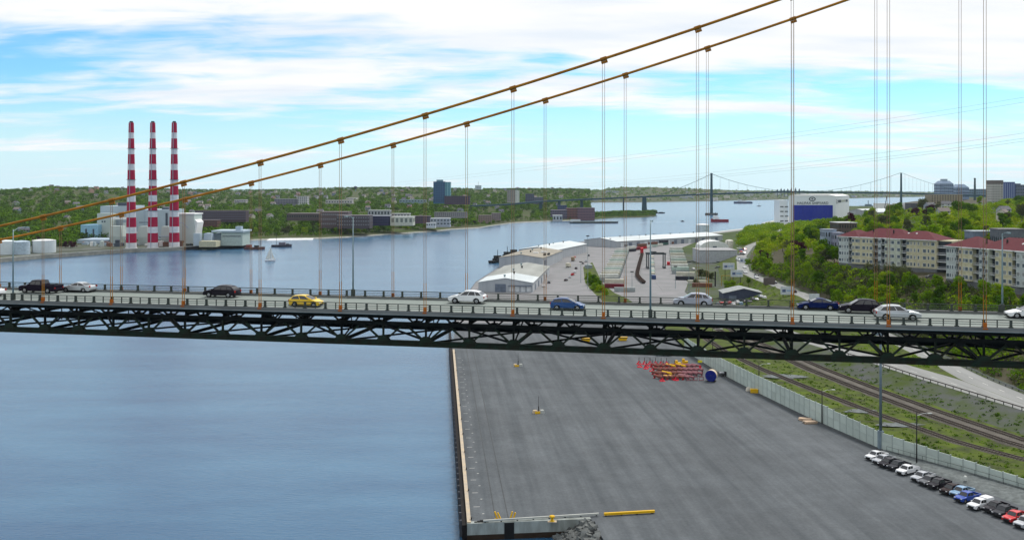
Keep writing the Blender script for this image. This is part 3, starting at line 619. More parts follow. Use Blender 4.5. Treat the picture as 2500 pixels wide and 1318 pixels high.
def car(kind, pm, loc, rz, label, group=None, name=None, cat='car', canopy=False, bed_cover=None):
    k = KIND[kind]; L_, W, H = k['L'], k['W'], k['H']; hx = L_ / 2; bl = k['belt']; wr = k['wr']
    t = thing(name or {'hatch': 'car', 'sedan': 'car', 'suv': 'car', 'pickup': 'pickup_truck'}[kind], label, cat, loc, rz, group)
    gc = .22 if kind in ('hatch', 'sedan') else .34
    bedz = .82
    top = [(hx - .02, k['nose'] - .12), (hx - .12, k['nose']), (hx - .45, k['nose'] + .08), (k['cb'][1] + .25, k['hood'] - .02), (k['cb'][1] - .1, bl)]
    if kind == 'pickup': top += [(k['cb'][0] - .05, bl), (k['cb'][0] - .06, bedz), (-hx + .08, bedz)]
    elif kind == 'sedan': top += [(k['cb'][0] + .1, bl + .02), (-hx + .25, k['tail'] + .02), (-hx + .05, k['tail'] - .12)]
    else: top += [(k['cb'][0] + .05, bl + .02), (-hx + .06, k['tail'])]
    bot = [(-hx, .55), (-hx + .03, gc + .12), (-hx + .2, gc)]
    def arch(cx):
        ra = wr + .07; return [(cx + ra * math.cos(a), wr + ra * math.sin(a)) for a in [math.pi - math.pi * i / 7 for i in range(8)] if wr + ra * math.sin(a) > gc]
    bot += arch(k['wb']) + arch(k['wf']) + [(hx - .22, gc), (hx - .04, gc + .1), (hx, .5)]
    out = top + bot; cx = sum(p[0] for p in out) / len(out); cz = sum(p[1] for p in out) / len(out); n = len(out)
    vs = []
    for yy, ins in ((-W / 2, .035), (-W / 2 + .09, 0), (W / 2 - .09, 0), (W / 2, .035)):
        for x, z in out: vs.append((x - math.copysign(min(ins, abs(x - cx)), x - cx), yy * (1 - .06 * max(0, abs(x) / hx - .75) / .25), z - (ins if z > bl - .25 else 0)))
    fs = [tuple(range(n)), tuple(range(4 * n - 1, 3 * n - 1, -1))] + [(j * n + (i + 1) % n, j * n + i, (j + 1) * n + i, (j + 1) * n + (i + 1) % n) for j in range(3) for i in range(n)]
    mb = MB(); mb.add(vs, fs); body = mb.build('body', pm, t)
    if kind == 'pickup':
        mb = MB(); y = W / 2 - .02; x0, x1 = -hx + .02, k['cb'][0] - .1
        for (a, b, c, d) in ((x0, x1, y - .14, y), (x0, x1, -y, -y + .14), (x0, x0 + .14, -y + .14, y - .14)): mb.box(a, b, c, d, bedz - .02, bl + .02)
        mb.build('bed', pm, t)
        mb = MB(); mb.box(x0 + .15, x1 - .01, -y + .15, y - .15, bedz + .01, bedz + .05); mb.build('bed_floor', PLAST, t)
        if bed_cover:
            mb = MB(); mb.box(x0 + .03, x1 - .01, -y + .03, y - .03, bl + .025, bl + .08); mb.build('bed_cover', bed_cover, t)
        if canopy:
            mb = MB(); mb.hexa([(x0 + .02, -y + .02, bl + .03), (x1, -y + .02, bl + .03), (x1, y - .02, bl + .03), (x0 + .02, y - .02, bl + .03), (x0 + .12, -y + .12, H + .02), (x1, -y + .12, H + .02), (x1, y - .12, H + .02), (x0 + .12, y - .12, H + .02)]); mb.build('canopy', pm, t)
    # cabin with tumblehome
    b0, b1 = k['cb']; r0, r1 = k['rf']; wb_, wt = W / 2 - .05, W / 2 - .24
    zb = bl - .03
    ns = 7; us = [i / (ns - 1) for i in range(ns)]; cr_ = .05 if kind == 'pickup' else .13
    zt = lambda u: H - .04 - cr_ * ((u - .62) / .62) ** 2
    def cp(u, v, sgn, off=0.0):           # point on the cabin side: u rear to front, v belt to roof
        wv = lerp(wb_, wt, v) + off; return (lerp(lerp(b0, b1, u), lerp(r0, r1, u), v), sgn * wv, lerp(zb, zt(u), v))
    mb = MB(); vs = []
    for u in us: vs += [cp(u, 0, -1), cp(u, 1, -1), (lerp(r0, r1, u), 0, zt(u) + .05), cp(u, 1, 1), cp(u, 0, 1)]
    mb.add(vs, [(i * 5 + j, (i + 1) * 5 + j, (i + 1) * 5 + j + 1, i * 5 + j + 1) for i in range(ns - 1) for j in range(4)] + [(0, 1, 2, 3, 4), tuple((ns - 1) * 5 + j for j in (4, 3, 2, 1, 0))]); mb.build('roof', pm, t)
    def end_pane(nm, u, v0, v1, off):
        q = [cp(u, v0, -1, -.09), cp(u, v0, 1, -.09), cp(u, v1, 1, -.07), cp(u, v1, -1, -.07)]; m_ = MB(); m_.quad(*[(x + off, y, z + .01) for x, y, z in q]); m_.build(nm, GLASS, t)
    end_pane('windshield', 1, .08, .93, .02); end_pane('rear_window', 0, .28, .92, -.02)
    cuts = ((.07, .46), (.50, .90)) if kind != 'suv' else ((.07, .28), (.31, .60), (.63, .91))
    for u0, u1 in cuts:
        for sgn in (-1, 1):
            q = [lerp(u0, u1, i / 3) for i in range(4)]; m_ = MB(); m_.add([cp(u, .14, sgn, .012) for u in q] + [cp(u, .86, sgn, .012) for u in q], [(i, i + 1, i + 5, i + 4) for i in range(3)]); m_.build('side_window', GLASS, t)
    ty, ri = wheel_meshes(wr)
    for x in (k['wf'], k['wb']):
        for y in (-W / 2 + .13, W / 2 - .13):
            w = inst('wheel', ty, t, (x, y, wr)); inst('rim', ri, w)
    for y in (-1, 1):
        mb = MB(); ya, yb = sorted((y * (W / 2 - .12), y * (W / 2 - .46))); mb.box(hx - .16, hx - .005, ya, yb, k['nose'] - .16, k['nose'] - .03); mb.build('headlight', LAMPW, t)
        mb = MB(); ya, yb = sorted((y * (W / 2 - .06), y * (W / 2 - .26))); mb.box(-hx - .01, -hx + .12, ya, yb, .72, min(.98, k['tail'] + .02)); mb.build('taillight', LAMPR, t)
        mb = MB(); ya, yb = sorted((y * (W / 2 - .06), y * (W / 2 + .14))); mb.box(b1 - .35, b1 - .17, ya, yb, bl + .02, bl + .16); mb.build('mirror', pm, t)
    mb = MB(); mb.box(hx - .08, hx + .012, -W * .3, W * .3, .36, k['nose'] - .2); mb.build('grille', PLAST, t)
    mb = MB(); mb.box(-hx - .02, hx + .005, -W / 2 + .1, W / 2 - .1, gc - .05, gc + .04); mb.build('underbody', PLAST, t)
    return t
def bridge_car(kind, x0, x1, ybot, facing, pm, label):
    # near-side wheels touch the road at the pixel row ybot
    px = (x0 + x1) / 2; p = P(px, ybot, ZR); n = Vector((SN, CT, 0)); p = p + n * KIND[kind]['W'] / 2
    return car(kind, pm, p + Vector((0, 0, .004)), -TH + (math.pi if facing < 0 else 0), label, 'traffic on the bridge deck')
bridge_car('pickup', 30, 146, 716.5, -1, paint('black_plum', (0.012, 0.008, 0.018)), 'dark pickup truck on the bridge, leftmost in the far lanes')
bridge_car('sedan', 141, 222, 714, -1, paint('silver', (0.50, 0.52, 0.54), .5), 'silver sedan on the bridge right behind the dark pickup')
bridge_car('suv', 486, 580, 727, -1, paint('black', (0.010, 0.008, 0.014)), 'black hatchback SUV alone on the bridge left of the yellow car')
bridge_car('hatch', 697, 785, 750, 1, paint('yellow', (0.80, 0.52, 0.01), 0), 'bright yellow hatchback driving right in the near lane')
bridge_car('suv', 1087, 1187, 742, -1, paint('white', (0.72, 0.73, 0.74), 0), 'white SUV on the bridge in front of the grey warehouse')
bridge_car('hatch', 1341, 1426, 758, 1, paint('blue', (0.006, 0.055, 0.20)), 'blue hatchback driving right in the near lane')
bridge_car('suv', 1642, 1741, 749, -1, paint('silver_lilac', (0.36, 0.37, 0.44), .5), 'silver SUV on the bridge in front of the container yard')
bridge_car('sedan', 1946, 2050, 758, -1, paint('navy', (0.004, 0.012, 0.075)), 'dark blue sedan on the bridge ahead of the black SUV')
bridge_car('suv', 2052, 2155, 766, -1, paint('black2', (0.013, 0.011, 0.02)), 'black SUV on the bridge close behind the dark blue sedan')
bridge_car('suv', 2142, 2248, 783, 1, paint('silver2', (0.46, 0.48, 0.50), .4), 'silver SUV driving right in the near lane beside the black SUV')
bridge_car('sedan', 2466, 2570, 779, -1, paint('white', (0, 0, 0)), 'white car entering the bridge view at the right edge')
bridge_car('sedan', -92, 3, 724, -1, paint('white', (0, 0, 0)), 'white car leaving the bridge view at the left edge')
# ---------------------------------------------------------------- pickups parked along the gravel bank
PK = [  # nose px, nose py (ground), paint, label, options
 (2123, 1127, 'white', 'white pickup truck with open black bed, farthest of the parked row', {}),
 (2141, 1137, 'silver', 'silver pickup truck with dark bed, second from the far end of the row', {}),
 (2154, 1145, 'black', 'black pickup truck, third from the far end of the row', {}),
 (2177, 1152, 'graphite', 'dark grey pickup truck with a long black bed beside the lamp post', {}),
 (2199, 1163, 'white', 'white crew pickup with white bed cover beside the dark lamp post', {'bed_cover': 'grey'}),
 (2236, 1180, 'silver', 'silver pickup truck in the middle of the parked row', {}),
 (2255, 1190, 'slate', 'slate grey pickup truck right after the middle silver one', {}),
 (2276, 1198, 'black', 'black pickup truck with pale bonnet, between the slate and the maroon black one', {}),
 (2309, 1212, 'maroon_black', 'maroon black pickup truck just left of the two blue ones', {}),
 (2332, 1218, 'pale_blue', 'pale blue pickup truck half hidden behind the bright blue one', {}),
 (2345, 1231, 'bright_blue', 'bright blue pickup truck in the parked row', {}),
 (2377, 1249, 'white', 'white pickup truck with tall white canopy', {'canopy': True}),
 (2416, 1257, 'black', 'black pickup truck half hidden behind the white canopy truck', {}),
 (2436, 1267, 'graphite', 'dark grey pickup truck next to the red one', {}),
 (2464, 1281, 'red', 'red pickup truck at the right edge of the picture', {}),
 (2492, 1295, 'silver', 'silver pickup truck cut by the right edge, nearest of the row', {}),
]
PC = {'white': (.72, .73, .74), 'silver': (.42, .44, .47), 'black': (.012, .011, .014), 'graphite': (.035, .037, .045), 'slate': (.075, .08, .09), 'maroon_black': (.022, .012, .013), 'pale_blue': (.20, .34, .50), 'bright_blue': (.012, .06, .36), 'red': (.55, .015, .02), 'grey': (.25, .26, .28)}
pd = Vector((-.86, -.51, 0)).normalized()
for nx, ny, c, lab, op in PK:
    p = P(nx, ny, 3.0); p = p - pd * 2.9 + Vector((0, .9, .006)); op = dict(op)
    if 'bed_cover' in op: op['bed_cover'] = paint(op['bed_cover'], PC['grey'])
    car('pickup', paint(c if c != 'silver' else 'pk_silver', PC[c]), p, math.atan2(pd.y, pd.x) + rnd.uniform(-.05, .05), lab, 'pickup trucks parked by the gravel bank', cat='pickup truck', **op)
# white barrel and post on the gravel bank
p = Vector((XW(196) - 6, 196, 3.4)); mb = MB(); mb.lathe([(.25, 0), (.32, .1), (.32, .9), (.2, 1.05)], 12); o = mb.build('barrel', M('barrel_white', (.6, .62, .58), .6), loc=p); tag(o, 'pale barrel standing on the gravel behind the parked pickups', 'barrel')

# ---------------------------------------------------------------- poles along the wall
POLEB = M('pole_black', (0.025, 0.025, 0.027), .6); LHEAD = M('lamp_head_pale', (.6, .62, .6), .4)
def wall_lamp(px, base, top, label, arm=2.6):
    p = P(px, base, 3.0); h = PZ(top, p.y) - 3.0; t = thing('street_lamp', label, 'street lamp', p, 0, 'dark lamp posts along the panel wall')
    mb = MB(); mb.tube([(0, 0, 0), (0, 0, h)], [.16, .1], 8); mb.build('pole', POLEB, t, smooth=True)
    mb = MB(); mb.tube([(0, 0, h - .9), (arm * .5, 0, h - .35), (arm, 0, h - .3)], .05, 6); mb.build('arm', LHEAD, t)
    mb = MB(); mb.box(arm - .1, arm + .8, -.16, .16, h - .4, h - .22); mb.build('lamp_head', LHEAD, t)
wall_lamp(1853, 957, 885, 'dark lamp post beside the yellow box by the wall')
wall_lamp(2007, 1034, 948, 'dark lamp post beside the plank pile')
wall_lamp(2238, 1131, 1005, 'dark lamp post standing among the parked pickups')
wall_lamp(1740, 896, 800, 'dark lamp post at the blue cable drum')
p = P(2150, 1094, 3.0); t = thing('light_mast', 'thick blue grey light mast rising behind the bridge from the panel wall', 'light mast', p)
mb = MB(); mb.box(-.55, .55, -.55, .55, 0, 4.2); mb.build('base', M('mast_base', (.2, .26, .3), .6), t)
mb = MB(); mb.tube([(0, 0, 4), (0, 0, 27)], [.36, .24], 12); mb.build('pole', M('mast_grey', (.16, .21, .25), .5, .3), t, smooth=True)
mb = MB(); mb.box(-1.6, 1.6, -.2, .2, 26.6, 27.2); mb.build('lamp_bar', M('mast_grey', (0, 0, 0)), t)

# ---------------------------------------------------------------- small things on the quay
def ballast_mast(px, py, label):
    p = P(px, py, 3.0); t = thing('light_mast', label, 'portable mast', p, rnd.uniform(-.3, .3), 'portable masts on the quay')
    for x, y, m in ((-1.0, .1, COPE), (.9, -.1, CONC)):
        mb = MB(); mb.hexa([(x - .65, y - .6, 0), (x + .65, y - .6, 0), (x + .65, y + .6, 0), (x - .65, y + .6, 0), (x - .5, y - .45, .85), (x + .5, y - .45, .85), (x + .5, y + .45, .85), (x - .5, y + .45, .85)]); mb.build('ballast_block', m, t)
    mb = MB(); mb.box(-1.2, .2, -.85, -.55, 0, .6); mb.build('skid', YELL, t)
    mb = MB(); mb.tube([(0, 0, 0), (0, 0, 1.9)], .14, 8); mb.tube([(0, 0, 1.9), (0, 0, 4.6)], .05, 6); mb.build('pole', POLEB, t)
ballast_mast(1265, 894, 'small dark mast on pale ballast blocks, farther one on the quay')
ballast_mast(1315, 1008, 'small dark mast on pale ballast blocks, nearer one on the quay')
def bollard(px, py, label, s=1):
    p = P(px, py, 3.02); t = thing('mooring_bollard', label, 'bollard', p); mb = MB(); mb.lathe([(.42 * s, 0), (.42 * s, .12), (.26 * s, .2), (.24 * s, .6 * s), (.46 * s, .72 * s), (.44 * s, .95 * s), (.2, 1.0 * s)], 14); mb.build('post', YELL, t, smooth=True)
    mb = MB(); mb.box(-.75 * s, .75 * s, -.5 * s, .5 * s, -.05, .06); mb.build('plate', COPE, t)
bollard(1348, 1272, 'yellow mooring bollard at the near end of the quay above the rocks', 1.1)
for i, py in enumerate((862, 905, 952, 990, 1024, 1060, 1104, 1146, 1198, 1268)):
    a = P(1120, py, 3.3); Y = a.y; tt = (Y - qa.y) / (qb.y - qa.y); q = qa + (qb - qa) * tt + qn * .8; q.z = 3.33
    o_ = thing('mooring_cleat', 'small dark mooring cleat on the pale quay coping', 'cleat', q, ang, 'mooring cleats along the quay coping'); mb = MB(); mb.box(-.12, .12, -.35, .35, .2, .38); mb.build('horn', BLACK, o_); mb = MB(); mb.box(-.1, .1, -.14, .14, 0, .2); mb.build('base', BLACK, o_)
def y_frame(px, py, label, lean, n):
    p = P(px, py, 3.0); t = thing('steel_frame', label, 'steel frame', p)
    for k in range(n):
        x = k * .95; mb = MB(); mb.bar((x + lean, 0, .1), (x - lean * .2, .1, 1.5), .32, .22); mb.build('strut', YELL, t)
        mb = MB(); mb.bar((x + .55 + lean, 0, .1), (x + .55 - lean * .2, .1, 1.3), .32, .22); mb.build('strut', YELL, t)
    mb = MB(); mb.bar((-.1, 0, .2), (n * .95, 0, .2), .25, .2); mb.build('base', YELL, t)
y_frame(1209, 1268, 'pair of yellow N shaped steel frames near the quay corner', .45, 1); y_frame(1250, 1268, 'yellow slanted steel frame right of the N shaped pair', -.35, 1)
p = P(1158, 1276, 3.0); t = thing('hose_bundle', 'black rubber hoses lying beside the pale kerb at the quay corner', 'hoses', p)
for k, (dy, l) in enumerate(((0, 2.6), (.35, 3.0), (.8, 3.6))):
    mb = MB(); mb.tube([(k * .5, dy, .16), (k * .5 + l * .5, dy + .12, .18), (k * .5 + l, dy + .3, .16)], .14, 7); mb.build('hose', BLACK, t)

# ---------------------------------------------------------------- pipe roller stands, drum, trailer
RED = M('stand_red', (.60, .008, .03), .5); RUST = M('roller_brown', (.20, .062, .038), .6, scale=1, col2=(.13, .05, .045)); PINK = M('roller_mauve', (.27, .105, .12), .6, scale=1, col2=(.18, .075, .085))
def red_stand(p, label, h=1.5):
    t = thing('pipe_stand', label, 'pipe stand', p, rnd.uniform(-.4, .4), 'red pipe stands on the quay')
    for a in range(3):
        ca, sa = math.cos(a * 2.09 + .4), math.sin(a * 2.09 + .4); mb = MB(); mb.bar((ca * .95, sa * .95, .05), (0, 0, h * .8), .2, .16); mb.build('leg', RED, t)
    mb = MB(); mb.lathe([(.95, 0), (.95, .1), (.7, .14)], 10, cap=True); mb.build('base', RED, t)
    mb = MB(); mb.tube([(0, 0, h * .6), (0, 0, h + .9)], .11, 7); mb.build('post', M('stand_post', (.08, .07, .07), .6), t)
grid = [(1562, 896), (1577, 900), (1592, 906), (1604, 914), (1617, 930), (1650, 928)]
for i, (px, py) in enumerate(grid): red_stand(P(px, py, 3.0), 'red tripod pipe stand along the left edge of the roller rack', 1.3)
for r_ in range(2):
    for c_ in range(6):
        red_stand(P(1560 + c_ * 13.5 + r_ * 19, 889 + r_ * 7 + c_ * .2, 3.0), 'red tripod pipe stand with dark post behind the rollers', 1.5)
def roller(px, py, m, label, L_=4.2, rz=-.95, z=.8):
    p = P(px, py, 3.0); t = thing('pipe_roller', label, 'roller', p, rz, 'pipe rollers racked on the quay')
    mb = MB(); mb.tube([(-L_ / 2, 0, z), (L_ / 2, 0, z)], .40, 10); mb.build('drum', m, t, smooth=False)
    for x in (-L_ / 2 + .3, L_ / 2 - .3):
        mb = MB(); mb.hexa([(x - .1, -.5, 0), (x + .1, -.5, 0), (x + .1, .5, 0), (x - .1, .5, 0), (x - .1, -.15, z - .3), (x + .1, -.15, z - .3), (x + .1, .15, z - .3), (x - .1, .15, z - .3)]); mb.build('cradle', RED if m is RUST else PINK, t)
k = 0
for r_ in range(4):
    for c_ in range(9):
        px = 1600 + c_ * 12.5 + r_ * 4.5 - (6 if r_ > 1 else 0); py = 897 + r_ * 9.2
        if px > 1718: continue
        if c_ > 6 and r_ == 3: continue
        yel = (r_, c_) in ((0, 3), (0, 5), (2, 2)); m = YELL if yel else (RUST if c_ < 5 else PINK)
        roller(px, py, m, 'yellow ended pipe roller among the brown rollers' if yel else ('brown pipe roller slanting in the rack between the red stands' if m is RUST else 'mauve pipe roller slanting in the rack near the blue drum')); k += 1
roller(1629, 924, YELL, 'yellow roller lying level at the front of the rack', 2.6, 0.03)
roller(1664, 921, PINK, 'mauve pipe lying level at the front of the rack', 2.4, 0.03)
for i in range(3):
    p = P(1682 + 15 * i, 929, 3.0); t = thing('roller_frame', 'open mauve steel frame at the front of the roller rack', 'steel frame', p, 0, 'open steel frames beside the blue drum')
    for z in (.1, 1.1): mb = MB(); mb.box(-.75, .75, -.1, .1, z, z + .2); mb.build('crossbar', PINK, t)
    for x in (-.75, .6): mb = MB(); mb.box(x, x + .15, -.12, .12, 0, 1.3); mb.build('upright', PINK, t)
for (px, py, lab) in ((1655, 893, 'yellow hydraulic unit behind the rollers'), (1672, 889, 'second yellow hydraulic unit behind the rollers, nearer the sign')):
    p = P(px, py, 3); t = thing('hydraulic_unit', lab, 'machine', p); mb = MB(); mb.box(-1, 1, -.6, .6, .3, 1.2); mb.build('housing', YELL, t); mb = MB(); mb.box(-.9, -.1, -.5, .5, 1.2, 1.9); mb.build('motor', YELL, t); mb = MB(); mb.box(-1.1, 1.1, -.7, .7, 0, .3); mb.build('skid', RED, t)
p = P(1709, 900, 3); t = thing('warning_sign', 'yellow sign board on a red stand beside the drum', 'sign', p); mb = MB(); mb.box(-.75, .75, -.05, .05, 2.1, 2.9); mb.build('board', M('sign_lime', (.62, .58, .03), .5), t); mb = MB(); mb.tube([(0, .1, .8), (0, .1, 2.6)], .06, 6); mb.build('post', BLACK, t); mb = MB(); mb.lathe([(.6, 0), (.12, 1.2)], 8); mb.build('base', RED, t)
# cable drum: cream barrel and blue flange facing the camera
p = P(1737, 930, 3.0); t = thing('cable_drum', 'large blue flanged cable drum with cream barrel on the quay', 'cable drum', p, R(-22)); r_ = 1.78
BLUE = M('drum_blue', (.008, .012, .21), .5, scale=2, col2=(.006, .02, .13)); CREAM = M('drum_cream', (.62, .52, .38), .6)
def disc(y0, y1, r0, m, nm):
    mb = MB(); mb.lathe([(r0, y0), (r0, y1)], 28); mb.v = [(x, y, z + r_ + .1) for x, z, y in mb.v]; mb.v = [(x, y, z) for x, y, z in mb.v]; return mb.build(nm, m, t, smooth=False)
disc(-1.25, -1.08, r_, BLUE, 'flange'); disc(-1.08, 1.08, r_ * .95, CREAM, 'barrel'); disc(1.08, 1.2, r_, CREAM, 'back_flange')
hub = disc(-1.4, -1.25, .3, M('hub_blue', (.02, .03, .16), .4), 'hub')
for k in range(8):
    a = k * math.pi / 4; mb = MB(); mb.bar((math.cos(a) * .3, -1.28, r_ + .1 + math.sin(a) * .3), (math.cos(a) * 1.6, -1.28, r_ + .1 + math.sin(a) * 1.6), .1, .06, (0, 1, 0)); mb.build('spoke', BLUE, t)
mb = MB(); mb.box(-1.3, 1.3, -1.5, 1.4, 0, .16); mb.build('skid', BLACK, t)
p = P(1766, 918, 3.0); t = thing('trailer', 'small trailer with a silver tank right of the blue drum', 'trailer', p, .1)
mb = MB(); mb.tube([(-1.3, 0, 1.1), (.2, 0, 1.1)], .35, 10); mb.build('tank', M('tank_silver', (.55, .55, .58), .3, .6), t); mb = MB(); mb.box(.3, 1.3, -.6, .6, .6, 1.5); mb.build('engine', PLAST, t); mb = MB(); mb.tube([(1.5, 0, 1.1), (1.9, 0, 1.2)], .25, 8); mb.build('cap', WHITE, t)
mb = MB(); mb.box(-1.4, 1.4, -.7, .7, .45, .6); mb.build('frame', PLAST, t)
ty, ri = wheel_meshes(.31)
for y in (-.75, .75): w = inst('wheel', ty, t, (.1, y, .31)); inst('rim', ri, w)
p = P(1838, 958, 3.0); t = thing('storage_box', 'yellow box with a white lid item beside the panel wall', 'box', p, -.15); mb = MB(); mb.box(-.7, 1.5, -.7, .7, 0, 1.0); mb.build('body', YELL, t); mb = MB(); mb.box(-.75, 1.55, -.75, .75, 1.0, 1.1); mb.build('lid', YELL, t)
p = P(1827, 954, 3.0); t = thing('bulk_bag', 'off white bulk bag beside the yellow box', 'bag', p); mb = MB(); mb.hexa([(-.7, -.6, 0), (.6, -.6, 0), (.6, .6, 0), (-.7, .6, 0), (-.5, -.4, 1.1), (.4, -.5, 1.25), (.5, .4, 1.1), (-.5, .5, 1.0)]); mb.build('sack', M('bag_cream', (.62, .58, .5), .8), t); mb = MB(); mb.tube([(-.1, 0, 1.0), (0, 0, 1.4), (.1, 0, 1.0)], .07, 6); mb.build('strap', M('bag_cream', (0, 0, 0)), t)
for j, (px, py, lab) in enumerate(((1966, 1026, 'pale plank stack, farther of the two by the wall'), (1978, 1033, 'tan plank stack, nearer of the two by the wall'))):
    p = P(px, py, 3.0); t = thing('plank_stack', lab, 'planks', p, -.4 + j * .5, 'plank stacks on the quay'); rr = random.Random(j)
    for z in range(3):
        for k in range(5):
            mb = MB(); x0 = rr.uniform(-.25, .2); mb.box(-1.6 + x0, 1.6 + x0, -.85 + k * .35, -.55 + k * .35, .05 + z * .2, .21 + z * .2); mb.build('plank', M('plank_%d' % (k % 2), ((.55, .40, .28), (.45, .36, .28))[k % 2], .8), t)
# vehicles and sheds seen through the bridge on the far part of the quay
for px, py, c, lab in ((1612, 862, 'white', 'white crate on the quay just behind the bridge truss, left one'), (1630, 862, 'white', 'white crate on the quay just behind the bridge truss, right one')):
    p = P(px, py + 6, 3); t = thing('crate', lab, 'crate', p, .2, 'crates behind the bridge truss'); mb = MB(); mb.box(-1.2, 1.2, -1, 1, .12, 1.5); mb.build('body', M('crate_grey', (.42, .48, .52), .7), t); mb = MB(); mb.box(-1.2, 1.2, -.9, -.6, 0, .12); mb.box(-1.2, 1.2, .6, .9, 0, .12); mb.build('runner', PLAST, t)
p = P(1665, 866, 3); t = thing('equipment_skid', 'grey blue equipment skid with pipes behind the bridge truss', 'equipment', p); mb = MB(); mb.box(-4, 3, -1.4, 1.4, .2, 1.4); mb.build('frame', M('skid_blue', (.24, .32, .38), .6), t); mb = MB(); mb.tube([(3.5, 0, 1.5), (7.5, .5, 1.5)], 1.2, 12); mb.build('tank', M('skid_tank', (.18, .17, .22), .5), t); mb = MB(); mb.box(3, 8, -1, 1, 0, .3); mb.build('cradle', PLAST, t)
for px, py, lab in ((1430, 834, 'yellow skip under the bridge deck, left one'), (1520, 831, 'yellow loader body under the bridge deck')):
    p = P(px, py, 3); t = thing('skip', lab, 'skip', p); mb = MB(); mb.hexa([(-1.4, -.8, 0), (1.4, -.8, 0), (1.4, .8, 0), (-1.4, .8, 0), (-2, -1, 1.4), (2, -1, 1.4), (2, 1, 1.4), (-2, 1, 1.4)]); mb.build('bin', YELL, t); mb = MB(); mb.box(-2.1, 2.1, -1.1, -1.0, 1.2, 1.5); mb.build('rim', PLAST, t)
car('sedan', paint('white', (0, 0, 0)), (113.5, 349, h_west(113.5, 349) + .03), R(100), 'white car on the slip road seen through the truss', 'road traffic')
# ---------------------------------------------------------------- west shore buildings
CLAD = M('grey_cladding', (.38, .40, .425), .7, scale=.3, col2=(.31, .335, .36), stretch=(1, 1, .1)); ROOFW = M('white_membrane_roof', (.56, .60, .61), .7, scale=.09, col2=(.44, .48, .49), stretch=(1, .15, 1)); ROOFG = M('gravel_roof', (.31, .32, .30), .9, scale=.12, col2=(.235, .245, .23), stretch=(1, .2, 1)); ROOFB = M('brown_roof', (.30, .27, .22), .9, scale=.05, col2=(.24, .225, .19))
DOORB = M('door_blue_grey', (.14, .17, .22), .6); DOORW = M('dock_door_white', (.62, .64, .66), .6); GLZ = M('window_glass', (.03, .04, .05), .12, spec=.8)
def shed(name, label, o, rz, w, L_, eave, ridge, wallm, roofm, end_roof=None, cat='warehouse', over=.4):
    t = thing(name, label, cat, o, rz)           # local x across, y along, front gable at y = 0
    mb = MB(); mb.add([(0, 0, 0), (w, 0, 0), (w, 0, eave), (w / 2, 0, ridge), (0, 0, eave), (0, L_, 0), (w, L_, 0), (w, L_, eave), (w / 2, L_, ridge), (0, L_, eave)], [(0, 1, 2, 3, 4), (9, 8, 7, 6, 5), (1, 6, 7, 2), (5, 0, 4, 9)]); mb.build('wall', wallm, t)
    sl = (ridge - eave) / (w / 2); z0 = eave - sl * over
    def slab(y0, y1, m, lift):
        mb = MB()
        for xa, za, xb, zb in ((-over, z0, w / 2, ridge), (w / 2, ridge, w + over, z0)):
            mb.hexa([(xa, y0, za + lift), (xb, y0, zb + lift), (xb, y1, zb + lift), (xa, y1, za + lift), (xa, y0, za + lift + .25), (xb, y0, zb + lift + .25), (xb, y1, zb + lift + .25), (xa, y1, za + lift + .25)])
        return mb.build('roof', m, t)
    if end_roof: slab(-over, L_ * .3, end_roof, .02); slab(L_ * .3, L_ + over, roofm, .02)
    else: slab(-over, L_ + over, roofm, .02)
    return t
a = Vector((-20, 561, 3)); b = Vector((12.2, 557, 3)); rzw = math.atan2((b - a).y, (b - a).x); wd = (b - a).length
t = shed('warehouse', 'long grey warehouse with a pale roof, nearest one on the quay', a, rzw, wd, 120, 5.6, 8.2, CLAD, ROOFG, ROOFW)
mb = MB(); mb.box(10, 16.5, -.12, 0, 0, 4.8); mb.build('door', DOORB, t)
for k in range(4): mb = MB(); mb.box(18.6 + k * 3.5, 20.9 + k * 3.5, -.10, 0, .3, 3.4); mb.build('dock_door', DOORW, t)
mb = MB(); mb.box(18, 32, -1.2, 0, 3.7, 4.0); mb.build('canopy', DOORB, t)
for k in range(11): mb = MB(); mb.box(wd, wd + .12, 4 + k * 10, 8 + k * 10, 0, 3.6); mb.build('side_door', DOORB if k % 2 else DOORW, t)
t = shed('warehouse', 'second quay warehouse with a brownish roof behind the nearest one', a + Vector((10, 170, 0)), rzw - .10, wd + 2, 90, 8, 10.5, CLAD, ROOFB)
mb = MB(); mb.box(wd + 2, wd + 2.14, 6, 16, 0, 6); mb.build('side_door', DOORB, t)
for (x, y, s_) in ((21, 28, 1), (25, 40, 1.2)): mb = MB(); mb.box(x, x + 4 * s_, y, y + 3, 9.6, 10.6); mb.build('roof_light', WHITE, t)
for k in range(2): mb = MB(); mb.box(31 + k * 1.5, 32.2 + k * 1.5, 20 + k * 9, 26 + k * 9, 8.4, 10.0); mb.build('roof_vent', PLAST, t)
t = shed('warehouse', 'third quay warehouse with a white gabled roof by the tugboats', a + Vector((26, 268, 0)), rzw - .22, wd + 2, 100, 8, 10.5, CLAD, ROOFW)
mb = MB(); mb.box(wd + 2, wd + 2.14, 8, 18, 0, 5.5); mb.build('side_door', DOORB, t)
t = shed('warehouse', 'very long white roofed shed along the water behind the container yard', (78, 1015, 3), R(-47), 46, 190, 6.5, 9.5, CLAD, ROOFW, over=.6)
for k in range(14): mb = MB(); mb.box(46, 46.16, 6 + k * 13, 11 + k * 13, 0, 4.6); mb.build('side_door', DOORB if k % 3 else DOORW, t)
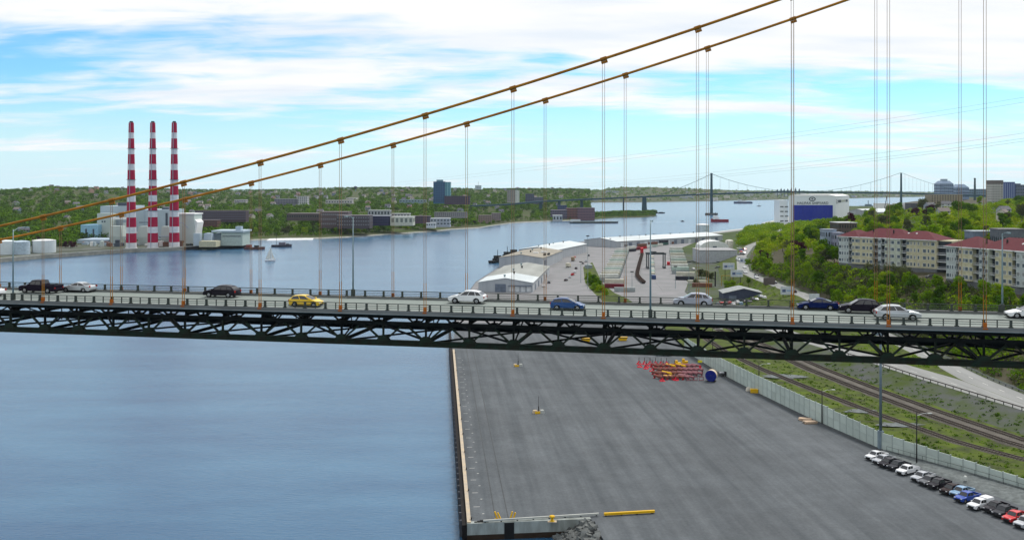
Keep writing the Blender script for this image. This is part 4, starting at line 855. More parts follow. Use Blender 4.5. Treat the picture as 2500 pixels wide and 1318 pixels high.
# yard furniture: trucks beside the sheds
def truck(loc, rz, cabc, boxc, label, L_=7):
    t = thing('truck', label, 'truck', loc, rz)
    mb = MB(); mb.box(-L_ / 2, L_ / 2 - 2, -1.2, 1.2, 1.0, 3.6); mb.build('cargo_box', boxc, t)
    mb = MB(); mb.hexa([(L_ / 2 - 1.8, -1.15, .6), (L_ / 2, -1.15, .6), (L_ / 2, 1.15, .6), (L_ / 2 - 1.8, 1.15, .6), (L_ / 2 - 1.8, -1.05, 2.8), (L_ / 2 - .4, -1.05, 2.8), (L_ / 2 - .4, 1.05, 2.8), (L_ / 2 - 1.8, 1.05, 2.8)]); mb.build('cab', cabc, t)
    mb = MB(); mb.quad((L_ / 2 - .17, -.95, 1.7), (L_ / 2 - .17, .95, 1.7), (L_ / 2 - .36, .9, 2.6), (L_ / 2 - .36, -.9, 2.6)); mb.build('windshield', GLASS, t)
    mb = MB(); mb.box(-L_ / 2, L_ / 2 - .3, -.9, .9, .6, .95); mb.build('chassis', PLAST, t)
    ty, ri = wheel_meshes(.45)
    for x in (-L_ / 2 + 1.3, L_ / 2 - 1):
        for y in (-1.05, 1.05): w = inst('wheel', ty, t, (x, y, .45)); inst('rim', ri, w)
truck((44, 735, 3), R(70), paint('cream', (.5, .45, .3), 0), M('box_cream', (.55, .52, .42), .6), 'cream truck parked beside the second warehouse')
truck((52, 800, 3), R(75), paint('white', (0, 0, 0)), M('box_brown', (.3, .22, .14), .6), 'brown bodied truck between the second and third warehouse')
car('suv', paint('black', (0, 0, 0)), (49, 720, 3), R(80), 'black car parked beside the cream truck')

cl = random.Random(12)
for k, (x, y) in enumerate(((20, 590), (24, 612), (40, 650), (43, 668), (36, 628), (46, 690), (58, 770), (62, 790), (56, 840), (70, 860))):
    car(('sedan', 'suv', 'hatch', 'pickup')[k % 4], paint(('white', 'slate', 'silver', 'red', 'black')[k % 5], PC[('white', 'slate', 'silver', 'red', 'black')[k % 5]]), (x, y, 3.008), R(82 + cl.uniform(-8, 8)), '%s %s on the road beside the quay warehouses' % (('white', 'slate', 'silver', 'red', 'black')[k % 5], ('sedan', 'SUV', 'hatchback', 'pickup')[k % 4]), 'vehicles beside the warehouses')
for k in range(16):
    px = cl.uniform(1690, 1812); Y = cl.uniform(700, 900); x = PX(px, Y); c = ('white', 'slate', 'silver', 'red', 'bright_blue')[k % 5]
    car(('suv', 'pickup', 'sedan')[k % 3], paint(c, PC[c]), (x, Y, h_west(x, Y) + .03), R(cl.choice((85, 175, 95))), '%s %s parked among the sheds behind the container yard' % (c.replace('_', ' '), ('SUV', 'pickup', 'sedan')[k % 3]), 'vehicles parked behind the container yard')
# roof seams and vents on the sheds
for o in [o for o in COL.objects if o.name.startswith('warehouse') and o.parent is None]:
    w_ = max(v[0] for c in o.children if c.name.startswith('wall') for v in c.bound_box); l_ = max(v[1] for c in o.children if c.name.startswith('wall') for v in c.bound_box); rg = max(v[2] for c in o.children if c.name.startswith('wall') for v in c.bound_box)
    for k in range(int(l_ / 22)):
        mb = MB(); mb.lathe([(.5, 0), (.5, 1.1), (.75, 1.1), (.75, 1.5), (.1, 1.7)], 8); mb.build('roof_vent', DK if k % 2 else GALV, o, loc=(w_ * .5 + (1.5 if k % 2 else -1.5), 8 + k * 22, rg - .1))
# ---------------------------------------------------------------- container yard
def cont_mesh(L_, m):
    mb = MB(); w, h = 2.44, 2.6; n = 14
    xs = [-L_ / 2 + L_ * k / n for k in range(n + 1)]; top = []
    for k in range(n): 
        x0, x1 = xs[k], xs[k + 1]; q = .05 if k % 2 else 0
        mb.box(x0, x1, -w / 2 + q, w / 2 - q, .12, h - .02)
    mb.box(-L_ / 2, L_ / 2, -w / 2 + .02, w / 2 - .02, h - .02, h)
    for x in (-L_ / 2 - .03, L_ / 2 - .1):
        for y in (-w / 2 - .01, w / 2 - .12): mb.box(x, x + .13, y, y + .13, 0, h + .03)
    return mb.mesh('container', m)
CM = {}
CC = {'white': (.62, .63, .58), 'cream': (.56, .54, .44), 'red': (.45, .02, .03), 'maroon': (.16, .02, .03), 'green': (.05, .12, .10), 'dark': (.03, .032, .045), 'blue': (.03, .06, .16), 'brown': (.17, .075, .05), 'grey': (.33, .36, .36), 'palegreen': (.42, .52, .46)}
def container(loc, rz, col, label, L_=12.2, group='shipping containers in the yard'):
    key = (col, L_)
    if key not in CM: m = M('container_' + col, CC[col], .6, scale=.5); CM[key] = (cont_mesh(L_, m), None)
    t = thing('shipping_container', label, 'container', loc, rz, group); inst('body', CM[key][0], t)
    if 'door' not in CM:
        mb = MB(); mb.box(0, .05, -1.1, -.03, .2, 2.45); mb.box(0, .05, .03, 1.1, .2, 2.45); mb.box(.05, .09, -.5, -.45, .2, 2.4); mb.box(.05, .09, .45, .5, .2, 2.4); CM['door'] = mb.mesh('door', M('container_door', (.4, .41, .4), .6))
    inst('door', CM['door'], t, (L_ / 2 + .03, 0, 0))
    return t
ra = random.Random(5)
# left row: pale reefers lying across, two high
n = 13
for k in range(n):
    t_ = k / (n - 1); py = lerp(688, 620, t_); px = lerp(1487, 1519, t_ ** .9); p = P(px, py, 3.0); c = ('white', 'cream', 'white', 'palegreen')[k % 4]
    container(p, R(6), 'grey', 'lower grey container in the left row of the yard', group='lower containers of the left yard row')
    container(p + Vector((0, 0, 2.64)), R(6), c, 'pale container on top of the left row of the yard', group='upper containers of the left yard row')
container(P(1500, 703, 3), R(-10), 'maroon', 'maroon container at the near end of the left yard row'); container(P(1500, 703, 3) + Vector((0.3, 2.7, 2.64)), R(-8), 'cream', 'cream container resting above the maroon one')
container(P(1525, 712, 3), R(-3), 'grey', 'grey container nearest the bridge on the left of the yard', 12.2)
n = 8
for k in range(n):
    t_ = k / (n - 1); py = lerp(669, 617, t_); px = lerp(1661, 1650, t_); p = P(px, py, 3.0)
    container(p, R(-6), 'dark' if k % 3 else 'grey', 'lower dark container in the right row of the yard', group='lower containers of the right yard row')
    container(p + Vector((0, 0, 2.64)), R(-6), ('palegreen', 'white', 'cream')[k % 3], 'pale container on top of the right row of the yard', group='upper containers of the right yard row')
container(P(1672, 684, 3), R(-14), 'dark', 'dark container slanting beside the right yard row'); container(P(1672, 684, 3) + Vector((1, 3.2, 2.64)), R(-14), 'cream', 'cream container on top of the slanting dark one')
container(P(1703, 694, 3), R(-14), 'cream', 'cream container beside the red trailer at the right of the yard', 12.2)
container(P(1712, 700, 3) + Vector((0, -3, 0)), R(-14), 'brown', 'rust red flat container in front of the cream one at the right of the yard')
container(P(1567, 619, 3), R(85), 'red', 'bright red container standing above the wagon line'); container(P(1567, 619, 3) + Vector((0, 0, 2.64)), R(85), 'red', 'bright red container stacked on the other red one')
container(P(1596, 681, 3), R(88), 'blue', 'small dark blue container at the end of the gantry row', 6.1)
container(P(1632, 647, 3), R(80), 'red', 'small red container right of the gantry crane', 6.1)
for k in range(9): container(P(lerp(1594, 1592, k / 8), lerp(673, 632, k / 8), 3), R(90), ('cream', 'palegreen', 'white', 'grey')[k % 4], 'pale container in the short row under the gantry crane', 6.1, 'containers under the gantry crane')
# the long train curving at the back of the yard
cols = ['maroon', 'dark', 'maroon', 'red', 'white', 'palegreen', 'white', 'green', 'brown', 'white', 'brown', 'maroon', 'dark', 'cream']
for k in range(14):
    px = lerp(1528, 1700, k / 13); py = lerp(616, 585, (k / 13) ** .9) if k > 1 else 614
    p = P(px, py, 3.2); container(p, R(45 - k), cols[k], '%s container on the long train at the back of the yard' % cols[k], group='containers on the back train')
    if k % 2: container(p + Vector((0, 0, 2.64)), R(45 - k), cols[(k + 5) % 14], '%s container on the upper tier of the back train' % cols[(k + 5) % 14], group='containers on the back train')
# flat wagons: the dark curved line in the yard
wp = [P(1568, 622, 3.0), P(1563, 640, 3), P(1559, 655, 3), P(1556, 668, 3), P(1556, 676, 3), P(1562, 684, 3), P(1572, 693, 3)]
WAG = M('wagon_brown', (.085, .055, .042), .8, scale=.8, col2=(.05, .035, .03)); ty, ri = wheel_meshes(.45)
ci = 0
for a, b in zip(wp[:-1], wp[1:]):
    nseg = max(1, round((b - a).length / 14))
    for j in range(nseg):
        p = a.lerp(b, j / nseg); q = a.lerp(b, (j + 1) / nseg); d = q - p; L_ = d.length - .8
        t = thing('flat_wagon', 'empty brown flat wagon in the curved wagon line across the yard', 'rail wagon', (p + q) / 2, math.atan2(d.y, d.x), 'flat wagons standing in the yard')
        mb = MB(); mb.box(-L_ / 2, L_ / 2, -1.35, 1.35, .9, 1.2); mb.build('deck', WAG, t)
        mb = MB()
        for x in (-L_ / 2, -L_ / 6, L_ / 6, L_ / 2 - .4): mb.box(x, x + .4, -1.35, 1.35, 1.2, 1.9)
        mb.build('bolster', WAG, t)
        for x in (-L_ * .35, L_ * .35):
            mb = MB(); mb.box(x - 1.2, x + 1.2, -.8, .8, .3, .9); mb.build('bogie', PLAST, t)
            for y in (-.75, .75): inst('wheel', ty, t, (x, y, .45))
# gantry crane
pg = P(1601, 655, 3); t = thing('gantry_crane', 'dark rubber tyred gantry crane straddling containers in the yard', 'crane', pg, R(3)); GC = M('gantry_dark', (.045, .055, .06), .6)
wG = 13.0; hG = PZ(620, pg.y) - 3
for x in (-wG / 2, wG / 2):
    for y in (-3.5, 3.5): mb = MB(); mb.bar((x, y, 0.8), (x, y, hG), .7, .7, (0, 1, 0)); mb.build('leg', GC, t)
    mb = MB(); mb.box(x - .5, x + .5, -4.5, 4.5, .3, 1.3); mb.build('sill_beam', GC, t)
for y in (-3.5, 3.5): mb = MB(); mb.box(-wG / 2 - .8, wG / 2 + .8, y - .5, y + .5, hG - .2, hG + 1.0); mb.build('girder', GC, t)
mb = MB(); mb.box(-3, 0, -3, 3, hG + 1.0, hG + 2.0); mb.build('trolley', GC, t)
# masts in the yard
def mast(px, base, top, label, w=.22):
    p = P(px, base, 3.0); h = PZ(top, p.y) - 3; t = thing('light_mast', label, 'light mast', p, 0, 'light masts around the container yard')
    mb = MB(); mb.tube([(0, 0, 0), (0, 0, h)], [w, w * .6], 8); mb.build('pole', GALV, t)
    mb = MB(); mb.box(-1.0, 1.0, -.25, .25, h - .1, h + .5); mb.build('lamp_bar', DK, t)
for i, (px, b, tp) in enumerate(((1435, 705, 577), (1528, 717, 600), (1543, 705, 664), (1649, 705, 706 - 55), (1682, 715, 640), (1561, 600, 575), (1490, 607, 583), (1646, 585, 575), (1753, 690, 640), (1596, 590, 572), (1418, 690, 640))):
    mast(px, b, tp, ('tall lamp mast left of the container yard', 'thin mast over the left container row', 'short mast in the yard near the bridge rail', 'short mast in the middle of the yard', 'mast over the right container row', 'mast by the long white shed, left one', 'mast by the long white shed, leftmost one', 'mast by the long white shed, right one', 'mast in the bushes right of the yard', 'mast by the long white shed, middle one', 'mast on the road left of the yard')[i], .16)
# storage dome hut
p = P(1437, 655, 3); t = thing('storage_tank', 'small grey round tank beside the bushes left of the yard', 'tank', p); mb = MB(); mb.lathe([(3, 0), (3, 2.6)], 16); mb.build('shell', M('tank_grey', (.25, .29, .3), .6), t); mb = MB(); mb.lathe([(3.1, 2.6), (1.5, 3.3), (.1, 3.5)], 16); mb.build('roof', M('tank_grey', (0, 0, 0)), t)
# tanks, tents and sheds at the back
def tank(px0, px1, top, base, z, label, m, roofm=None, name='storage_tank', Y=None):
    p = P((px0 + px1) / 2, base, z); r_ = (px1 - px0) / 2 * p.y / F; h = PZ(top, p.y) - z; p.y += r_
    t = thing(name, label, 'tank', p); mb = MB(); mb.lathe([(r_, 0), (r_, h)], 28); mb.build('shell', m, t, smooth=False)
    mb = MB(); mb.lathe([(r_ + .2, h), (r_ * .6, h + .8), (.1, h + 1.2)], 28); mb.build('roof', roofm or m, t)
    mb = MB(); mb.tube([(-r_ * .7, -r_ * .75, 0), (-r_ * .7, -r_ * .75, h)], .25, 5); mb.build('ladder', DK, t)
TANKW = M('tank_white', (.62, .67, .69), .6, scale=.1, col2=(.52, .58, .61))
tank(1702, 1735, 549, 582, 3, 'tall pale cylindrical tank by the water behind the yard', M('tank_paleblue', (.50, .60, .66), .6), WHITE)
p = P(1745, 612, 3); t = thing('storage_tent', 'white vaulted storage tent behind the yard', 'tent', p); wT = 72 * p.y / F; mb = MB(); vs = []
for y in (0, 26):
    for k in range(9): a_ = math.pi * k / 8; vs.append((-wT / 2 * math.cos(a_), y, 9.6 * math.sin(a_) ** .6))
mb.add(vs, [(k, k + 9, k + 10, k + 1) for k in range(8)] + [tuple(range(8, -1, -1)), tuple(range(9, 18))]); mb.build('cover', M('tent_white', (.74, .76, .76), .6), t); mb = MB(); mb.box(-2, 2, -.1, 0, 0, 4.5); mb.build('door', DOORB, t)
tank(1773, 1792, 588, 609, 3, 'cream round tank beside the vaulted white tent', M('tank_cream', (.6, .58, .52), .6))
def block(name, label, px0, px1, top, base, Y, depth, wallm, roofm=None, cat='building', nwin=None, winm=None, group=None, parapet=.5, zbase=None):
    x0, x1 = PX(px0, Y), PX(px1, Y); z0 = PZ(base, Y) if zbase is None else zbase; z1 = PZ(top, Y); h = z1 - z0
    t = thing(name, label, cat, ((x0 + x1) / 2, Y, z0), 0, group); w = x1 - x0
    mb = MB(); mb.box(-w / 2, w / 2, 0, depth, -3, h); mb.build('wall', wallm, t)
    mb = MB(); mb.box(-w / 2 - .3, w / 2 + .3, -.3, depth + .3, h, h + parapet); mb.build('roof', roofm or wallm, t)
    if nwin:
        nu, nv, fw, fh = nwin; ww = w / nu * fw; wh = h / nv * fh; key = ('w', round(ww, 2), round(wh, 2), (winm or GLZ).name)
        if key not in CM: mb = MB(); mb.box(-ww / 2, ww / 2, -.12, .05, 0, wh); CM[key] = mb.mesh('window', winm or GLZ)
        for i in range(nu):
            for j in range(nv): inst('window', CM[key], t, (-w / 2 + w / nu * (i + .5), 0, h / nv * (j + (1 - fh) / 2)))
        if depth > w * .35:
            ns = max(2, int(nu * depth / w))
            for i in range(ns):
                for j in range(nv):
                    sgn = -1 if x0 > 0 else 1
                    inst('window', CM[key], t, (sgn * w / 2, depth / ns * (i + .5), h / nv * (j + (1 - fh) / 2)), rz=R(90) * sgn)
    return t
block('shed', 'grey flat roofed shed left of the vaulted tent', 1708, 1800, 612, 642, 770, 30, M('shed_grey', (.40, .42, .45), .7), M('shed_roof', (.33, .33, .34), .8), 'shed', zbase=3)
t = shed('workshop', 'pale gabled workshop right of the container yard', P(1715, 640, 3), R(-8), 26, 38, 6, 7.5, M('workshop_wall', (.5, .5, .5), .7), M('workshop_roof', (.42, .50, .58), .6), cat='shed')
mb = MB(); mb.box(8, 14, -.1, 0, 0, 4.5); mb.build('door', M('door_rust', (.35, .10, .06), .6), t)
t = shed('boat_shed', 'dark blue gabled shed beside the bridge rail with a grey roof', P(1766, 736, 3), R(-4), 22, 16, 4.4, 7.0, M('shed_navy', (.05, .06, .10), .7), M('shed_slate', (.30, .32, .32), .8), cat='shed')
mb = MB(); mb.box(18.5, 20.2, -.1, 0, 2.2, 3.9); mb.build('window', M('sign_pale', (.5, .55, .62), .5), t); mb = MB(); mb.box(3, 7, -.1, 0, 0, 3.2); mb.build('door', DOORB, t)
# yellow goal-post frame and parked cars near the blue shed
p = P(1770, 700, 3); t = thing('pipe_gate', 'yellow steel portal frame beside the blue shed', 'frame', p)
for x in (-2.2, 4.2): mb = MB(); mb.tube([(x, 0, 0), (x, 0, 7)], .22, 7); mb.build('upright', M('ochre', (.38, .27, .05), .6), t)
mb = MB(); mb.tube([(-2.2, 0, 6.9), (4.2, 0, 6.9)], .2, 7); mb.build('crossbar', M('ochre', (0, 0, 0)), t); mb = MB(); mb.box(-6.5, -5.7, -.3, .3, 0, 9.5); mb.build('post', BLACK, t)
pr = random.Random(9)
for k in range(13):
    px = 1752 + k * 9.5; p = P(px, 747 - (k % 2) * 4, 3.3); c = ('white', 'silver', 'red', 'slate', 'white', 'pale_blue', 'black')[pr.randrange(7)]
    car(('hatch', 'sedan', 'suv')[k % 3], paint(c, PC[c]), (p.x, p.y, h_west(p.x, p.y) + .03), R(95 + pr.uniform(-6, 6)), '%s parked car in the lot below the dark blue shed' % c.replace('_', ' '), 'cars parked below the dark blue shed')
# cars on the shore road
for k, (Y, side, c, kd, rz) in enumerate(((488, .3, 'black', 'suv', 90), (536, .7, 'slate', 'sedan', 90), (566, .3, 'white', 'suv', -90), (580, .68, 'black', 'suv', -90), (600, .3, 'silver', 'sedan', -90), (640, .65, 'white', 'sedan', -90), (705, .3, 'silver', 'suv', -80), (790, .6, 'white', 'hatch', -75), (840, .3, 'red', 'hatch', -75), (425, .3, 'silver', 'sedan', 90))):
    s = section(Y); x = lerp(s[4][0], s[5][0], side)
    car(kd, paint(c, PC[c]), (x, Y, lerp(s[4][1], s[5][1], side) + .03), R(rz), '%s %s on the shore road, number %s from the bridge' % (c, 'SUV' if kd == 'suv' else 'car', ('two', 'three', 'four', 'five', 'six', 'seven', 'eight', 'nine', 'ten', 'one')[k]), 'traffic on the shore road')
# billboards
def billboard(px, top, base, w, h, label, Y, dark=False, marks=1):
    x = PX(px, Y); z1 = PZ(top, Y); zg = h_west(x, Y); t = thing('billboard', label, 'billboard', (x, Y, zg)); hh = z1 - zg
    mb = MB(); mb.box(-w / 2, w / 2, -.15, .15, hh - h, hh); mb.build('panel', M('bill_dark', (.12, .10, .09), .6) if dark else M('bill_pale', (.58, .62, .66), .6), t)
    for q in (-w * .3, w * .3): mb = MB(); mb.tube([(q, .3, -.5), (q, .3, hh - .3)], .18, 6); mb.build('post', DK, t)
    if marks: mb = MB(); mb.box(-w * .38, -w * .12, -.18, -.155, hh - h * .7, hh - h * .35); mb.build('print', M('bill_print', (.10, .14, .26), .6), t); mb = MB(); mb.box(-w * .05, w * .4, -.18, -.155, hh - h * .6, hh - h * .42); mb.build('print', M('bill_print2', (.25, .38, .55), .6), t)
billboard(1779, 642, 657, 7.5, 4.2, 'pale billboard left of the shore road, upper of two', 610)
billboard(1799, 659, 675, 7.5, 4.2, 'pale billboard left of the shore road, lower of two', 575)
billboard(1816, 630, 642, 6.5, 3.5, 'blue white billboard behind the pale pair', 690)
billboard(1899, 619, 634, 8.5, 4.8, 'white billboard with blue print on the wooded slope', 700)
billboard(1878, 678, 695, 6.5, 4.0, 'dark framed billboard beside the shore road', 530, True, 0)
billboard(1922, 699, 717, 6.8, 4.2, 'pale billboard by the shore road just above the bridge rail', 480)
billboard(1988, 717, 730, 4.6, 2.8, 'small pale sign peeking over the bridge rail beside the blue sedan', 430, False, 0)

# ---------------------------------------------------------------- shipyard hall
Ys = 1690; t = thing('shipyard_hall', 'huge white shipyard assembly hall with a deep blue door', 'shipyard hall', (PX(1925, Ys), Ys, 3)); wS = PX(2040, Ys) - PX(1925, Ys); hS = PZ(479, Ys) - 3
WCL = M('hall_white', (.68, .72, .74), .6, scale=.02, col2=(.62, .66, .69)); DB = M('hall_blue_door', (.006, .022, .30), .5, scale=.3, col2=(.005, .017, .25))
mb = MB(); mb.hexa([(0, 0, 0), (wS, 0, 0), (wS + 78, 150, 0), (78, 150, 0), (0, 0, hS), (wS, 0, hS), (wS + 78, 150, hS), (78, 150, hS)]); mb.build('wall', WCL, t)
mb = MB(); mb.hexa([(-.5, -.5, hS), (wS + .5, -.5, hS), (wS + 78.5, 150, hS), (77.5, 150, hS), (12, 0, hS + 3), (wS - 12, 0, hS + 3), (wS + 66, 150, hS + 3), (90, 150, hS + 3)]); mb.build('roof', WHITE, t)
z1 = PZ(501, Ys) - 3; dx0 = PX(1936, Ys) - PX(1925, Ys); dx1 = PX(2033, Ys) - PX(1925, Ys)
mb = MB()
for k in range(8): a_ = dx0 + (dx1 - dx0) * k / 8; b_ = dx0 + (dx1 - dx0) * (k + 1) / 8; mb.box(a_ + .1, b_ - .1, -.8, -.02, 0, z1)
mb.build('door', DB, t)
def text_mesh(body, size, mat, parent, loc, rz=0, width=None):
    cu = bpy.data.curves.new('lettering', 'FONT'); cu.body = body; cu.size = size; cu.align_x = 'CENTER'; cu.extrude = .05; cu.offset = .06
    o = bpy.data.objects.new('lettering', cu); COL.objects.link(o); dg = bpy.context.evaluated_depsgraph_get(); me = bpy.data.meshes.new_from_object(o.evaluated_get(dg)); bpy.data.objects.remove(o)
    me.materials.append(mat); me.name = 'lettering'; q = inst('lettering', me, parent, loc, rot=(R(90), 0, rz))
    if width: xs = [v.co.x for v in me.vertices]; s = width / (max(xs) - min(xs)); q.scale = (s, 1, 1)
    return q
INK = M('sign_ink', (.03, .045, .06), .6)
tx = text_mesh('HALIFAX SHIPYARD', 6.6, INK, t, ((PX(1984, Ys) - PX(1925, Ys)), -.3, PZ(499, Ys) - 3), 0, PX(2022, Ys) - PX(1946, Ys))
lx = PX(1983, Ys) - PX(1925, Ys); lz = PZ(486, Ys) - 3
mb = MB(); mb.v = []; 
for (r0, r1, aa, bb) in ((4.6, 3.2, 1.45, 0), ):
    n = 24; vs = [(lx + math.cos(6.283 * k / n) * 6.2, -.3, lz + math.sin(6.283 * k / n) * 3.9) for k in range(n)] + [(lx + math.cos(6.283 * k / n) * 4.4, -.3, lz + math.sin(6.283 * k / n) * 2.3) for k in range(n)]
    mb.add(vs, [(k, (k + 1) % n, n + (k + 1) % n, n + k) for k in range(n)])
mb.quad((lx - 2.2, -.32, lz), (lx, -.32, lz - 1.3), (lx + 2.2, -.32, lz), (lx, -.32, lz + 1.3)); mb.build('emblem', INK, t)
# sign on the long side: round mark and a row of dark, pale and dark bars
sd = Vector((78, 150, 0)).normalized(); sn = Vector((sd.y, -sd.x, 0))
def side_quad(u0, u1, v0, v1, m, nm, lift=.3):
    b0 = Vector((wS, 0, 0)) + sn * lift; mb = MB(); mb.quad(b0 + sd * u0 + Vector((0, 0, v0)), b0 + sd * u1 + Vector((0, 0, v0)), b0 + sd * u1 + Vector((0, 0, v1)), b0 + sd * u0 + Vector((0, 0, v1))); mb.build(nm, m, t)
zz = PZ(492, Ys) - 3
side_quad(28, 64, zz - 2.4, zz + 2.4, INK, 'sign_bar'); side_quad(66, 118, zz - 1.8, zz + 2.2, M('sign_olive', (.42, .45, .38), .6), 'sign_bar'); side_quad(121, 148, zz - 2.2, zz + 2.4, INK, 'sign_bar')
b0 = Vector((wS, 0, 0)) + sn * .3; n = 12; mb = MB(); c0 = b0 + sd * 13 + Vector((0, 0, zz)); vs = [c0 + sd * (10 * math.cos(6.283 * k / n)) + Vector((0, 0, 4.6 * math.sin(6.283 * k / n))) for k in range(n)] + [c0 + sd * (5 * math.cos(6.283 * k / n)) + Vector((0, 0, 2.3 * math.sin(6.283 * k / n))) for k in range(n)]
mb.add(vs, [(k, (k + 1) % n, n + (k + 1) % n, n + k) for k in range(0, n, 2)]); mb.build('emblem', INK, t)
side_quad(0, 168, 0, 5, M('hall_plinth', (.12, .13, .18), .7), 'plinth')
# annex with window bands
ax0 = PX(1905, Ys) - PX(1925, Ys); ah = PZ(489, Ys) - 3; mb = MB(); mb.box(ax0, -.05, 4, 40, 0, ah); mb.build('annex', WCL, t)
for j in range(4):
    for q in range(2):
        z0 = PZ(545 - 4 - j * 11.6, Ys) - 3; x0 = ax0 + 1 + q * 8.2; mb = MB(); mb.box(x0, x0 + 6, 3.85, 4.0, z0, z0 + 1.8); mb.build('window', GLZ, t)
t = shed('shipyard_shed', 'long white roofed shipyard shed right of the assembly hall', (PX(2097, 1800), 1880, 3), R(-55), 60, 120, 16, 22, CLAD, ROOFW, over=1); mb = MB(); mb.box(60, 60.2, 10, 110, 0, 7); mb.build('side_door', DOORB, t)
for (a_, b_, tp, bs, Y, lab) in ((2145, 2172, 497, 502, 2050, 'low white shed behind the shipyard, left one'), (2193, 2224, 497, 503, 2040, 'low white shed behind the shipyard, right one'), (2172, 2200, 512, 520, 1900, 'white building at the foot of the far bridge tower')):
    block('shed', lab, a_, b_, tp, bs, Y, 30, WHITE, ROOFW, 'shed', zbase=3)
block('shed', 'dark flat shed among the white shipyard sheds', 2224, 2256, 497, 504, 2000, 30, M('shed_dark', (.07, .07, .08), .7), None, 'shed', zbase=3)
t = thing('crane', 'thin slanting harbour crane jib near the far bridge tower', 'crane', (PX(2155, 2000), 2000, 3)); mb = MB(); mb.bar((0, 0, 0), (9, 0, PZ(478, 2000) - 3), 1.0, 1.0, (0, 1, 0)); mb.build('jib', DK, t); mb = MB(); mb.box(-3, 3, -2, 2, 0, 5); mb.build('cab', DK, t)
# dark vent stub building and grey houses between the trees
block('apartment_house', 'brown flat roofed apartment house behind the trees left of the red roofs', 2048, 2092, 545, 572, 640, 18, M('brick_brown', (.11, .085, .075), .8), M('roof_edge', (.52, .53, .52), .7), 'building', (7, 3, .45, .5), zbase=28)
block('house', 'blue grey boxy house left of the cream apartment building', 2014, 2042, 562, 590, 560, 9, M('siding_bluegrey', (.30, .36, .44), .7), M('roof_bluegrey', (.25, .28, .34), .7), 'house', (4, 3, .4, .5), zbase=24)
block('house', 'grey house right of the blue grey boxy one, partly behind the red roof', 2036, 2060, 570, 592, 555, 9, M('siding_grey', (.26, .28, .36), .7), None, 'house', (3, 3, .4, .5), zbase=25)
block('row_house', 'long blue grey flat house behind the red roofs on the right', 2376, 2440, 566, 584, 520, 10, M('siding_blue', (.17, .21, .28), .7), M('roof_edge2', (.40, .46, .5), .7), 'house', (9, 1, .4, .4), zbase=28)
block('row_house', 'dark grey flat house at the right edge behind the red roofs', 2440, 2500, 561, 582, 505, 10, M('siding_dark', (.13, .145, .17), .7), M('roof_edge3', (.2, .19, .2), .7), 'house', (7, 1, .4, .4), zbase=29)
# ---------------------------------------------------------------- cream apartment blocks with red roofs
ROOFR = M('red_shingle', (.11, .019, .026), .85, scale=.8, col2=(.078, .015, .022), bump=.3, bscale=3)
TRIM = M('trim_white', (.72, .74, .74), .6); FOUND = M('foundation_grey', (.15, .16, .165), .9)
WALLS = {'c': M('siding_cream', (.52, .485, .325), .8), 'b': M('siding_pale_blue', (.45, .495, .485), .8), 'g': M('siding_pale_green', (.47, .505, .41), .8)}
def frame_win(w, h, key):
    if key not in CM:
        mb = MB(); mb.box(-w / 2, w / 2, -.05, 0, 0, h); pane = mb.mesh('pane', M('apt_glass', (.075, .10, .115), .2, spec=.6))
        mb = MB(); f_ = .1
        mb.box(-w / 2 - f_, w / 2 + f_, -.09, 0, -f_, 0); mb.box(-w / 2 - f_, w / 2 + f_, -.09, 0, h, h + f_); mb.box(-w / 2 - f_, -w / 2, -.09, 0, 0, h); mb.box(w / 2, w / 2 + f_, -.09, 0, 0, h)
        mb2 = MB(); mb2.box(-w / 2, w / 2, -.05, 0, 0, h); CM[key] = (mb.mesh('window', TRIM), (pane, mb2.mesh('pane', M('apt_curtain', (.26, .28, .27), .4)), pane, pane))
    return CM[key]
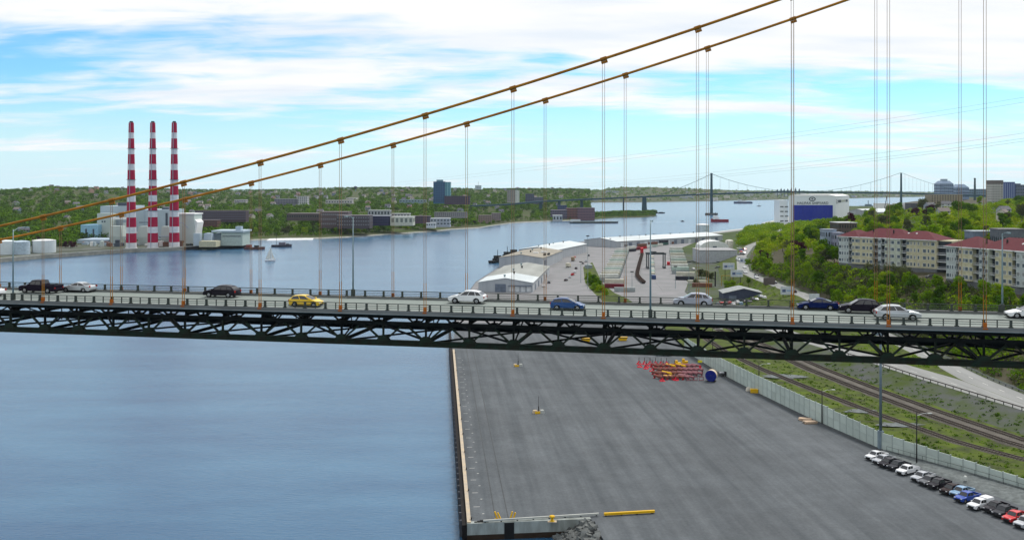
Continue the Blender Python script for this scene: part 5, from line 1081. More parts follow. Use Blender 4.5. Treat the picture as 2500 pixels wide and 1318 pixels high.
def apartment(label, A, B, base, eave, cols, u_ref, depth, hips, storeys=4):
    A = Vector(A); B = Vector(B); d = B - A; L_ = d.length; rz = math.atan2(d.y, d.x); t = thing('apartment_building', label, 'apartment building', (A.x, A.y, base), rz)
    H = eave - base; fz = 1.9; sh = (H - fz) / storeys
    u0, u1 = u_ref; bays = []; prev = 0; i = 0; seq = 'bcbgcbgcb'
    # bays split at the balconies
    bx = [c for c in cols if c[1] == 'b']; edges = [0] + [((c[0] - u0) / (u1 - u0)) * L_ for c in bx] + [L_]
    for i in range(len(edges) - 1):
        a, b = edges[i], edges[i + 1]; pr = .9 if i % 2 else 0.0; a2 = a + (1.3 if i else 0); b2 = b - (1.3 if i < len(edges) - 2 else 0)
        bays.append((a2, b2, pr)); mb = MB(); mb.box(a2, b2, -pr, depth / 2, fz, H); mb.build('bay', WALLS[seq[i % len(seq)]], t)
        mb = MB(); mb.box(a2 - .25, b2 + .25, -pr - .45, -pr, H - .25, H + .15); mb.build('eave', TRIM, t)
    mb = MB(); mb.box(0, L_, 1.4, depth, fz, H); mb.build('core', WALLS['b'], t)
    mb = MB(); mb.box(-.05, L_ + .05, -.02, depth, -6, fz); mb.build('foundation', FOUND, t)
    wn = frame_win(.75, 1.5, 'wn'); ww = frame_win(1.5, 1.45, 'ww')
    for c, kd in cols:
        u = (c - u0) / (u1 - u0) * L_
        pr = next((p for a, b, p in bays if a <= u <= b), 0)
        for s in range(storeys):
            z = fz + s * sh
            if kd == 'b':
                mb = MB(); mb.box(u - 1.25, u + 1.25, 1.32, 1.39, z + .2, z + sh - .5); mb.build('balcony_door', M('balcony_dark', (.035, .042, .05), .4), t)
                mb = MB(); mb.box(u - 1.28, u + 1.28, -.25, 1.38, z - .02, z + .14); mb.build('balcony_floor', TRIM, t)
                mb = MB(); mb.box(u - 1.28, u + 1.28, -.28, -.2, z + .95, z + 1.05)
                for q in range(7): mb.box(u - 1.25 + q * .41, u - 1.21 + q * .41, -.27, -.21, z + .14, z + .95)
                mb.build('balcony_rail', TRIM, t)
            else:
                fr, pn = wn if kd == 'n' else ww; w = inst('window', fr, t, (u, -pr - .002, z + .85)); inst('pane', pn[rnd.randrange(4)], w)
    # hip roofs
    for (a, b, y0, y1, rh) in hips:
        a *= L_; b *= L_; o_ = .6; a -= o_; b += o_; y0 -= o_; y1 += o_; hw = min((y1 - y0), (b - a)) / 2; ym = (y0 + y1) / 2
        mb = MB(); zb = H + .12
        if b - a > y1 - y0: mb.add([(a, y0, zb), (b, y0, zb), (b, y1, zb), (a, y1, zb), (a + hw, ym, zb + rh), (b - hw, ym, zb + rh)], [(0, 1, 5, 4), (1, 2, 5), (2, 3, 4, 5), (3, 0, 4), (3, 2, 1, 0)])
        else: xm = (a + b) / 2; mb.add([(a, y0, zb), (b, y0, zb), (b, y1, zb), (a, y1, zb), (xm, y0 + hw, zb + rh), (xm, y1 - hw, zb + rh)], [(0, 1, 4), (1, 2, 5, 4), (2, 3, 5), (3, 0, 4, 5), (3, 2, 1, 0)])
        mb.build('roof', ROOFR, t)
        mb = MB(); mb.box(a, b, y0, y0 + .12, zb - .28, zb + .05); mb.build('gutter', TRIM, t)
    for u, v in ((.3, .35), (.52, .3), (.62, .6)):
        mb = MB(); mb.box(u * L_, u * L_ + .5, depth * v, depth * v + .5, H + 1.5, H + 4.0); mb.build('roof_vent', DK, t)
    for u in (.68, .76):
        mb = MB(); mb.lathe([(.3, 0), (.55, .5), (.5, .9), (.1, 1.1)], 10); mb.build('turbine_vent', WHITE, t, loc=(u * L_, depth * .3, H + 1.9))
    return t, L_, H, fz, sh
c1 = [(70, 'w'), (105, 'n'), (140, 'n'), (175, 'n'), (222, 'b'), (265, 'w'), (318, 'w'), (350, 'n'), (415, 'w'), (465, 'n'), (515, 'w'), (563, 'b'), (617, 'w'), (665, 'b'), (720, 'w'), (770, 'n'), (803, 'w'), (880, 'w'), (935, 'b'), (985, 'w'), (1028, 'n'), (1072, 'n'), (1120, 'n'), (1195, 'w'), (1245, 'n'), (1298, 'w')]
A1, B1 = (PX(2048, 480), 480, 0), (PX(2286, 440), 440, 0)
t, L1, H1, fz1, sh1 = apartment('cream four storey apartment building with red hip roofs, left one', A1, B1, 24.8, 40.0, c1, (50, 1340), 17, [(0, .22, -.4, 16, 3.2), (.16, .72, 1, 18, 4.4), (.56, 1, -.6, 16.5, 3.8)])
# open corner balconies at its right end
for s in range(4):
    z = fz1 + s * sh1
    mb = MB(); mb.box(L1, L1 + 6, 2.0, 2.4, z + .2, z + sh1 - .4); mb.build('balcony_door', M('balcony_dark', (0, 0, 0)), t)
    mb = MB(); mb.box(L1 + .01, L1 + 6.2, .3, 2.0, z - .05, z + .15); mb.build('balcony_floor', TRIM, t)
    mb = MB(); mb.box(L1 + .01, L1 + 6.2, .3, .38, z + .95, z + 1.05); 
    for q in range(14): mb.box(L1 + .1 + q * .44, L1 + .15 + q * .44, .31, .37, z + .15, z + .95)
    mb.build('balcony_rail', TRIM, t)
mb = MB(); mb.box(L1 + .02, L1 + 6.3, 2.4, 15, fz1, H1); mb.build('bay', WALLS['c'], t)
c2 = [(1490, 'w'), (1525, 'n'), (1560, 'n'), (1600, 'n'), (1638, 'b'), (1690, 'w'), (1745, 'n'), (1780, 'w'), (1840, 'w'), (1890, 'b'), (1950, 'w'), (1998, 'b'), (2045, 'w'), (2105, 'b'), (2165, 'w'), (2260, 'w'), (2330, 'w'), (2390, 'b'), (2450, 'w'), (2520, 'w'), (2580, 'n'), (2620, 'b'), (2690, 'w'), (2740, 'w')]
A2 = Vector((PX(2310, 403), 403, 0)); Bv = Vector((PX(2500, 366), 366, 0)); B2 = A2 + (Bv - A2) * 1.29
t, L2, H2, fz2, sh2_ = apartment('cream four storey apartment building with red hip roofs, right one cut by the picture edge', A2, B2, 24.0, 39.7, c2, (1465, 2800), 17, [(0, .36, -.4, 16.5, 4.3), (.30, 1, .5, 18, 4.6)])
car('suv', paint('slate', (0, 0, 0)), (PX(2272, 425), 425, h_west(PX(2272, 425), 425) + .05), R(170), 'dark SUV parked between the two cream apartment buildings')
car('suv', paint('red', (0, 0, 0)), (PX(2038, 500), 500, h_west(PX(2038, 500), 500) + .05), R(170), 'red car at the left end of the left cream apartment building')

# ---------------------------------------------------------------- city towers on the right
block('apartment_slab', 'long tan apartment slab with a grid of windows above the trees', 2273, 2350, 476, 500, 1500, 22, M('tan_brick', (.30, .25, .17), .8), M('tan_roof', (.34, .31, .26), .8), 'building', (12, 6, .5, .5), zbase=38)
TB = M('tower_blue', (.20, .27, .37), .4, scale=.03, col2=(.15, .21, .32))
t = block('office_tower', 'blue grey office tower with chamfered top, taller of the waterfront pair', 2295, 2328, 449, 476, 2500, 36, TB, M('tower_cap', (.30, .38, .44), .5), 'tower', (7, 7, .7, .45), M('tower_win', (.07, .10, .17), .2), zbase=20)
hT = PZ(449, 2500) - 20; wT = (2328 - 2295) * 2500 / F; mb = MB(); mb.hexa([(-wT / 2, .1, hT), (wT / 2, .1, hT), (wT / 2, 36, hT), (-wT / 2, 36, hT), (-wT * .3, 8, hT + 8), (wT * .3, 8, hT + 8), (wT * .3, 28, hT + 8), (-wT * .3, 28, hT + 8)]); mb.build('crown', TB, t); mb = MB(); mb.box(-wT * .18, wT * .18, 10, 24, hT + 8, hT + 13); mb.build('plant_room', M('tower_cap', (0, 0, 0)), t)
t = block('office_tower', 'blue grey office tower, lower of the waterfront pair', 2335, 2366, 458, 478, 2550, 36, TB, M('tower_cap', (0, 0, 0)), 'tower', (6, 5, .7, .45), M('tower_win', (0, 0, 0)), zbase=20)
hT = PZ(458, 2550) - 20; wT = 31 * 2550 / F; mb = MB(); mb.hexa([(-wT / 2, .1, hT), (wT / 2, .1, hT), (wT / 2, 36, hT), (-wT / 2, 36, hT), (-wT * .22, 8, hT + 9), (wT * .22, 8, hT + 9), (wT * .22, 28, hT + 9), (-wT * .22, 28, hT + 9)]); mb.build('crown', TB, t)
p = (PX(2380, 2300), 2300, 30); t = thing('chimney', 'slim dark chimney on the skyline between the city towers', 'chimney', p); mb = MB(); h = PZ(437, 2300) - 30; mb.lathe([(3.2, -5), (2.0, h)], 14); mb.build('shaft', M('chimney_dark', (.04, .075, .085), .7), t); mb = MB(); mb.lathe([(2.4, h), (2.4, h + 2)], 14); mb.build('rim', DK, t)
t = block('apartment_tower', 'beige apartment tower with a brown top on the right skyline', 2422, 2449, 441, 472, 1650, 20, M('tower_beige', (.44, .43, .40), .7), M('tower_brown', (.14, .12, .11), .7), 'tower', (4, 9, .4, .4), zbase=40)
mb = MB(); w = 27 * 1650 / F; hT = PZ(441, 1650) - 40; mb.box(-w / 2 - .2, w / 2 + .2, -.2, 20.2, hT - 6, hT - .05); mb.build('top_storey', M('tower_brown', (0, 0, 0)), t)
t = block('office_tower', 'deep blue glass tower on the right skyline', 2452, 2478, 445, 472, 1700, 20, M('tower_deepblue', (.03, .06, .24), .3), M('tower_cap', (0, 0, 0)), 'tower', (5, 1, .3, .9), M('tower_strip', (.25, .3, .42), .3), zbase=40)
block('office_tower', 'lower dark blue tower right of the deep blue one', 2478, 2492, 449, 472, 1720, 20, M('tower_navy', (.03, .05, .14), .4), None, 'tower', (3, 6, .6, .4), M('tower_win', (0, 0, 0)), zbase=40)
block('office_tower', 'grey blue tower at the right edge of the skyline', 2496, 2520, 452, 476, 1600, 20, M('tower_grey', (.12, .15, .22), .5), None, 'tower', (4, 6, .5, .4), zbase=40)
block('ridge_block', 'pale blue hospital block on the hazy ridge between the towers', 2366, 2422, 462, 476, 3100, 60, M('ridge_blue', (.13, .2, .27), .7), None, 'building', (10, 3, .5, .4), zbase=40)

# ---------------------------------------------------------------- the far suspension bridge
BG = M('far_bridge_green', (.03, .075, .10), .6); t = thing('far_bridge', 'distant green suspension bridge across the harbour mouth', 'bridge', (0, 0, 0))
T1 = Vector((PX(1737, 2336), 2336, 0)); T2 = Vector((PX(2200, 2165), 2165, 0)); P1 = Vector((PX(1573, 2230), 2330, 0)); bd = (T2 - T1).normalized(); bn = Vector((bd.y, -bd.x, 0))
deckp = [(PX(1150, 2100), 2100, PZ(503, 2100)), (PX(1230, 2150), 2150, PZ(500, 2150)), (PX(1320, 2200), 2200, PZ(492, 2200)), (PX(1450, 2260), 2260, PZ(486, 2260)), (PX(1575, 2300), 2300, PZ(480.5, 2300)), (T1.x, T1.y, PZ(474, T1.y)), (PX(1900, 2290), 2290, PZ(469, 2290)), (PX(2050, 2220), 2220, PZ(470, 2220)), (T2.x, T2.y, PZ(472, T2.y)), (PX(2330, 2110), 2110, PZ(476, 2110)), (PX(2450, 2060), 2060, PZ(480, 2060))]
mb = MB()
for a, b in zip(deckp[:-1], deckp[1:]): mb.bar(a, b, 11, 3.6)
mb.build('deck', BG, t)
for T in (T1, T2):
    zt = HC + (HZ - 423) * T.y / F
    for s in (-1, 1):
        c = T + bn * 5.5 * s; mb = MB(); mb.add([], []); mb.hexa([(c.x - 2.2, c.y - 2.2, 4), (c.x + 2.2, c.y - 2.2, 4), (c.x + 2.2, c.y + 2.2, 4), (c.x - 2.2, c.y + 2.2, 4), (c.x - 1.4, c.y - 1.4, zt), (c.x + 1.4, c.y - 1.4, zt), (c.x + 1.4, c.y + 1.4, zt), (c.x - 1.4, c.y + 1.4, zt)]); mb.build('tower_leg', BG, t)
    for z in (zt - 3, zt - 22, PZ(476, T.y) - 4, 22):
        mb = MB(); mb.bar((T.x - bn.x * 5.5, T.y - bn.y * 5.5, z), (T.x + bn.x * 5.5, T.y + bn.y * 5.5, z), 1.6, 2.4); mb.build('cross_beam', BG, t)
    mb = MB(); mb.prism([(T.x + math.cos(a * .524) * 16, T.y + math.sin(a * .524) * 9) for a in range(12)], -2, 5); mb.build('pier_base', M('pier_rock', (.12, .13, .13), .9), t)
zt = HC + 39 * 2250 / F
for s in (-1, 1):
    o = bn * 5.5 * s
    for (p, q, sag, za, zb) in ((T1 + (T1 - T2).normalized() * 165, T1, 6, PZ(484, 2330), zt), (T1, T2, 44, zt, zt), (T2, T2 + bd * 165, 6, zt, PZ(476, 2120))):
        pts = [Vector((lerp(p.x, q.x, k / 20), lerp(p.y, q.y, k / 20), lerp(za, zb, k / 20) - 4 * sag * (k / 20) * (1 - k / 20))) + o for k in range(21)]
        mb = MB(); mb.tube(pts, .24, 5); mb.build('cable', BG, t)
        for k in range(1, 20):
            zd = interp(pts[k].x, [d[0] for d in deckp], [d[2] for d in deckp])
            if pts[k].z > zd + 2: mb = MB(); mb.tube([pts[k], (pts[k].x, pts[k].y, zd)], .1, 4); mb.build('hanger', BG, t)
for px, Y, w in ((1573, 2300, 4.5), (1522, 2285, 1.2), (1420, 2250, 3), (1365, 2220, 3), (1320, 2200, 3)):
    zd = interp(PX(px, Y), [d[0] for d in deckp], [d[2] for d in deckp]); x = PX(px, Y); mb = MB(); mb.hexa([(x - w * 1.5, Y - 3, -1), (x + w * 1.5, Y - 3, -1), (x + w * 1.5, Y + 3, -1), (x - w * 1.5, Y + 3, -1), (x - w, Y - 3, zd), (x + w, Y - 3, zd), (x + w, Y + 3, zd), (x - w, Y + 3, zd)]); mb.build('pier', BG, t)

# ---------------------------------------------------------------- boats
def hull(mb, L_, W, H, sheer=.3):
    n = 9; vs = []
    for i in range(n):
        u = i / (n - 1); x = -L_ / 2 + L_ * u; w = W / 2 * (1 - max(0, (u - .6) / .4) ** 2 * .97) * (.85 + .15 * min(1, u * 5)); z = H * (1 + sheer * max(0, u - .5) * 2)
        vs += [(x, -w, z), (x, -w * .8, 0), (x, -w * .6, -1), (x, w * .6, -1), (x, w * .8, 0), (x, w, z)]
    fs = [(i * 6 + j, i * 6 + j + 1, i * 6 + j + 7, i * 6 + j + 6) for i in range(n - 1) for j in range(5)] + [(i * 6 + 5, i * 6, i * 6 + 6, i * 6 + 11) for i in range(n - 1)] + [(5, 4, 3, 2, 1, 0), tuple((n - 1) * 6 + j for j in range(6))]
    mb.add(vs, fs); return mb
def boat(name, label, px, py, rz, L_, W, H, hm, sup, cat='boat'):
    p = P(px, py, 0); p.z = .0; t = thing(name, label, cat, p, rz); hull(MB(), L_, W, H).build('hull', hm, t)
    for nm, (x0, x1, y0, y1, z0, z1), m in sup: mb = MB(); mb.box(x0, x1, y0, y1, z0, z1); mb.build(nm, m, t)
    return t
SHB = M('hull_navy', (.05, .07, .14), .5); SHR = M('hull_red', (.28, .025, .04), .5); SHK = M('hull_black', (.02, .022, .026), .6); SUP = M('superstructure', (.6, .64, .66), .6)
t = boat('cargo_ship', 'dark blue cargo ship anchored in the harbour beyond the far bridge', 1814, 497, R(178), 82, 13, 7, SHB, [('deckhouse', (-14, 8, -5, 5, 7, 13), SUP), ('bridge', (8, 22, -5, 5, 7, 17), SUP), ('hatch', (-38, -16, -5, 5, 7, 9), M('hatch_grey', (.2, .26, .32), .6)), ('mast', (14, 15, -.5, .5, 17, 26), DK), ('crane', (-4, -3, -.5, .5, 13, 21), DK)], 'ship')
t = boat('supply_ship', 'red hulled supply ship with white wheelhouse near the far bridge tower', 1757, 542, R(172), 34, 8.5, 5, SHR, [('deckhouse', (1, 13, -3.5, 3.5, 5, 9), WHITE), ('wheelhouse', (4, 12, -3, 3, 9, 12.5), WHITE), ('mast', (7.5, 8.2, -.4, .4, 12.5, 19), DK), ('aft_deck', (-16, 0, -3.8, 3.8, 4.8, 5.2), SHR)], 'ship')
boat('small_boat', 'small grey boat right of the dark blue cargo ship', 1853, 504, R(5), 16, 4, 2, M('hull_grey', (.2, .25, .28), .6), [('cabin', (-3, 3, -1.5, 1.5, 2, 5), SUP), ('mast', (-.3, .3, -.2, .2, 5, 11), DK)])
boat('barge', 'low dark barge left of the far bridge tower', 1607, 521, R(3), 36, 9, 2.2, SHK, [('cabin', (-10, -4, -2, 2, 2.2, 5), DK), ('mast', (-7.3, -6.8, -.2, .2, 5, 10), DK), ('cargo', (2, 12, -3, 3, 2.2, 3.6), DK)], 'barge')
boat('motor_boat', 'tiny motor boat drawing a white wake in mid channel', 1666, 541, R(10), 8, 2.6, 1.0, SHK, [('cabin', (-1.5, 1.2, -.9, .9, 1.0, 2.4), DK)])
mb = MB(); a = P(1664, 541, 0); vs = []
for k in range(12): u = k / 11; x = a.x - u * 95; y = a.y - u * 62; w = .6 + u * 2.6; vs += [(x, y - w, .06), (x, y + w, .06)]
mb.add(vs, [(2 * k, 2 * k + 2, 2 * k + 3, 2 * k + 1) for k in range(11)]); tag(mb.build('wake', M('wake_foam', (.52, .58, .62), .6, scale=.2, col2=(.25, .33, .40))), 'white wake trailing behind the tiny motor boat', 'wake', kind='stuff')
t = boat('sailboat', 'white sailboat under full sail off the power station', 660, 638, R(8), 9, 2.7, 1.1, M('hull_white', (.6, .62, .66), .4), [('cabin', (-1.5, 1.8, -.8, .8, 1.1, 1.7), WHITE)], 'sailboat')
SAIL = M('sail_cloth', (.78, .76, .70), .7)
mb = MB(); mb.tube([(.4, 0, 1), (.4, 0, 13.2)], .09, 6); mb.build('mast', DK, t); mb = MB(); mb.add([(.3, -.03, 2.2), (-4.0, -.5, 2.3), (-2.2, -.45, 7), (.3, -.03, 13)], [(0, 1, 2, 3), (3, 2, 1, 0)]); o_ = mb.build('mainsail', SAIL, t); mb = MB(); mb.add([(.6, .03, 12.3), (2.2, .35, 6), (4.3, .1, 1.4), (1.0, .45, 2.2)], [(0, 1, 2, 3), (3, 2, 1, 0)]); mb.build('jib', SAIL, t); mb = MB(); mb.tube([(.4, 0, 2.1), (-4.1, -.5, 2.2)], .07, 6); mb.build('boom', DK, t)
for i, (px, py, lab, c) in enumerate(((1212, 641, 'black tugboat moored beside the warehouses, nearest one', SHK), (1236, 631, 'dark tugboat moored beside the warehouses, middle one', SHK), (1252, 625, 'rust red tugboat moored beside the warehouses, farthest one', M('hull_rust', (.14, .05, .03), .6)))):
    boat('tugboat', lab, px, py, R(62), 20, 6.5, 2.2, c, [('wheelhouse', (0, 5, -2, 2, 2.2, 6), DK), ('cabin', (-3, 6, -2.4, 2.4, 2.2, 3.8), SHK), ('funnel', (-4, -2.6, -.7, .7, 2.2, 6.4), DK), ('mast', (2, 2.3, -.2, .2, 6, 11), DK)], 'tugboat')
t = boat('work_barge', 'rusty work barge moored off the power station wharf, left one', 622, 609, R(-4), 22, 7, 2.4, M('barge_rust', (.13, .07, .07), .7), [('cabin', (-9, -4, -2, 2, 2.4, 5), M('barge_red', (.2, .06, .05), .7)), ('crate', (0, 4, -2, 2, 2.4, 4.4), DK), ('mast', (6, 6.3, -.2, .2, 2.4, 11), DK)], 'barge')
t = boat('work_barge', 'dark work boat moored off the power station wharf, right one', 688, 603, R(2), 22, 7, 2.4, M('barge_dark', (.07, .065, .09), .7), [('cabin', (-3, 4, -2, 2, 2.4, 5.2), M('barge_grey', (.16, .15, .19), .7)), ('mast', (-6, -5.7, -.2, .2, 2.4, 15), DK), ('crate', (5, 8, -1.6, 1.6, 2.4, 3.6), DK)], 'barge')
boat('patrol_ship', 'grey navy ship silhouette behind the shipyard sheds', 2119, 506, R(4), 60, 9, 5, M('navy_grey', (.16, .22, .26), .6), [('deckhouse', (-10, 12, -3.5, 3.5, 5, 11), M('navy_grey', (0, 0, 0))), ('mast', (0, 2, -1, 1, 11, 24), M('navy_grey', (0, 0, 0)))], 'ship')
boat('pontoon', 'long pale pontoon moored along the far left shore', 1450, 545, R(4), 92, 12, 2.6, M('pontoon_dark', (.09, .10, .11), .7), [('deck_cargo', (-40, 38, -4, 4, 2.6, 3.6), M('pontoon_green', (.25, .29, .26), .7)), ('cabin', (-44, -26, -3, 3, 2.6, 7), SUP)], 'pontoon')

# ---------------------------------------------------------------- power station
Ye = 1000
def lo(t, px, Y): return PX(px, Y) - t.location.x
ps = thing('power_station', 'pale waterfront power station of boxy halls behind the striped chimneys', 'power station', (PX(330, 1060), 1060, 3))
def pb(nm, px0, px1, py0, py1, Y, depth, m, parent=None):
    mb = MB(); mb.box(lo(ps, px0, Y), lo(ps, px1, Y), Y - 1060, Y - 1060 + depth, max(PZ(py1, Y) - 3, -2), PZ(py0, Y) - 3); return mb.build(nm, m, ps)
PSG = M('station_pale_grey', (.40, .48, .54), .7, scale=.05, col2=(.34, .42, .47)); PSC = M('station_cream', (.46, .52, .49), .7, scale=.05, col2=(.39, .45, .43)); PSB = M('station_sky_blue', (.28, .50, .66), .6); PSW = M('station_blue_grey', (.36, .44, .52), .7, scale=.08, col2=(.29, .36, .44)); PSD = M('station_dark', (.07, .09, .12), .6)
pb('boiler_hall', 245, 312, 503, 604, 1095, 50, PSG); pb('boiler_hall', 312, 414, 512, 604, 1090, 50, PSG)
for px in (330, 352, 380): pb('facade_rib', px, px + 1.2, 512.5, 600, 1089.5, .4, PSW)
pb('recess_shade', 404, 409, 520, 552, 1089.4, .3, PSD)  # proud dark slab, the shade of a recess put into its colour
pb('stair_tower', 237, 271, 521, 604, 1075, 14, PSC); pb('turbine_hall', 197, 239, 549, 604, 1065, 40, PSB)
for px in (208, 226): pb('window', px, px + 4, 559, 582, 1064.8, .15, PSD)
for px in (248, 254): pb('window', px, px + 3.5, 539, 543, 1074.8, .15, PSD)
pb('annex', 187, 266, 585, 613, 1010, 40, PSW)
for k in range(5): pb('window', 190 + k * 15, 198 + k * 15, 594, 598, 1009.8, .15, PSD)
pb('gas_duct', 272, 310, 531, 536, 1060, 6, WHITE); pb('scrubber', 300, 312, 545, 600, 1050, 10, PSC)
pb('roof_plant', 288, 309, 495, 503, 1100, 8, PSD); pb('roof_plant', 395, 412, 507, 512, 1100, 8, PSD)
def hopper(px0, px1, top, bot, Y, leg):
    w = (px1 - px0) * Y / F; x0 = lo(ps, px0, Y); z1 = PZ(top, Y) - 3; z0 = PZ(bot, Y) - 3; y = Y - 1060; dp = 12; i_ = w * .16; s_ = (z1 - z0) * .22
    mb = MB(); mb.hexa([(x0 + i_, y + 2, z0), (x0 + w - i_, y + 2, z0), (x0 + w - i_, y + dp - 2, z0), (x0 + i_, y + dp - 2, z0), (x0, y, z0 + s_ * 2), (x0 + w, y, z0 + s_ * 2), (x0 + w, y + dp, z0 + s_ * 2), (x0, y + dp, z0 + s_ * 2)])
    mb.hexa([(x0, y, z0 + s_ * 2), (x0 + w, y, z0 + s_ * 2), (x0 + w, y + dp, z0 + s_ * 2), (x0, y + dp, z0 + s_ * 2), (x0 + i_ * .6, y + 1, z1), (x0 + w - i_ * .6, y + 1, z1), (x0 + w - i_ * .6, y + dp, z1), (x0 + i_ * .6, y + dp, z1)]); mb.build('precipitator', PSC, ps)
    for q in (.2, .72): mb = MB(); mb.box(x0 + w * q, x0 + w * q + .8, y + 2, y + 3, -1, z0 + .5); mb.build('leg', PSD, ps)
hopper(265, 298, 552, 598, 1005, 610); hopper(335, 361, 553, 599, 1008, 606); hopper(392, 413, 553, 599, 1008, 604)
pb('precipitator_house', 432, 474, 522, 594, 1012, 26, PSC); pb('precipitator_cap', 430, 475, 521, 524, 1011, 28, WHITE)
mb = MB(); x0 = lo(ps, 474, 1012); z0 = PZ(575, 1012) - 3; z1 = PZ(536, 1012) - 3; mb.hexa([(x0, -46, z0), (x0 + .5, -46, z0), (x0 + .5, -26, z0), (x0, -26, z0), (x0, -46, z1), (x0 + 3, -46, z1 - 3), (x0 + 3, -26, z1 - 3), (x0, -26, z1)]); mb.build('duct_hood', WHITE, ps)
for px in (436, 450, 464): pb('leg', px, px + 2, 594, 606, 1012, 2, PSD)
pb('control_house', 486, 527, 589, 603, 985, 16, M('station_tan', (.5, .48, .34), .7)); 
pb('pump_house', 540, 592, 567, 600, 1010, 30, M('station_mint', (.42, .50, .46), .7)); pb('pump_house', 518, 541, 570, 600, 1018, 26, PSG); pb('pump_roof', 516, 594, 563, 567, 1008, 34, PSG); pb('louvre', 543, 588, 576, 577.5, 1009.6, .3, PSD)
pb('gable_house', 497, 516, 570, 598, 1000, 14, PSW); pb('roof_plant', 575, 588, 553, 563, 1015, 8, PSW); pb('silo', 472, 488, 570, 600, 1000, 8, PSG)
cq = random.Random(44)
for k in range(34):
    px = cq.uniform(190, 455); Y = cq.uniform(1000, 1008) if px > 380 else cq.uniform(982, 1004); w = cq.uniform(2, 7); h = cq.uniform(1.5, 6.5); x0 = PX(px, Y) - ps.location.x; m_ = (WHITE, PSD, PSW, PSG, PSC, M('station_rust', (.18, .09, .06), .7))[cq.randrange(6)]
    if k % 3 == 0: mb = MB(); mb.lathe([(w * .35, -2), (w * .35, h + 2), (.1, h + 2.6)], 10, c=(x0, Y - 1060)); mb.build('vessel', m_, ps)
    else: mb = MB(); mb.box(x0, x0 + w, Y - 1060, Y - 1056, -2, h); mb.build('equipment_hut', m_, ps)
for k in range(10):
    px = cq.uniform(262, 470); Y = 1003 + cq.uniform(0, 20); z = cq.uniform(6, 26); x0 = PX(px, Y) - ps.location.x; mb = MB(); mb.tube([(x0, Y - 1060, z), (x0 + cq.uniform(6, 16), Y - 1060, z), (x0 + 16, Y - 1060 + 2, z - cq.uniform(4, 9))], .5, 6); mb.build('pipe', (WHITE, PSD, PSW)[k % 3], ps)
# wharf
WHF = M('wharf_stone', (.30, .29, .25), .9, scale=.2, col2=(.2, .2, .18))
sp = [(-40, 645), (0, 641), (100, 632), (200, 625), (275, 619.5), (330, 616), (400, 614), (450, 611), (500, 608), (575, 606), (600, 604)]
for i, (a, b) in enumerate(zip(sp[:-1], sp[1:])):
    A = P(a[0], a[1], 0); B = P(b[0], b[1], 0); dark = a[0] >= 450; n_ = Vector((-(B - A).y, (B - A).x, 0)).normalized() * 9
    mb = MB(); h_ = 3.4; mb.hexa([A + Vector((0, 0, -2)), B + Vector((0, 0, -2)), B + n_ + Vector((0, 0, -2)), A + n_ + Vector((0, 0, -2)), A + Vector((0, 0, h_)), B + Vector((0, 0, h_)), B + n_ + Vector((0, 0, h_)), A + n_ + Vector((0, 0, h_))])
    mb.build('wharf', M('wharf_dark', (.03, .028, .03), .9) if dark else WHF, ps)
    mb = MB(); mb.bar(A + n_ * .15 + Vector((0, 0, h_ + .35)), B + n_ * .15 + Vector((0, 0, h_ + .35)), 1.4, .6); mb.build('wharf_kerb', CONC, ps)
for o in ps.children:
    if o.name.startswith('wharf'): o.location = -ps.location
# three chimneys with red and white bands
SRED = M('chimney_red', (.33, .004, .048), .7, scale=.3, col2=(.34, .010, .04)); SWH = M('chimney_white', (.62, .63, .66), .7, scale=.3, col2=(.52, .53, .56))
edges_ = [165, 245, 292, 372, 418, 497, 545, 622, 672, 750, 800, 872, 925, 1003, 1052, 1128, 1170, 1182]
for i, (px, base, off, lab) in enumerate(((320.5, 606, 0, 'red and white striped chimney, left of the three'), (373, 605, 3, 'red and white striped chimney, middle of the three'), (425.5, 603, 6, 'red and white striped chimney, right of the three'))):
    p = P(px, base, 3.2); t = thing('chimney', lab, 'chimney', p, 0, 'striped power station chimneys'); Y = p.y; zz = [PZ(250 + e / 3.294 + (-off * .25 if e > 700 else 0), Y) - 3.2 for e in edges_]; zz[-1] = -1; ztop = zz[0]
    rad = lambda z: lerp(12.6, 6.0, max(0, min(1, z / ztop))) * Y / F
    for k in range(len(zz) - 1):
        mb = MB(); mb.lathe([(rad(zz[k + 1]), zz[k + 1]), (rad(zz[k]), zz[k])], 24, cap=(k == 0)); mb.build('red_band' if k % 2 == 0 else 'white_band', SRED if k % 2 == 0 else SWH, t, smooth=False)
    mb = MB(); mb.lathe([(rad(ztop) * .75, ztop), (rad(ztop) * .62, ztop + 1.6)], 16); mb.build('flue', M('flue_dark', (.05, .06, .07), .7), t)
    for q in (3, 7, 11): mb = MB(); mb.lathe([(rad(zz[q]) + .2, zz[q] - .25), (rad(zz[q]) + 1.1, zz[q] - .2), (rad(zz[q]) + 1.1, zz[q] + .1), (rad(zz[q]) + .2, zz[q] + .1)], 20, cap=False); mb.build('platform', PSD, t)
    mb = MB(); mb.box(-.3, .3, -rad(0) - .5, -rad(0) - .3, 0, 1); mb.bar((0, -rad(0) - .3, 0), (0, -rad(ztop) - .3, ztop), .5, .2); mb.build('ladder', PSW, t)
    mb = MB(); mb.lathe([(rad(zz[16]) + .7, zz[16] - .4), (rad(zz[16]) + .7, zz[16] + .2)], 20); mb.build('ring', WHITE, t)
tank(-20, 24, 590, 624, 3, 'pale fuel tank cut by the left picture edge', TANKW); tank(20, 61, 591, 623, 3, 'pale blue fuel tank, middle of three by the wharf', M('tank_blue2', (.42, .52, .60), .6)); tank(67, 121, 588, 619, 3, 'wide pale fuel tank, right of three by the wharf', TANKW, WHITE)

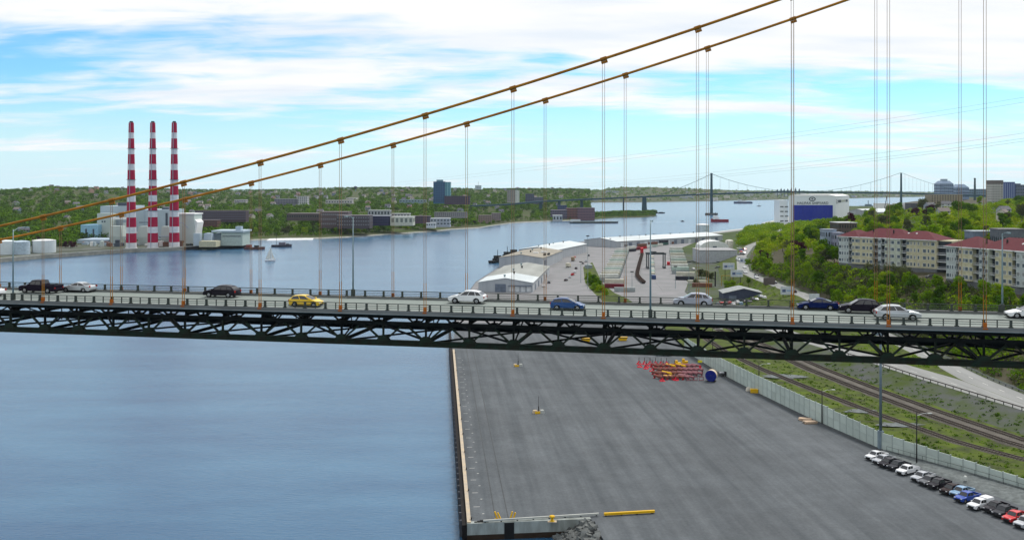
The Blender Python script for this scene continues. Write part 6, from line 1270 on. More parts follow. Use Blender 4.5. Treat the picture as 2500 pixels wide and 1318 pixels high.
# ---------------------------------------------------------------- buildings on the far left shore
RECTS = []
def far(name, label, px0, px1, top, base, Y, depth, c, roof=None, nwin=None, cat='building', winc=None):
    t = block(name, label, px0, px1, top, base, Y, depth, M('fw_%d_%d_%d' % tuple(int(v * 100) for v in c), c, .7), M('fr_%d_%d_%d' % tuple(int(v * 100) for v in roof), roof, .8) if roof else None, cat, nwin, M('fwin_%d_%d_%d' % tuple(int(v * 100) for v in winc), winc, .25) if winc else None)
    RECTS.append((px0 - 2, px1 + 2, top - 1, base - (base - top) * .28, Y)); return t
RECTS += [(185, 600, 500, 606, 980), (0, 130, 585, 620, 850)]
t = far('office_tower', 'teal blue glass office tower rising over the far left shore', 1058, 1086, 444, 494, 2050, 24, (.035, .13, .24), (.05, .16, .26), (5, 12, .88, .82), 'tower', (.015, .06, .16))
t2 = far('office_tower', 'light teal slab attached right of the blue glass tower', 1086.3, 1099.5, 445, 480, 2052, 24, (.16, .36, .42), (.14, .3, .36), (2, 10, .5, .8), 'tower', (.06, .2, .28))
mb = MB(); mb.box(-6, 8, 4, 16, PZ(444, 2050) - t.location.z, PZ(439, 2050) - t.location.z); mb.build('plant_room', M('tower_teal_cap', (.14, .26, .32), .6), t)
far('brick_block', 'dark plum brick block beside the blue glass tower', 1085, 1147, 479, 496, 2020, 24, (.075, .05, .085), (.06, .05, .07), (11, 3, .5, .45), winc=(.03, .04, .06))
far('apartment_tower', 'beige apartment tower with a pale side on the far shore', 1238, 1258, 464, 492, 2350, 16, (.30, .29, .28), (.3, .3, .3), (4, 9, .45, .4)); far('apartment_tower', 'pale narrow slab forming the right side of the beige tower', 1258.3, 1268, 465, 492, 2352, 16, (.58, .62, .60), None, (2, 9, .2, .3))
far('stepped_block', 'dark slate stepped apartment block on the far shore', 1283, 1304, 474, 494, 2400, 30, (.075, .085, .14), (.06, .07, .11), (5, 5, .5, .4)); far('stepped_block', 'lower dark slate wing right of the stepped block', 1304.5, 1326, 482, 496, 2400, 30, (.10, .11, .17), (.26, .28, .32), (5, 4, .5, .4))
far('long_apartments', 'long dark brown apartment row right of the power station', 476, 600, 515, 537, 1310, 16, (.075, .055, .07), (.16, .13, .14), (26, 4, .45, .5), winc=(.16, .17, .24)); far('shed', 'dark red brick low building below the long apartment row', 476, 530, 538, 549, 1240, 16, (.12, .06, .055), (.14, .12, .13), (8, 2, .4, .4))
far('care_home', 'grey apartment block with a white central gable on the hill', 670, 724, 486, 498, 2050, 20, (.19, .19, .24), (.36, .37, .4), (14, 3, .5, .5)); far('care_home', 'white gabled centre of the grey apartment block on the hill', 727, 750, 480, 498, 2045, 20, (.48, .49, .52), (.42, .43, .46), (5, 4, .5, .5))
far('factory', 'long brown low factory roof near the far shore, left part', 700, 790, 522, 534, 1400, 36, (.10, .08, .085), (.17, .15, .155), (16, 1, .5, .4)); far('factory', 'brown brick office row near the far shore', 782, 850, 518, 552, 1300, 30, (.115, .085, .09), (.20, .17, .175), (14, 3, .6, .35), winc=(.21, .21, .23)); far('factory', 'long dark brown roofed office near the far shore, right part', 822, 902, 527, 553, 1270, 30, (.075, .062, .07), (.17, .15, .16), (14, 3, .5, .35), winc=(.21, .21, .23))
far('office_block', 'dark navy flat office with pale roof plant near the far shore', 900, 951, 528, 546, 1330, 26, (.035, .035, .085), (.25, .27, .32), (9, 3, .8, .4), winc=(.015, .018, .05)); far('roof_plant', 'grey roof plant building behind the navy office', 898, 952, 514, 526, 1420, 18, (.34, .37, .40), (.45, .47, .48), (7, 1, .5, .5))
far('cream_hall', 'cream flat roofed hall right of the navy office', 953, 1008, 530, 546, 1330, 30, (.52, .53, .44), (.50, .52, .50), (5, 1, .55, .6), winc=(.16, .18, .15)); far('shed', 'pale low shed behind the cream hall', 955, 1000, 522, 529, 1450, 18, (.42, .45, .46), (.5, .52, .52), (6, 1, .5, .4))
far('terrace', 'dark maroon terrace right of the cream hall', 1008, 1050, 528, 541, 1420, 18, (.09, .06, .085), (.13, .10, .12), (9, 2, .5, .4)); far('warehouse', 'pale grey warehouse by the far shore', 1050, 1098, 534, 550, 1420, 24, (.36, .39, .43), (.42, .45, .48), (6, 2, .6, .4), 'warehouse'); far('boathouse', 'low white boathouse by the far shore', 1040, 1063, 545, 552, 1390, 12, (.55, .58, .60), (.48, .5, .52), (4, 1, .5, .5))
far('terrace', 'long grey terrace with dark roof on the far shore', 1060, 1140, 519, 528, 1560, 20, (.24, .24, .25), (.15, .15, .16), (16, 2, .4, .45)); far('brick_house', 'tan terrace beside the maroon hedge on the far shore', 1168, 1200, 526, 541, 1650, 16, (.26, .19, .16), (.2, .17, .16), (7, 3, .4, .45)); far('brick_house', 'second tan terrace further right on the far shore', 1200, 1222, 521, 535, 1720, 16, (.24, .19, .19), (.22, .2, .2), (5, 3, .4, .45))
far('brick_mill', 'long purple brick mill on the far shore, right part', 1410, 1452, 508, 534, 1930, 30, (.17, .10, .12), (.13, .11, .13), (11, 4, .5, .5), winc=(.08, .06, .09)); far('brick_mill', 'red brick mill on the far shore, middle part', 1383, 1410, 509, 532, 1935, 26, (.20, .085, .075), (.15, .1, .11), (7, 4, .5, .5)); far('brick_mill', 'grey slate roofed mill wing on the far shore', 1345, 1384, 513, 534, 1925, 26, (.12, .10, .15), (.2, .18, .2), (9, 3, .5, .5)); far('shed', 'white gabled boat shed in front of the brick mill', 1350, 1373, 526, 539, 1860, 16, (.40, .43, .46), (.6, .62, .62), (3, 1, .5, .5)); far('warehouse', 'dark blue tank block behind the brick mill', 1362, 1384, 502, 513, 2000, 16, (.06, .09, .18), None, (4, 2, .4, .4))
far('pale_hall', 'white low hall beyond the trees left of the water tower', 845, 870, 484, 489, 2600, 30, (.6, .6, .6), None, (3, 1, .4, .4)); far('pale_hall', 'long teal roofed hall left of the blue tower', 975, 1040, 488, 494, 2300, 20, (.20, .30, .34), (.3, .4, .44), (9, 1, .4, .4)); far('pale_hall', 'row of white flat buildings in the trees left of centre', 795, 860, 489, 497, 2250, 20, (.42, .42, .42), (.5, .5, .48), (10, 1, .4, .4)); far('school', 'pale school block on the hill right of the power station', 572, 600, 488, 494, 2300, 20, (.45, .45, .48), (.5, .5, .52), (6, 1, .5, .4))
p = P(1285, 524, 5); t = thing('radar_dome', 'small white dome in the trees on the far shore', 'dome', p); mb = MB(); mb.lathe([(4, 0), (5.2, 2), (4.6, 5), (2.6, 6.8), (.1, 7.4)], 14); mb.build('shell', WHITE, t, smooth=True); mb = MB(); mb.lathe([(3.8, -4), (3.8, .2)], 12); mb.build('base', CONC, t); RECTS.append((1278, 1293, 515, 525, p.y))
p = (PX(868, 3300), 3300, PZ(492, 3300)); t = thing('water_tower', 'dark mushroom shaped water tower on the skyline', 'water tower', p); hh = PZ(460, 3300) - p[2]; mb = MB(); mb.lathe([(1.4, -8), (1.2, hh)], 10); mb.build('stem', M('wt_stem', (.2, .3, .32), .7), t); mb = MB(); mb.lathe([(1.2, hh - 3), (6, hh + 1), (6.6, hh + 4), (4, hh + 7), (.1, hh + 8)], 14); mb.build('bowl', M('wt_bowl', (.045, .055, .09), .7), t); RECTS.append((863, 873, 450, 485, 3300))
t = far('far_tower', 'faint pale tower block with mast on the skyline right of the blue tower', 1160, 1175, 453, 465, 4600, 25, (.42, .52, .58), None, (4, 3, .4, .4), 'tower'); mb = MB(); mb.box(-.5, .5, 8, 9, PZ(453, 4600) - t.location.z, PZ(443, 4600) - t.location.z); mb.build('mast', DK, t)
# ---------------------------------------------------------------- east shore terrain (columns fan out from the viewpoint's side of the harbour)
SHX = [-500, -40, 0, 100, 200, 330, 450, 575, 600, 601, 700, 780, 850, 950, 1050, 1100, 1170, 1200, 1250, 1290, 1340, 1400, 1500, 1570, 1605]
SHY = [690, 646, 641, 632, 625, 616, 611, 606, 604, 588, 584, 583, 580, 573, 566, 561, 557, 552, 545, 543, 541, 539, 532, 531, 528]
RGX = [-500, 0, 70, 120, 200, 300, 400, 600, 700, 760, 900, 1000, 1150, 1250, 1350, 1480, 1605]
RGY = [468, 469, 465, 461, 462, 465, 465, 467, 466, 463, 461, 461, 464, 464, 464, 466, 470]
def prof_east(px):
    ys = F * HC / (interp(px, SHX, SHY) - HZ); zr = lambda Y: PZ(interp(px, RGX, RGY), Y)
    near = 2100 if px < 260 else 3400; near = lerp(2100, 3600, min(1, max(0, (px - 200) / 250)))
    if px < 1440: 
        pts = [(ys - 3, -2), (ys + 12, 2.6), (ys + 60, 4), (ys + 260, 9), (ys + 620, 22), (max(ys + 1100, near * .72), 36), (max(ys + 1600, near), 0), (max(ys + 1600, near) + 900, 0), (max(ys + 1600, near) + 2200, 0)]
        Yr = pts[6][0]; pts[6] = (Yr, zr(Yr)); pts[7] = (pts[7][0], zr(pts[7][0]) - 4 if px < 260 else zr(pts[7][0])); pts[8] = (pts[8][0], 30)
        return pts
    return [(ys - 3, -2), (ys + 10, 2.2), (ys + 60, 4), (ys + 130, 5), (ys + 190, 3), (ys + 210, -2), (ys + 215, -4), (ys + 220, -6), (ys + 230, -8)]
cols_e = list(range(-500, 1606, 15)) + [600.5]; cols_e.sort()
NR = 44; vs = []; fs = []
for px in cols_e:
    pr = prof_east(px); Ya = [p[0] for p in pr]; Za = [p[1] for p in pr]
    for k in range(NR):
        u = k / (NR - 1); i = u * 8; j = min(int(i), 7); Y = lerp(Ya[j], Ya[j + 1], i - j); z = lerp(Za[j], Za[j + 1], i - j); vs.append((PX(px, Y), Y, z + (1.2 * (hash2(px, k) - .5) if k > 8 and z > 5 else 0)))
for c in range(len(cols_e) - 1):
    for k in range(NR - 1): fs.append((c * NR + k, (c + 1) * NR + k, (c + 1) * NR + k + 1, c * NR + k + 1))
EASTG = M('east_ground', (.048, .075, .016), .95, scale=.012, col2=(.06, .06, .03), spec=.1)
mb = MB(); mb.add(vs, fs); tag(mb.build('east_shore', EASTG, smooth=True), kind='structure')
def h_east(px, Y):
    pr = prof_east(px); return interp(Y, [p[0] for p in pr], [p[1] for p in pr])
vs = []; fs = []; cs = list(range(-60, 601, 12))
for px in cs:
    pr = prof_east(px); y0 = pr[0][0] + 8
    for k in range(8): Y = y0 + k * 15; vs.append((PX(px, Y), Y, max(h_east(px, Y), 2.3) + .35))
for c in range(len(cs) - 1):
    for k in range(7): fs.append((c * 8 + k, (c + 1) * 8 + k, (c + 1) * 8 + k + 1, c * 8 + k + 1))
mb = MB(); mb.add(vs, fs); tag(mb.build('station_yard', M('station_ground', (.105, .11, .105), .9, scale=.06, col2=(.055, .07, .035))), kind='structure')
# bank of pale stones along the water
mb = MB(); st = MB()
for px in range(610, 1440, 6):
    a = P(px, interp(px, SHX, SHY), 0); b = P(px + 6, interp(px + 6, SHX, SHY), 0); mb.quad(a + Vector((0, -2, .05)), b + Vector((0, -2, .05)), b + Vector((0, 5, 1.6)), a + Vector((0, 5, 1.6)))
tag(mb.build('stone_beach', M('beach_stone', (.30, .30, .27), .9, scale=.3, col2=(.17, .18, .16))), kind='structure')
# snow-white beach patch beside the work boats
mb = MB(); a = P(655, 586.5, 0); b = P(765, 585, 0); mb.quad(a + Vector((0, -9, .1)), b + Vector((0, -4, .1)), b + Vector((0, 3, 1.7)), a + Vector((0, 6, 1.9))); tag(mb.build('gypsum_beach', M('gypsum_white', (.7, .71, .72), .8)), kind='structure')
# far shore hills across the whole harbour mouth
FSX = [900, 1400, 1580, 1900, 2100, 2300, 2900]; FSY = [497, 495, 494, 488, 484, 480, 478]
FRX = [900, 1300, 1470, 1492, 1530, 1600, 1700, 1800, 1900, 2100, 2300, 2900]; FRY = [464, 463, 465, 459, 457, 458, 461, 465, 466.5, 467.5, 470, 468]
vs = []; fs = []; cf = list(range(900, 2901, 20))
for px in cf:
    ys = F * HC / (interp(px, FSX, FSY) - HZ)
    for k, (dy, q) in enumerate(((0, 0), (40, .06), (400, .35), (900, .7), (1500, 1), (2600, .9), (4200, .3))):
        Y = ys + dy; z = -2 if k == 0 else lerp(0, PZ(interp(px, FRX, FRY), ys + 1500), q) + (2 * (hash2(px, k) - .5) if k > 1 else 0); vs.append((PX(px, Y), Y, z))
for c in range(len(cf) - 1):
    for k in range(6): fs.append((c * 7 + k, (c + 1) * 7 + k, (c + 1) * 7 + k + 1, c * 7 + k + 1))
mb = MB(); mb.add(vs, fs); tag(mb.build('far_hills', M('far_hill_green', (.05, .075, .03), .95, scale=.004, col2=(.085, .08, .05), spec=.1), smooth=True), kind='structure')

# ---------------------------------------------------------------- woods
def leaf_mat(name, ramp, transl=.25):
    m = bpy.data.materials.new(name); m.use_nodes = True; nt = m.node_tree; N = nt.nodes.new; L = nt.links.new
    b = nt.nodes['Principled BSDF']; b.inputs['Roughness'].default_value = 1; b.inputs['Specular IOR Level'].default_value = 0
    oi = N('ShaderNodeObjectInfo'); at = N('ShaderNodeAttribute'); at.attribute_name = 'tone'
    ad = N('ShaderNodeMath'); ad.operation = 'MULTIPLY_ADD'; ad.inputs[1].default_value = 1.35; L(oi.outputs['Random'], ad.inputs[0]); L(at.outputs['Fac'], ad.inputs[2])
    ml = N('ShaderNodeMath'); ml.operation = 'MULTIPLY'; ml.inputs[1].default_value = .5 ; L(ad.outputs[0], ml.inputs[0])
    cr = N('ShaderNodeValToRGB'); els = cr.color_ramp.elements
    while len(els) < len(ramp): els.new(.5)
    for e, (pos, c) in zip(els, ramp): e.position = pos; e.color = (*c, 1)
    L(ml.outputs[0], cr.inputs[0])
    tr = N('ShaderNodeBsdfTranslucent'); mx = N('ShaderNodeMixShader'); mx.inputs[0].default_value = transl; L(cr.outputs[0], b.inputs['Base Color']); L(cr.outputs[0], tr.inputs[0]); L(b.outputs[0], mx.inputs[1]); L(tr.outputs[0], mx.inputs[2]); L(mx.outputs[0], nt.nodes['Material Output'].inputs[0])
    MATS[name] = m; return m
LEAF = leaf_mat('spring_leaves', [(0, (.022, .048, .003)), (.25, (.055, .125, .004)), (.5, (.112, .212, .005)), (.75, (.18, .28, .006)), (1, (.24, .295, .010))])
LEAFD = leaf_mat('dull_leaves', [(0, (.035, .045, .020)), (.35, (.065, .075, .028)), (.7, (.085, .10, .035)), (1, (.11, .125, .05))])
LEAFP = leaf_mat('purple_leaves', [(0, (.035, .010, .018)), (1, (.075, .02, .03))])
FARLEAF = leaf_mat('far_leaves', [(0, (.036, .066, .010)), (.3, (.070, .145, .010)), (.6, (.125, .215, .012)), (.85, (.165, .24, .016)), (1, (.17, .17, .055))], .1)
BARK = M('bark', (.075, .058, .045), .9)
def add_tone(me, vals):
    a = me.attributes.new('tone', 'FLOAT', 'FACE'); a.data.foreach_set('value', vals)
def leaf_cloud(rr, lobes, nleaf, size, out_v, out_f, tones, base_tone=0, zsq=.8):
    tot = sum(l[3] ** 2 for l in lobes)
    for (cx, cy, cz, r_) in lobes:
        n = int(nleaf * r_ * r_ / tot); lt = rr.uniform(-.28, .26)
        for _ in range(n):
            a = rr.uniform(0, 6.2832); z = rr.uniform(-.75, 1); q = math.sqrt(max(0, 1 - z * z)); rad = r_ * rr.uniform(.6, 1.14)
            nrm = Vector((q * math.cos(a), q * math.sin(a), z)); c = Vector((cx, cy, cz)) + Vector((nrm.x * rad, nrm.y * rad, nrm.z * rad * zsq))
            d = (nrm + Vector((rr.uniform(-.8, .8), rr.uniform(-.8, .8), rr.uniform(-.6, .9)))).normalized()
            u = d.cross(Vector((rr.uniform(-1, 1), rr.uniform(-1, 1), .3))).normalized() * size * rr.uniform(.6, 1.2); v = d.cross(u).normalized() * size * rr.uniform(.5, .9)
            b = len(out_v); out_v += [tuple(c - u), tuple(c - v * .9), tuple(c + u), tuple(c + v)]; out_f.append((b, b + 1, b + 2, b + 3)); tones.append(base_tone + lt + rr.uniform(-.12, .12))
def crown_mesh(seed, nleaf, size, shape):
    rr = random.Random(seed); H = 9.0; lobes = []
    nl = {'round': 13, 'tall': 12, 'spread': 15, 'sparse': 9}[shape]; R0 = {'round': 2.9, 'tall': 2.0, 'spread': 3.5, 'sparse': 2.6}[shape]
    for k in range(nl):
        a = rr.uniform(0, 6.28); rad = R0 * rr.uniform(.3, .98); z = rr.uniform(.34, .86) * H; taper = 1 - max(0, (z / H - .55)) * 1.25
        lobes.append((math.cos(a) * rad * taper, math.sin(a) * rad * taper, z, rr.uniform(.8, 1.6) * (R0 / 2.9)))
    lobes.append((0, 0, H * .62, R0 * .72))
    v, f, t = [], [], []; leaf_cloud(rr, lobes, nleaf, size, v, f, t, .35)
    me = bpy.data.meshes.new('crown'); me.from_pydata(v, [], f); add_tone(me, t); return me
def trunk_mesh(seed):
    rr = random.Random(seed); mb = MB(); mb.tube([(0, 0, -1.5), (.05, 0, 1.5), (.1, .1, 3.6), (0, .1, 6.2)], [.26, .2, .15, .05], 7)
    for k in range(5): a = k * 1.3 + rr.random(); z = rr.uniform(2.2, 4.6); mb.tube([(.05, .05, z), (math.cos(a) * .9, math.sin(a) * .9, z + 1.1), (math.cos(a) * 1.9, math.sin(a) * 1.9, z + 1.8)], [.1, .07, .03], 5)
    return mb.mesh('trunk', BARK)
CROWNS = {}
for i, (shape, n, size) in enumerate((('round', 1500, .34), ('round', 1400, .36), ('tall', 1100, .32), ('spread', 1700, .36), ('round', 1500, .33), ('spread', 1500, .35), ('sparse', 420, .30), ('tall', 1200, .34))):
    CROWNS[i] = (shape, crown_mesh(40 + i, n, size, shape))
TR = [trunk_mesh(90 + k) for k in range(3)]
CM_LEAF = {}
def crown_with(i, m):
    if (i, m.name) not in CM_LEAF: me = CROWNS[i][1].copy(); me.materials.clear(); me.materials.append(m); CM_LEAF[(i, m.name)] = me
    return CM_LEAF[(i, m.name)]
tr_rnd = random.Random(21)
def tree(x, y, z, s, label, group, i=None, m=None, sx=None):
    i = tr_rnd.choice((0, 1, 2, 3, 4, 5, 7)) if i is None else i
    t = thing('tree', label, 'tree', (x, y, z), tr_rnd.uniform(0, 6.28), group); t.scale = (s * (sx or tr_rnd.uniform(.9, 1.15)), s * tr_rnd.uniform(.9, 1.15), s)
    inst('crown', crown_with(i, m or LEAF), t); inst('trunk', TR[tr_rnd.randrange(3)], t); return t
KEEP = [  # picture areas that nearer trees must not cover: px0, px1, top, bottom, Y
 (2046, 2310, 560, 640, 440), (2306, 2520, 575, 672, 366), (1925, 2096, 476, 520, 1690), (1903, 1936, 488, 540, 1690), (2270, 2352, 470, 488, 1500), (2012, 2062, 560, 580, 550), (2046, 2094, 545, 556, 640), (2374, 2500, 566, 582, 505), (1890, 1912, 617, 638, 700), (2400, 2500, 436, 466, 1600), (1915, 1932, 697, 718, 480)]
def hides(x, y, z, r_, h):
    px, pt = proj(x, y, z + h); rp = r_ * F / y; pbm = proj(x, y, z)[1]
    for a, b, t_, bt, Y in KEEP:
        if y < Y and px + rp > a and px - rp < b and pt < bt and pbm > t_: return True
    return False
placed = []
def try_tree(x, y, s, label, group, gap=.62, **kw):
    z = h_west(x, y) - .3; h = 9 * s; r_ = 3.1 * s
    if hides(x, y, z, r_, h): return False
    for (a, b, c) in placed:
        if (a - x) ** 2 + (b - y) ** 2 < ((c + r_) * gap) ** 2: return False
    tree(x, y, z, s, label, group, **kw); placed.append((x, y, r_)); return True
# slope trees and bushes below the apartments, between the road and the bench
zones = [(318, 470, 6, 7, .6, 1.05, 62, 'low tree on the rough slope below the cream apartment buildings', 'trees on the slope below the apartments'),
         (470, 640, 6, 8, .8, 1.3, 46, 'green tree on the slope left of the cream apartment buildings', 'trees left of the apartments'),
         (640, 1000, 6, 8, .95, 1.45, 42, 'bright green street tree on the wooded slope beside the shore road', 'trees beside the shore road'),
         (480, 800, 7, 9, 1.2, 1.75, 44, 'broad green tree on the hillside behind the red roofs', 'trees behind the red roofs'),
         (800, 1350, 7, 9, 1.4, 1.95, 36, 'broad green tree high on the wooded hillside', 'trees high on the hillside')]
n_t = 0
for (y0, y1, i0, i1, s0, s1, want, lab, grp) in zones:
    got = 0; tries = 0
    while got < want and tries < 2500:
        tries += 1; Y = tr_rnd.uniform(y0, y1); s = section(Y); xa = s[i0][0]; xb = min(s[i1][0] if i1 < 9 else Y * .62, Y * .60); X = tr_rnd.uniform(xa, xb)
        if X / Y > .575: continue
        if i1 == 9 and X / Y < .30: continue
        if Y > 430 and 2050 < 1250 + F * X / Y and proj(X, Y, h_west(X, Y) + 9 * s1 * .8)[1] > interp(1250 + F * X / Y, [2050, 2300, 2500], [566, 584, 596]): continue
        q = tr_rnd.random(); kw = {}
        if q < .16: kw = dict(m=LEAFD, i=6 if q < .06 else None)
        elif q < .19: kw = dict(m=LEAFP)
        loc_ = lab.split(' tree ', 1)[1]; l2 = {'dull_leaves': 'dull olive tree ' + loc_, 'purple_leaves': 'wine red leaved tree ' + loc_}.get(kw['m'].name, lab) if kw else lab
        if try_tree(X, Y, tr_rnd.uniform(s0, s1), l2, grp, .55, **kw): got += 1
    n_t += got
# the grey leafless thicket in front of the left apartment block and the wine red tree by the shipyard hall
for px, Y in ((2118, 452), (2140, 446), (2165, 440), (2185, 436), (2205, 432)):
    x = PX(px, Y); tree(x, Y, h_west(x, Y) - 1.5, .95, 'grey green thinly leaved tree in front of the left cream apartment building', 'thin trees before the apartments', 6, LEAFD)
x = PX(2077, 620); tree(x, 620, PZ(548, 620), .9, 'wine red tree in front of the shipyard hall', None, 0, LEAFP); x = PX(2235, 900); tree(x, 900, h_west(x, 900), 1.3, 'dark wine red tree on the wooded hillside', None, 3, LEAFP)
for px, Y, s in ((1712, 640, .8), (1725, 630, .9), (1738, 622, .7), (1700, 600, .5), (1775, 560, .8), (1790, 570, .75), (1808, 545, .8), (1828, 560, .7), (1706, 660, .6), (1840, 620, .9), (1855, 640, .8), (1826, 655, .7)):
    x = PX(px, Y); tree(x, Y, h_west(x, Y) - .4, s, 'bushy tree between the container yard and the shore road', 'bushy trees right of the yard', None, LEAFD if px < 1760 else LEAF)
for px, Y, s in ((1437, 640, .8), (1447, 620, .85), (1455, 600, .9), (1463, 585, .8), (1440, 600, .8), (1452, 570, .85), (1466, 560, .75), (1478, 545, .6)):
    x = PX(px, Y); tree(x, Y, 3.0 - 2.6 * s, s, 'bright bush between the warehouse road and the left container row', 'bushes left of the container yard', None, LEAF)
# stuff: undergrowth on slopes and verges
def clumps(name, label, pts, nleaf, size, mat, seed, tone=.3, cat='undergrowth', squash=.8):
    rr = random.Random(seed); v, f, t = [], [], []
    for (x, y, z, r_) in pts: leaf_cloud(rr, [(x, y, z, r_)], nleaf, size * (r_ if size < .5 else 1), v, f, t, tone + rr.uniform(-.35, .55), squash)
    me = bpy.data.meshes.new(name); me.from_pydata(v, [], f); me.materials.append(mat); add_tone(me, t); o = inst(name, me); tag(o, label, cat, kind='stuff'); return o
ur = random.Random(31); pts = []
for _ in range(2600):
    Y = ur.uniform(262, 640); s = section(Y); X = ur.uniform(s[5][0] + 1.0, s[7][0] + 4); r_ = ur.uniform(.8, 2.6)
    z = h_west(X, Y)
    if hides(X, Y, z, r_, r_ * 1.3): continue
    if X < s[5][0] + r_ + 1: continue
    pts.append((X, Y, z + r_ * .3, r_))
clumps('undergrowth', 'tangled shrubs and brush covering the slope above the shore road', [p for i, p in enumerate(pts) if i % 5 > 1], 46, .23, LEAF, 5, .05, 'undergrowth')
clumps('dry_brush', 'dull olive brush and bare twigs between the shrubs on the slope', [p for i, p in enumerate(pts) if i % 5 < 2], 46, .23, LEAFD, 15, .3, 'undergrowth')
pts = []
for _ in range(4200):
    Y = ur.uniform(165, 330); s = section(Y); u = ur.random()
    tracks = [interp(Y, [140, 209, 320, 470], [20, 19.5, 13.5, 10]), interp(Y, [140, 225, 331, 470], [31, 30.5, 29, 16]), interp(Y, [140, 225, 331, 470], [36, 35.8, 34.6, 21])]
    X = ur.uniform(s[0][0] + 1, s[2][0] - .6); uu = X - s[0][0]
    if any(abs(uu - q) < 2.6 for q in tracks) or tracks[1] < uu < tracks[2]: continue
    if uu > tracks[2] and ur.random() < .35: continue
    if math.sin(X * .35 + Y * .11) + math.sin(Y * .23 - X * .2) < -.2 and ur.random() < .7: continue
    r_ = ur.uniform(.2, .62); pts.append((X, Y, h_west(X, Y) + .05, r_))
clumps('verge_weeds', 'yellow green weeds and low brush along the railway verge', pts, 14, .4, LEAF, 6, .3, 'weeds', .6)
pts = []
for _ in range(420):
    Y = ur.uniform(300, 560); s = section(Y); X = ur.uniform(s[3][0] + .5, s[4][0] - .5)
    if s[4][0] - s[3][0] < 4: continue
    r_ = ur.uniform(.4, 1.2); pts.append((X, Y, h_west(X, Y) + .1, r_))
clumps('roadside_brush', 'green brush on the bank between slip road and shore road', pts, 26, .26, LEAF, 7, .35, 'brush')
# stuff: woods between the shipyard and the shore road
pts = []
for _ in range(1500):
    Y = ur.uniform(880, 1640); s = section(Y); X = ur.uniform(s[1][0] + 6, s[7][0] + 30); px = 1250 + F * X / Y
    if px < interp(Y, [880, 1000, 1640], [1815, 1800, 1830]): continue
    r_ = ur.uniform(3.0, 5.6); z = h_west(X, Y)
    if hides(X, Y, z, r_, r_ * 1.9) or abs(X - (s[4][0] + s[5][0]) / 2) < 6 + r_ * .6: continue
    pts.append((X, Y, z + r_ * .9, r_))
clumps('shore_woods', 'bright green woods between the shipyard hall and the shore road', pts, 95, .19, LEAF, 11, .42, 'woods')
# stuff: far woods on the west upland
pts = []
for _ in range(2600):
    Y = ur.uniform(560, 2600); s = section(Y); X = ur.uniform(s[6][0] + 5, Y * .66)
    if X > s[8][0] * 3.2: continue
    r_ = ur.uniform(3.0, 5.2); z = h_west(X, Y)
    if hides(X, Y, z, r_, r_ * 1.9): continue
    if proj(X, Y, z + r_ * 2.3)[1] < interp(1250 + F * X / Y, [1800, 2000, 2250, 2400, 2500], [565, 545, 500, 492, 472]): continue
    pts.append((X, Y, z + r_ * 1.0, r_))
clumps('hillside_woods', 'continuous green woods covering the far hillside on the right', pts, 95, .19, LEAF, 8, .35, 'woods')
# stuff: woods across the east shore
def blocked(px, Y, top, bot, rp):
    for a, b, t_, bt, Yb in RECTS:
        if Y < Yb + 8 and px + rp > a and px - rp < b and top < bt and bot > t_: return True
    return False
pts = []; er = random.Random(77); tries = 0
while len(pts) < 11500 and tries < 90000:
    tries += 1; px = er.uniform(-120, 1600); pr = prof_east(px); Ya, Yb = pr[1][0] + 6, pr[7][0] if px < 1440 else pr[4][0]
    Y = 1 / lerp(1 / Yb, 1 / Ya, er.random() ** 1.25)
    z = h_east(px, Y); sh = Y - pr[1][0]; r_ = er.uniform(3.0, 5.8) * (1 if sh > 60 else .55)
    if px < 480 and sh < (75 if px < 180 else 130): continue
    if 476 < px < 600 and sh < 90: continue
    X = PX(px, Y); t_ = proj(X, Y, z + r_ * 1.9)[1]; b_ = proj(X, Y, z)[1]
    if blocked(px, Y, t_, b_, r_ * F / Y): continue
    # clearings where the streets and roofs are
    q = math.sin(px * .021 + Y * .004) + math.sin(px * .047 - Y * .0061 + 2)
    if q > 1.45 and er.random() < .7: continue
    pts.append((X, Y, z + r_ * .8, r_))
clumps('east_woods', 'green woods spread between the houses of the far left shore', pts, 50, .27, FARLEAF, 9, .28, 'woods')
pts = []
for _ in range(2600):
    px = er.uniform(1000, 2700); ys = F * HC / (interp(px, FSX, FSY) - HZ); Y = ys + er.uniform(60, 1500); q = interp(Y - ys, [0, 40, 400, 900, 1500], [0, .06, .35, .7, 1]); z = PZ(interp(px, FRX, FRY), ys + 1500) * q; r_ = er.uniform(5, 9); pts.append((PX(px, Y), Y, z + r_ * .3, r_))
clumps('far_woods', 'bluish woods on the hills across the harbour mouth', pts, 26, .36, FARLEAF, 10, .2, 'woods')
# individually standing trees along the east waterfront
for k in range(46):
    px = er.uniform(610, 1240); pr = prof_east(px); Y = pr[1][0] + er.uniform(18, 130); z = h_east(px, Y); s = er.uniform(.8, 1.35); X = PX(px, Y)
    if blocked(px, Y, proj(X, Y, z + 9 * s)[1], proj(X, Y, z)[1], 3 * s * F / Y): continue
    tree(X, Y, z - .5, s, 'leafy tree on the grassy bank of the far left shore', 'trees along the far left waterfront', None, LEAF if k % 3 else LEAFD)
for px, Y, s in ((75, 985, 1.0), (92, 990, 1.1), (110, 985, .9), (130, 980, 1.0), (146, 985, 1.1), (160, 960, .9), (172, 955, 1.0), (182, 965, .8), (30, 980, 1.0), (50, 985, .9), (5, 975, 1.0)):
    tree(PX(px, Y), Y, h_east(px, Y) - 1, s, 'dark leaved tree behind the fuel tanks by the wharf', 'dark trees behind the fuel tanks', None, LEAFP if px > 60 else LEAFD)
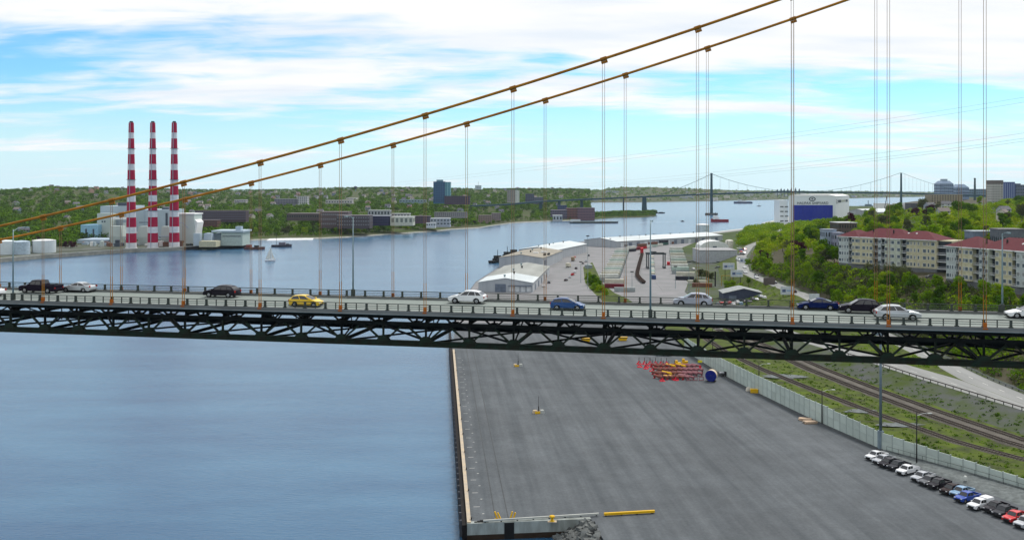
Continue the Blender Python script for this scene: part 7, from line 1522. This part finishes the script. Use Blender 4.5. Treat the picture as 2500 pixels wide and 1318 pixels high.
# houses in the trees
HC_ = [(.55, .56, .55), (.42, .45, .46), (.60, .56, .48), (.30, .33, .40), (.48, .30, .24), (.20, .24, .33)]; HR = [(.14, .14, .15), (.20, .17, .16), (.10, .10, .12)]
HM = {}
def house(x, y, z, s, ci, ri_, label, group):
    t = thing('house', label, 'house', (x, y, z), er.uniform(-.9, .9), group); t.scale = (s, s, s)
    if ('w', ci) not in HM: mb = MB(); mb.add([(-5, -4, -2), (5, -4, -2), (5, 4, -2), (-5, 4, -2), (-5, -4, 5), (5, -4, 5), (5, 4, 5), (-5, 4, 5), (-5, 0, 8), (5, 0, 8)], [(0, 1, 5, 4), (1, 2, 6, 9, 5), (2, 3, 7, 6), (3, 0, 4, 8, 7)]); HM[('w', ci)] = mb.mesh('wall', M('house_wall_%d' % ci, HC_[ci], .8))
    if ('r', ri_) not in HM: mb = MB(); mb.hexa([(-5.4, -4.6, 4.6), (5.4, -4.6, 4.6), (5.4, .05, 8.1), (-5.4, .05, 8.1), (-5.4, -4.6, 4.85), (5.4, -4.6, 4.85), (5.4, .05, 8.35), (-5.4, .05, 8.35)]); mb.hexa([(-5.4, -.05, 8.1), (5.4, -.05, 8.1), (5.4, 4.6, 4.6), (-5.4, 4.6, 4.6), (-5.4, -.05, 8.35), (5.4, -.05, 8.35), (5.4, 4.6, 4.85), (-5.4, 4.6, 4.85)]); HM[('r', ri_)] = mb.mesh('roof', M('house_roof_%d' % ri_, HR[ri_], .85))
    if 'win' not in HM: mb = MB(); mb.box(-.7, .7, -.08, 0, 0, 1.3); HM['win'] = mb.mesh('window', GLZ)
    inst('wall', HM[('w', ci)], t); inst('roof', HM[('r', ri_)], t)
    for x_ in (-3, 0, 3): inst('window', HM['win'], t, (x_, -4, .8))
    for x_ in (-3, 3): inst('window', HM['win'], t, (x_, -4, 3.2))
cn = ('white', 'grey', 'cream', 'slate blue', 'brick red', 'dark blue')
k = 0; tries = 0
while k < 130 and tries < 4000:
    tries += 1; px = er.uniform(-20, 1400); pr = prof_east(px); Y = pr[1][0] + er.uniform(220, 2100); z = h_east(px, Y); X = PX(px, Y)
    if blocked(px, Y, proj(X, Y, z + 8)[1], proj(X, Y, z)[1], 8 * F / Y): continue
    c = er.randrange(6); house(X, Y, z + 2.5, er.uniform(.8, 1.15), c, er.randrange(3), '%s gabled house among the trees of the far left shore' % cn[c], '%s houses on the far left shore' % cn[c]); k += 1
for k in range(5):
    Y = er.uniform(700, 1150); X = Y * er.uniform(.38, .54); z = h_west(X, Y); c = er.randrange(4); house(X, Y, z + 4, 1.0, c, er.randrange(3), '%s gabled house among the trees of the right hillside' % cn[c], '%s houses on the right hillside' % cn[c])
for k in range(60):
    px = er.uniform(1380, 2280); ys = F * HC / (interp(px, FSX, FSY) - HZ); dy = er.uniform(30, 900); Y = ys + dy; z = PZ(interp(px, FRX, FRY), ys + 1500) * interp(dy, [0, 40, 400, 900, 1500], [0, .06, .35, .7, 1]); w = er.uniform(14, 46); h = er.uniform(5, 14); c = HC_[er.randrange(4)]
    t = thing('harbour_building', 'small pale building on the far shore across the harbour mouth', 'building', (PX(px, Y), Y, z), er.uniform(-.4, .4), 'pale buildings across the harbour mouth'); mb = MB(); mb.box(-w / 2, w / 2, 0, 14, -4, h); mb.build('wall', M('harb_%d' % HC_.index(c), c, .7), t); mb = MB(); mb.box(-w / 2 - .3, w / 2 + .3, -.3, 14.3, h, h + 1); mb.build('roof', ROOFW, t)
for k in range(7):
    px = 1897 + k * 9 + er.uniform(-2, 2); Y = 5900; hh = er.uniform(22, 42); t = thing('oil_tower', 'thin dark refinery tower on the far shore skyline', 'tower', (PX(px, Y), Y, 20), 0, 'refinery towers on the far shore'); mb = MB(); mb.tube([(0, 0, -6), (0, 0, 30 + hh * .55)], 2.2, 7); mb.build('column', M('refinery_blue', (.06, .09, .11), .7), t); mb = MB(); mb.box(-5, 5, -2, 2, 30, 32 + hh * .3); mb.build('platform', M('refinery_blue', (0, 0, 0)), t)

# ---------------------------------------------------------------- power lines
WIRE = M('wire_grey', (.10, .115, .13), .5)
for i, (ya, yb, xl, yl, lab) in enumerate(((238, 0, 960, 447, 'power line across the sky, uppermost'), (250, 0, 990, 450, 'power line across the sky, second from the top'), (325, 0, 1350, 455, 'power line across the sky, third from the top'), (338, 0, 1380, 458, 'power line across the sky, fourth from the top'), (345, 0, 1400, 460, 'power line across the sky, lowest'))):
    A = Vector((PX(2900, 420), 420, PZ(ya - 75, 420))); C = Vector((PX(2500, 480), 480, PZ(ya, 480))); B = Vector((PX(xl, 1500), 1500, PZ(yl, 1500)))
    mid = Vector((PX((2500 + xl) / 2, 820), 820, PZ((ya + yl) / 2 + 14, 820))); ptsw = []
    for k in range(25):
        u = k / 24; px = lerp(2500, xl, u); py = lerp(ya, yl, u) + 40 * u * (1 - u) * 1.1; Y = 1 / lerp(1 / 480, 1 / 1500, u); ptsw.append((PX(px, Y), Y, PZ(py, Y)))
    d = Vector(ptsw[0]) - Vector(ptsw[1]); ptsw.insert(0, tuple(Vector(ptsw[0]) + d * 2.5))
    mb = MB(); mb.tube(ptsw, .05, 5); tag(mb.build('power_line', WIRE), lab, 'power line', 'power lines across the sky')

# ---------------------------------------------------------------- the air over the harbour
mb = MB(); mb.box(-7500, 7500, -60, 9800, -9, 260)
hz = mb.build('haze', None); tag(hz, 'thin bluish haze over the harbour', 'haze', kind='stuff')
hm = bpy.data.materials.new('haze'); hm.use_nodes = True; nt = hm.node_tree
for n in list(nt.nodes):
    if n.type == 'BSDF_PRINCIPLED': nt.nodes.remove(n)
HAZE = 2.2e-5
pv = nt.nodes.new('ShaderNodeVolumePrincipled'); pv.inputs['Color'].default_value = (.72, .86, 1, 1); pv.inputs['Density'].default_value = HAZE; pv.inputs['Anisotropy'].default_value = .1
nt.links.new(pv.outputs[0], nt.nodes['Material Output'].inputs['Volume']); hz.data.materials.append(hm)
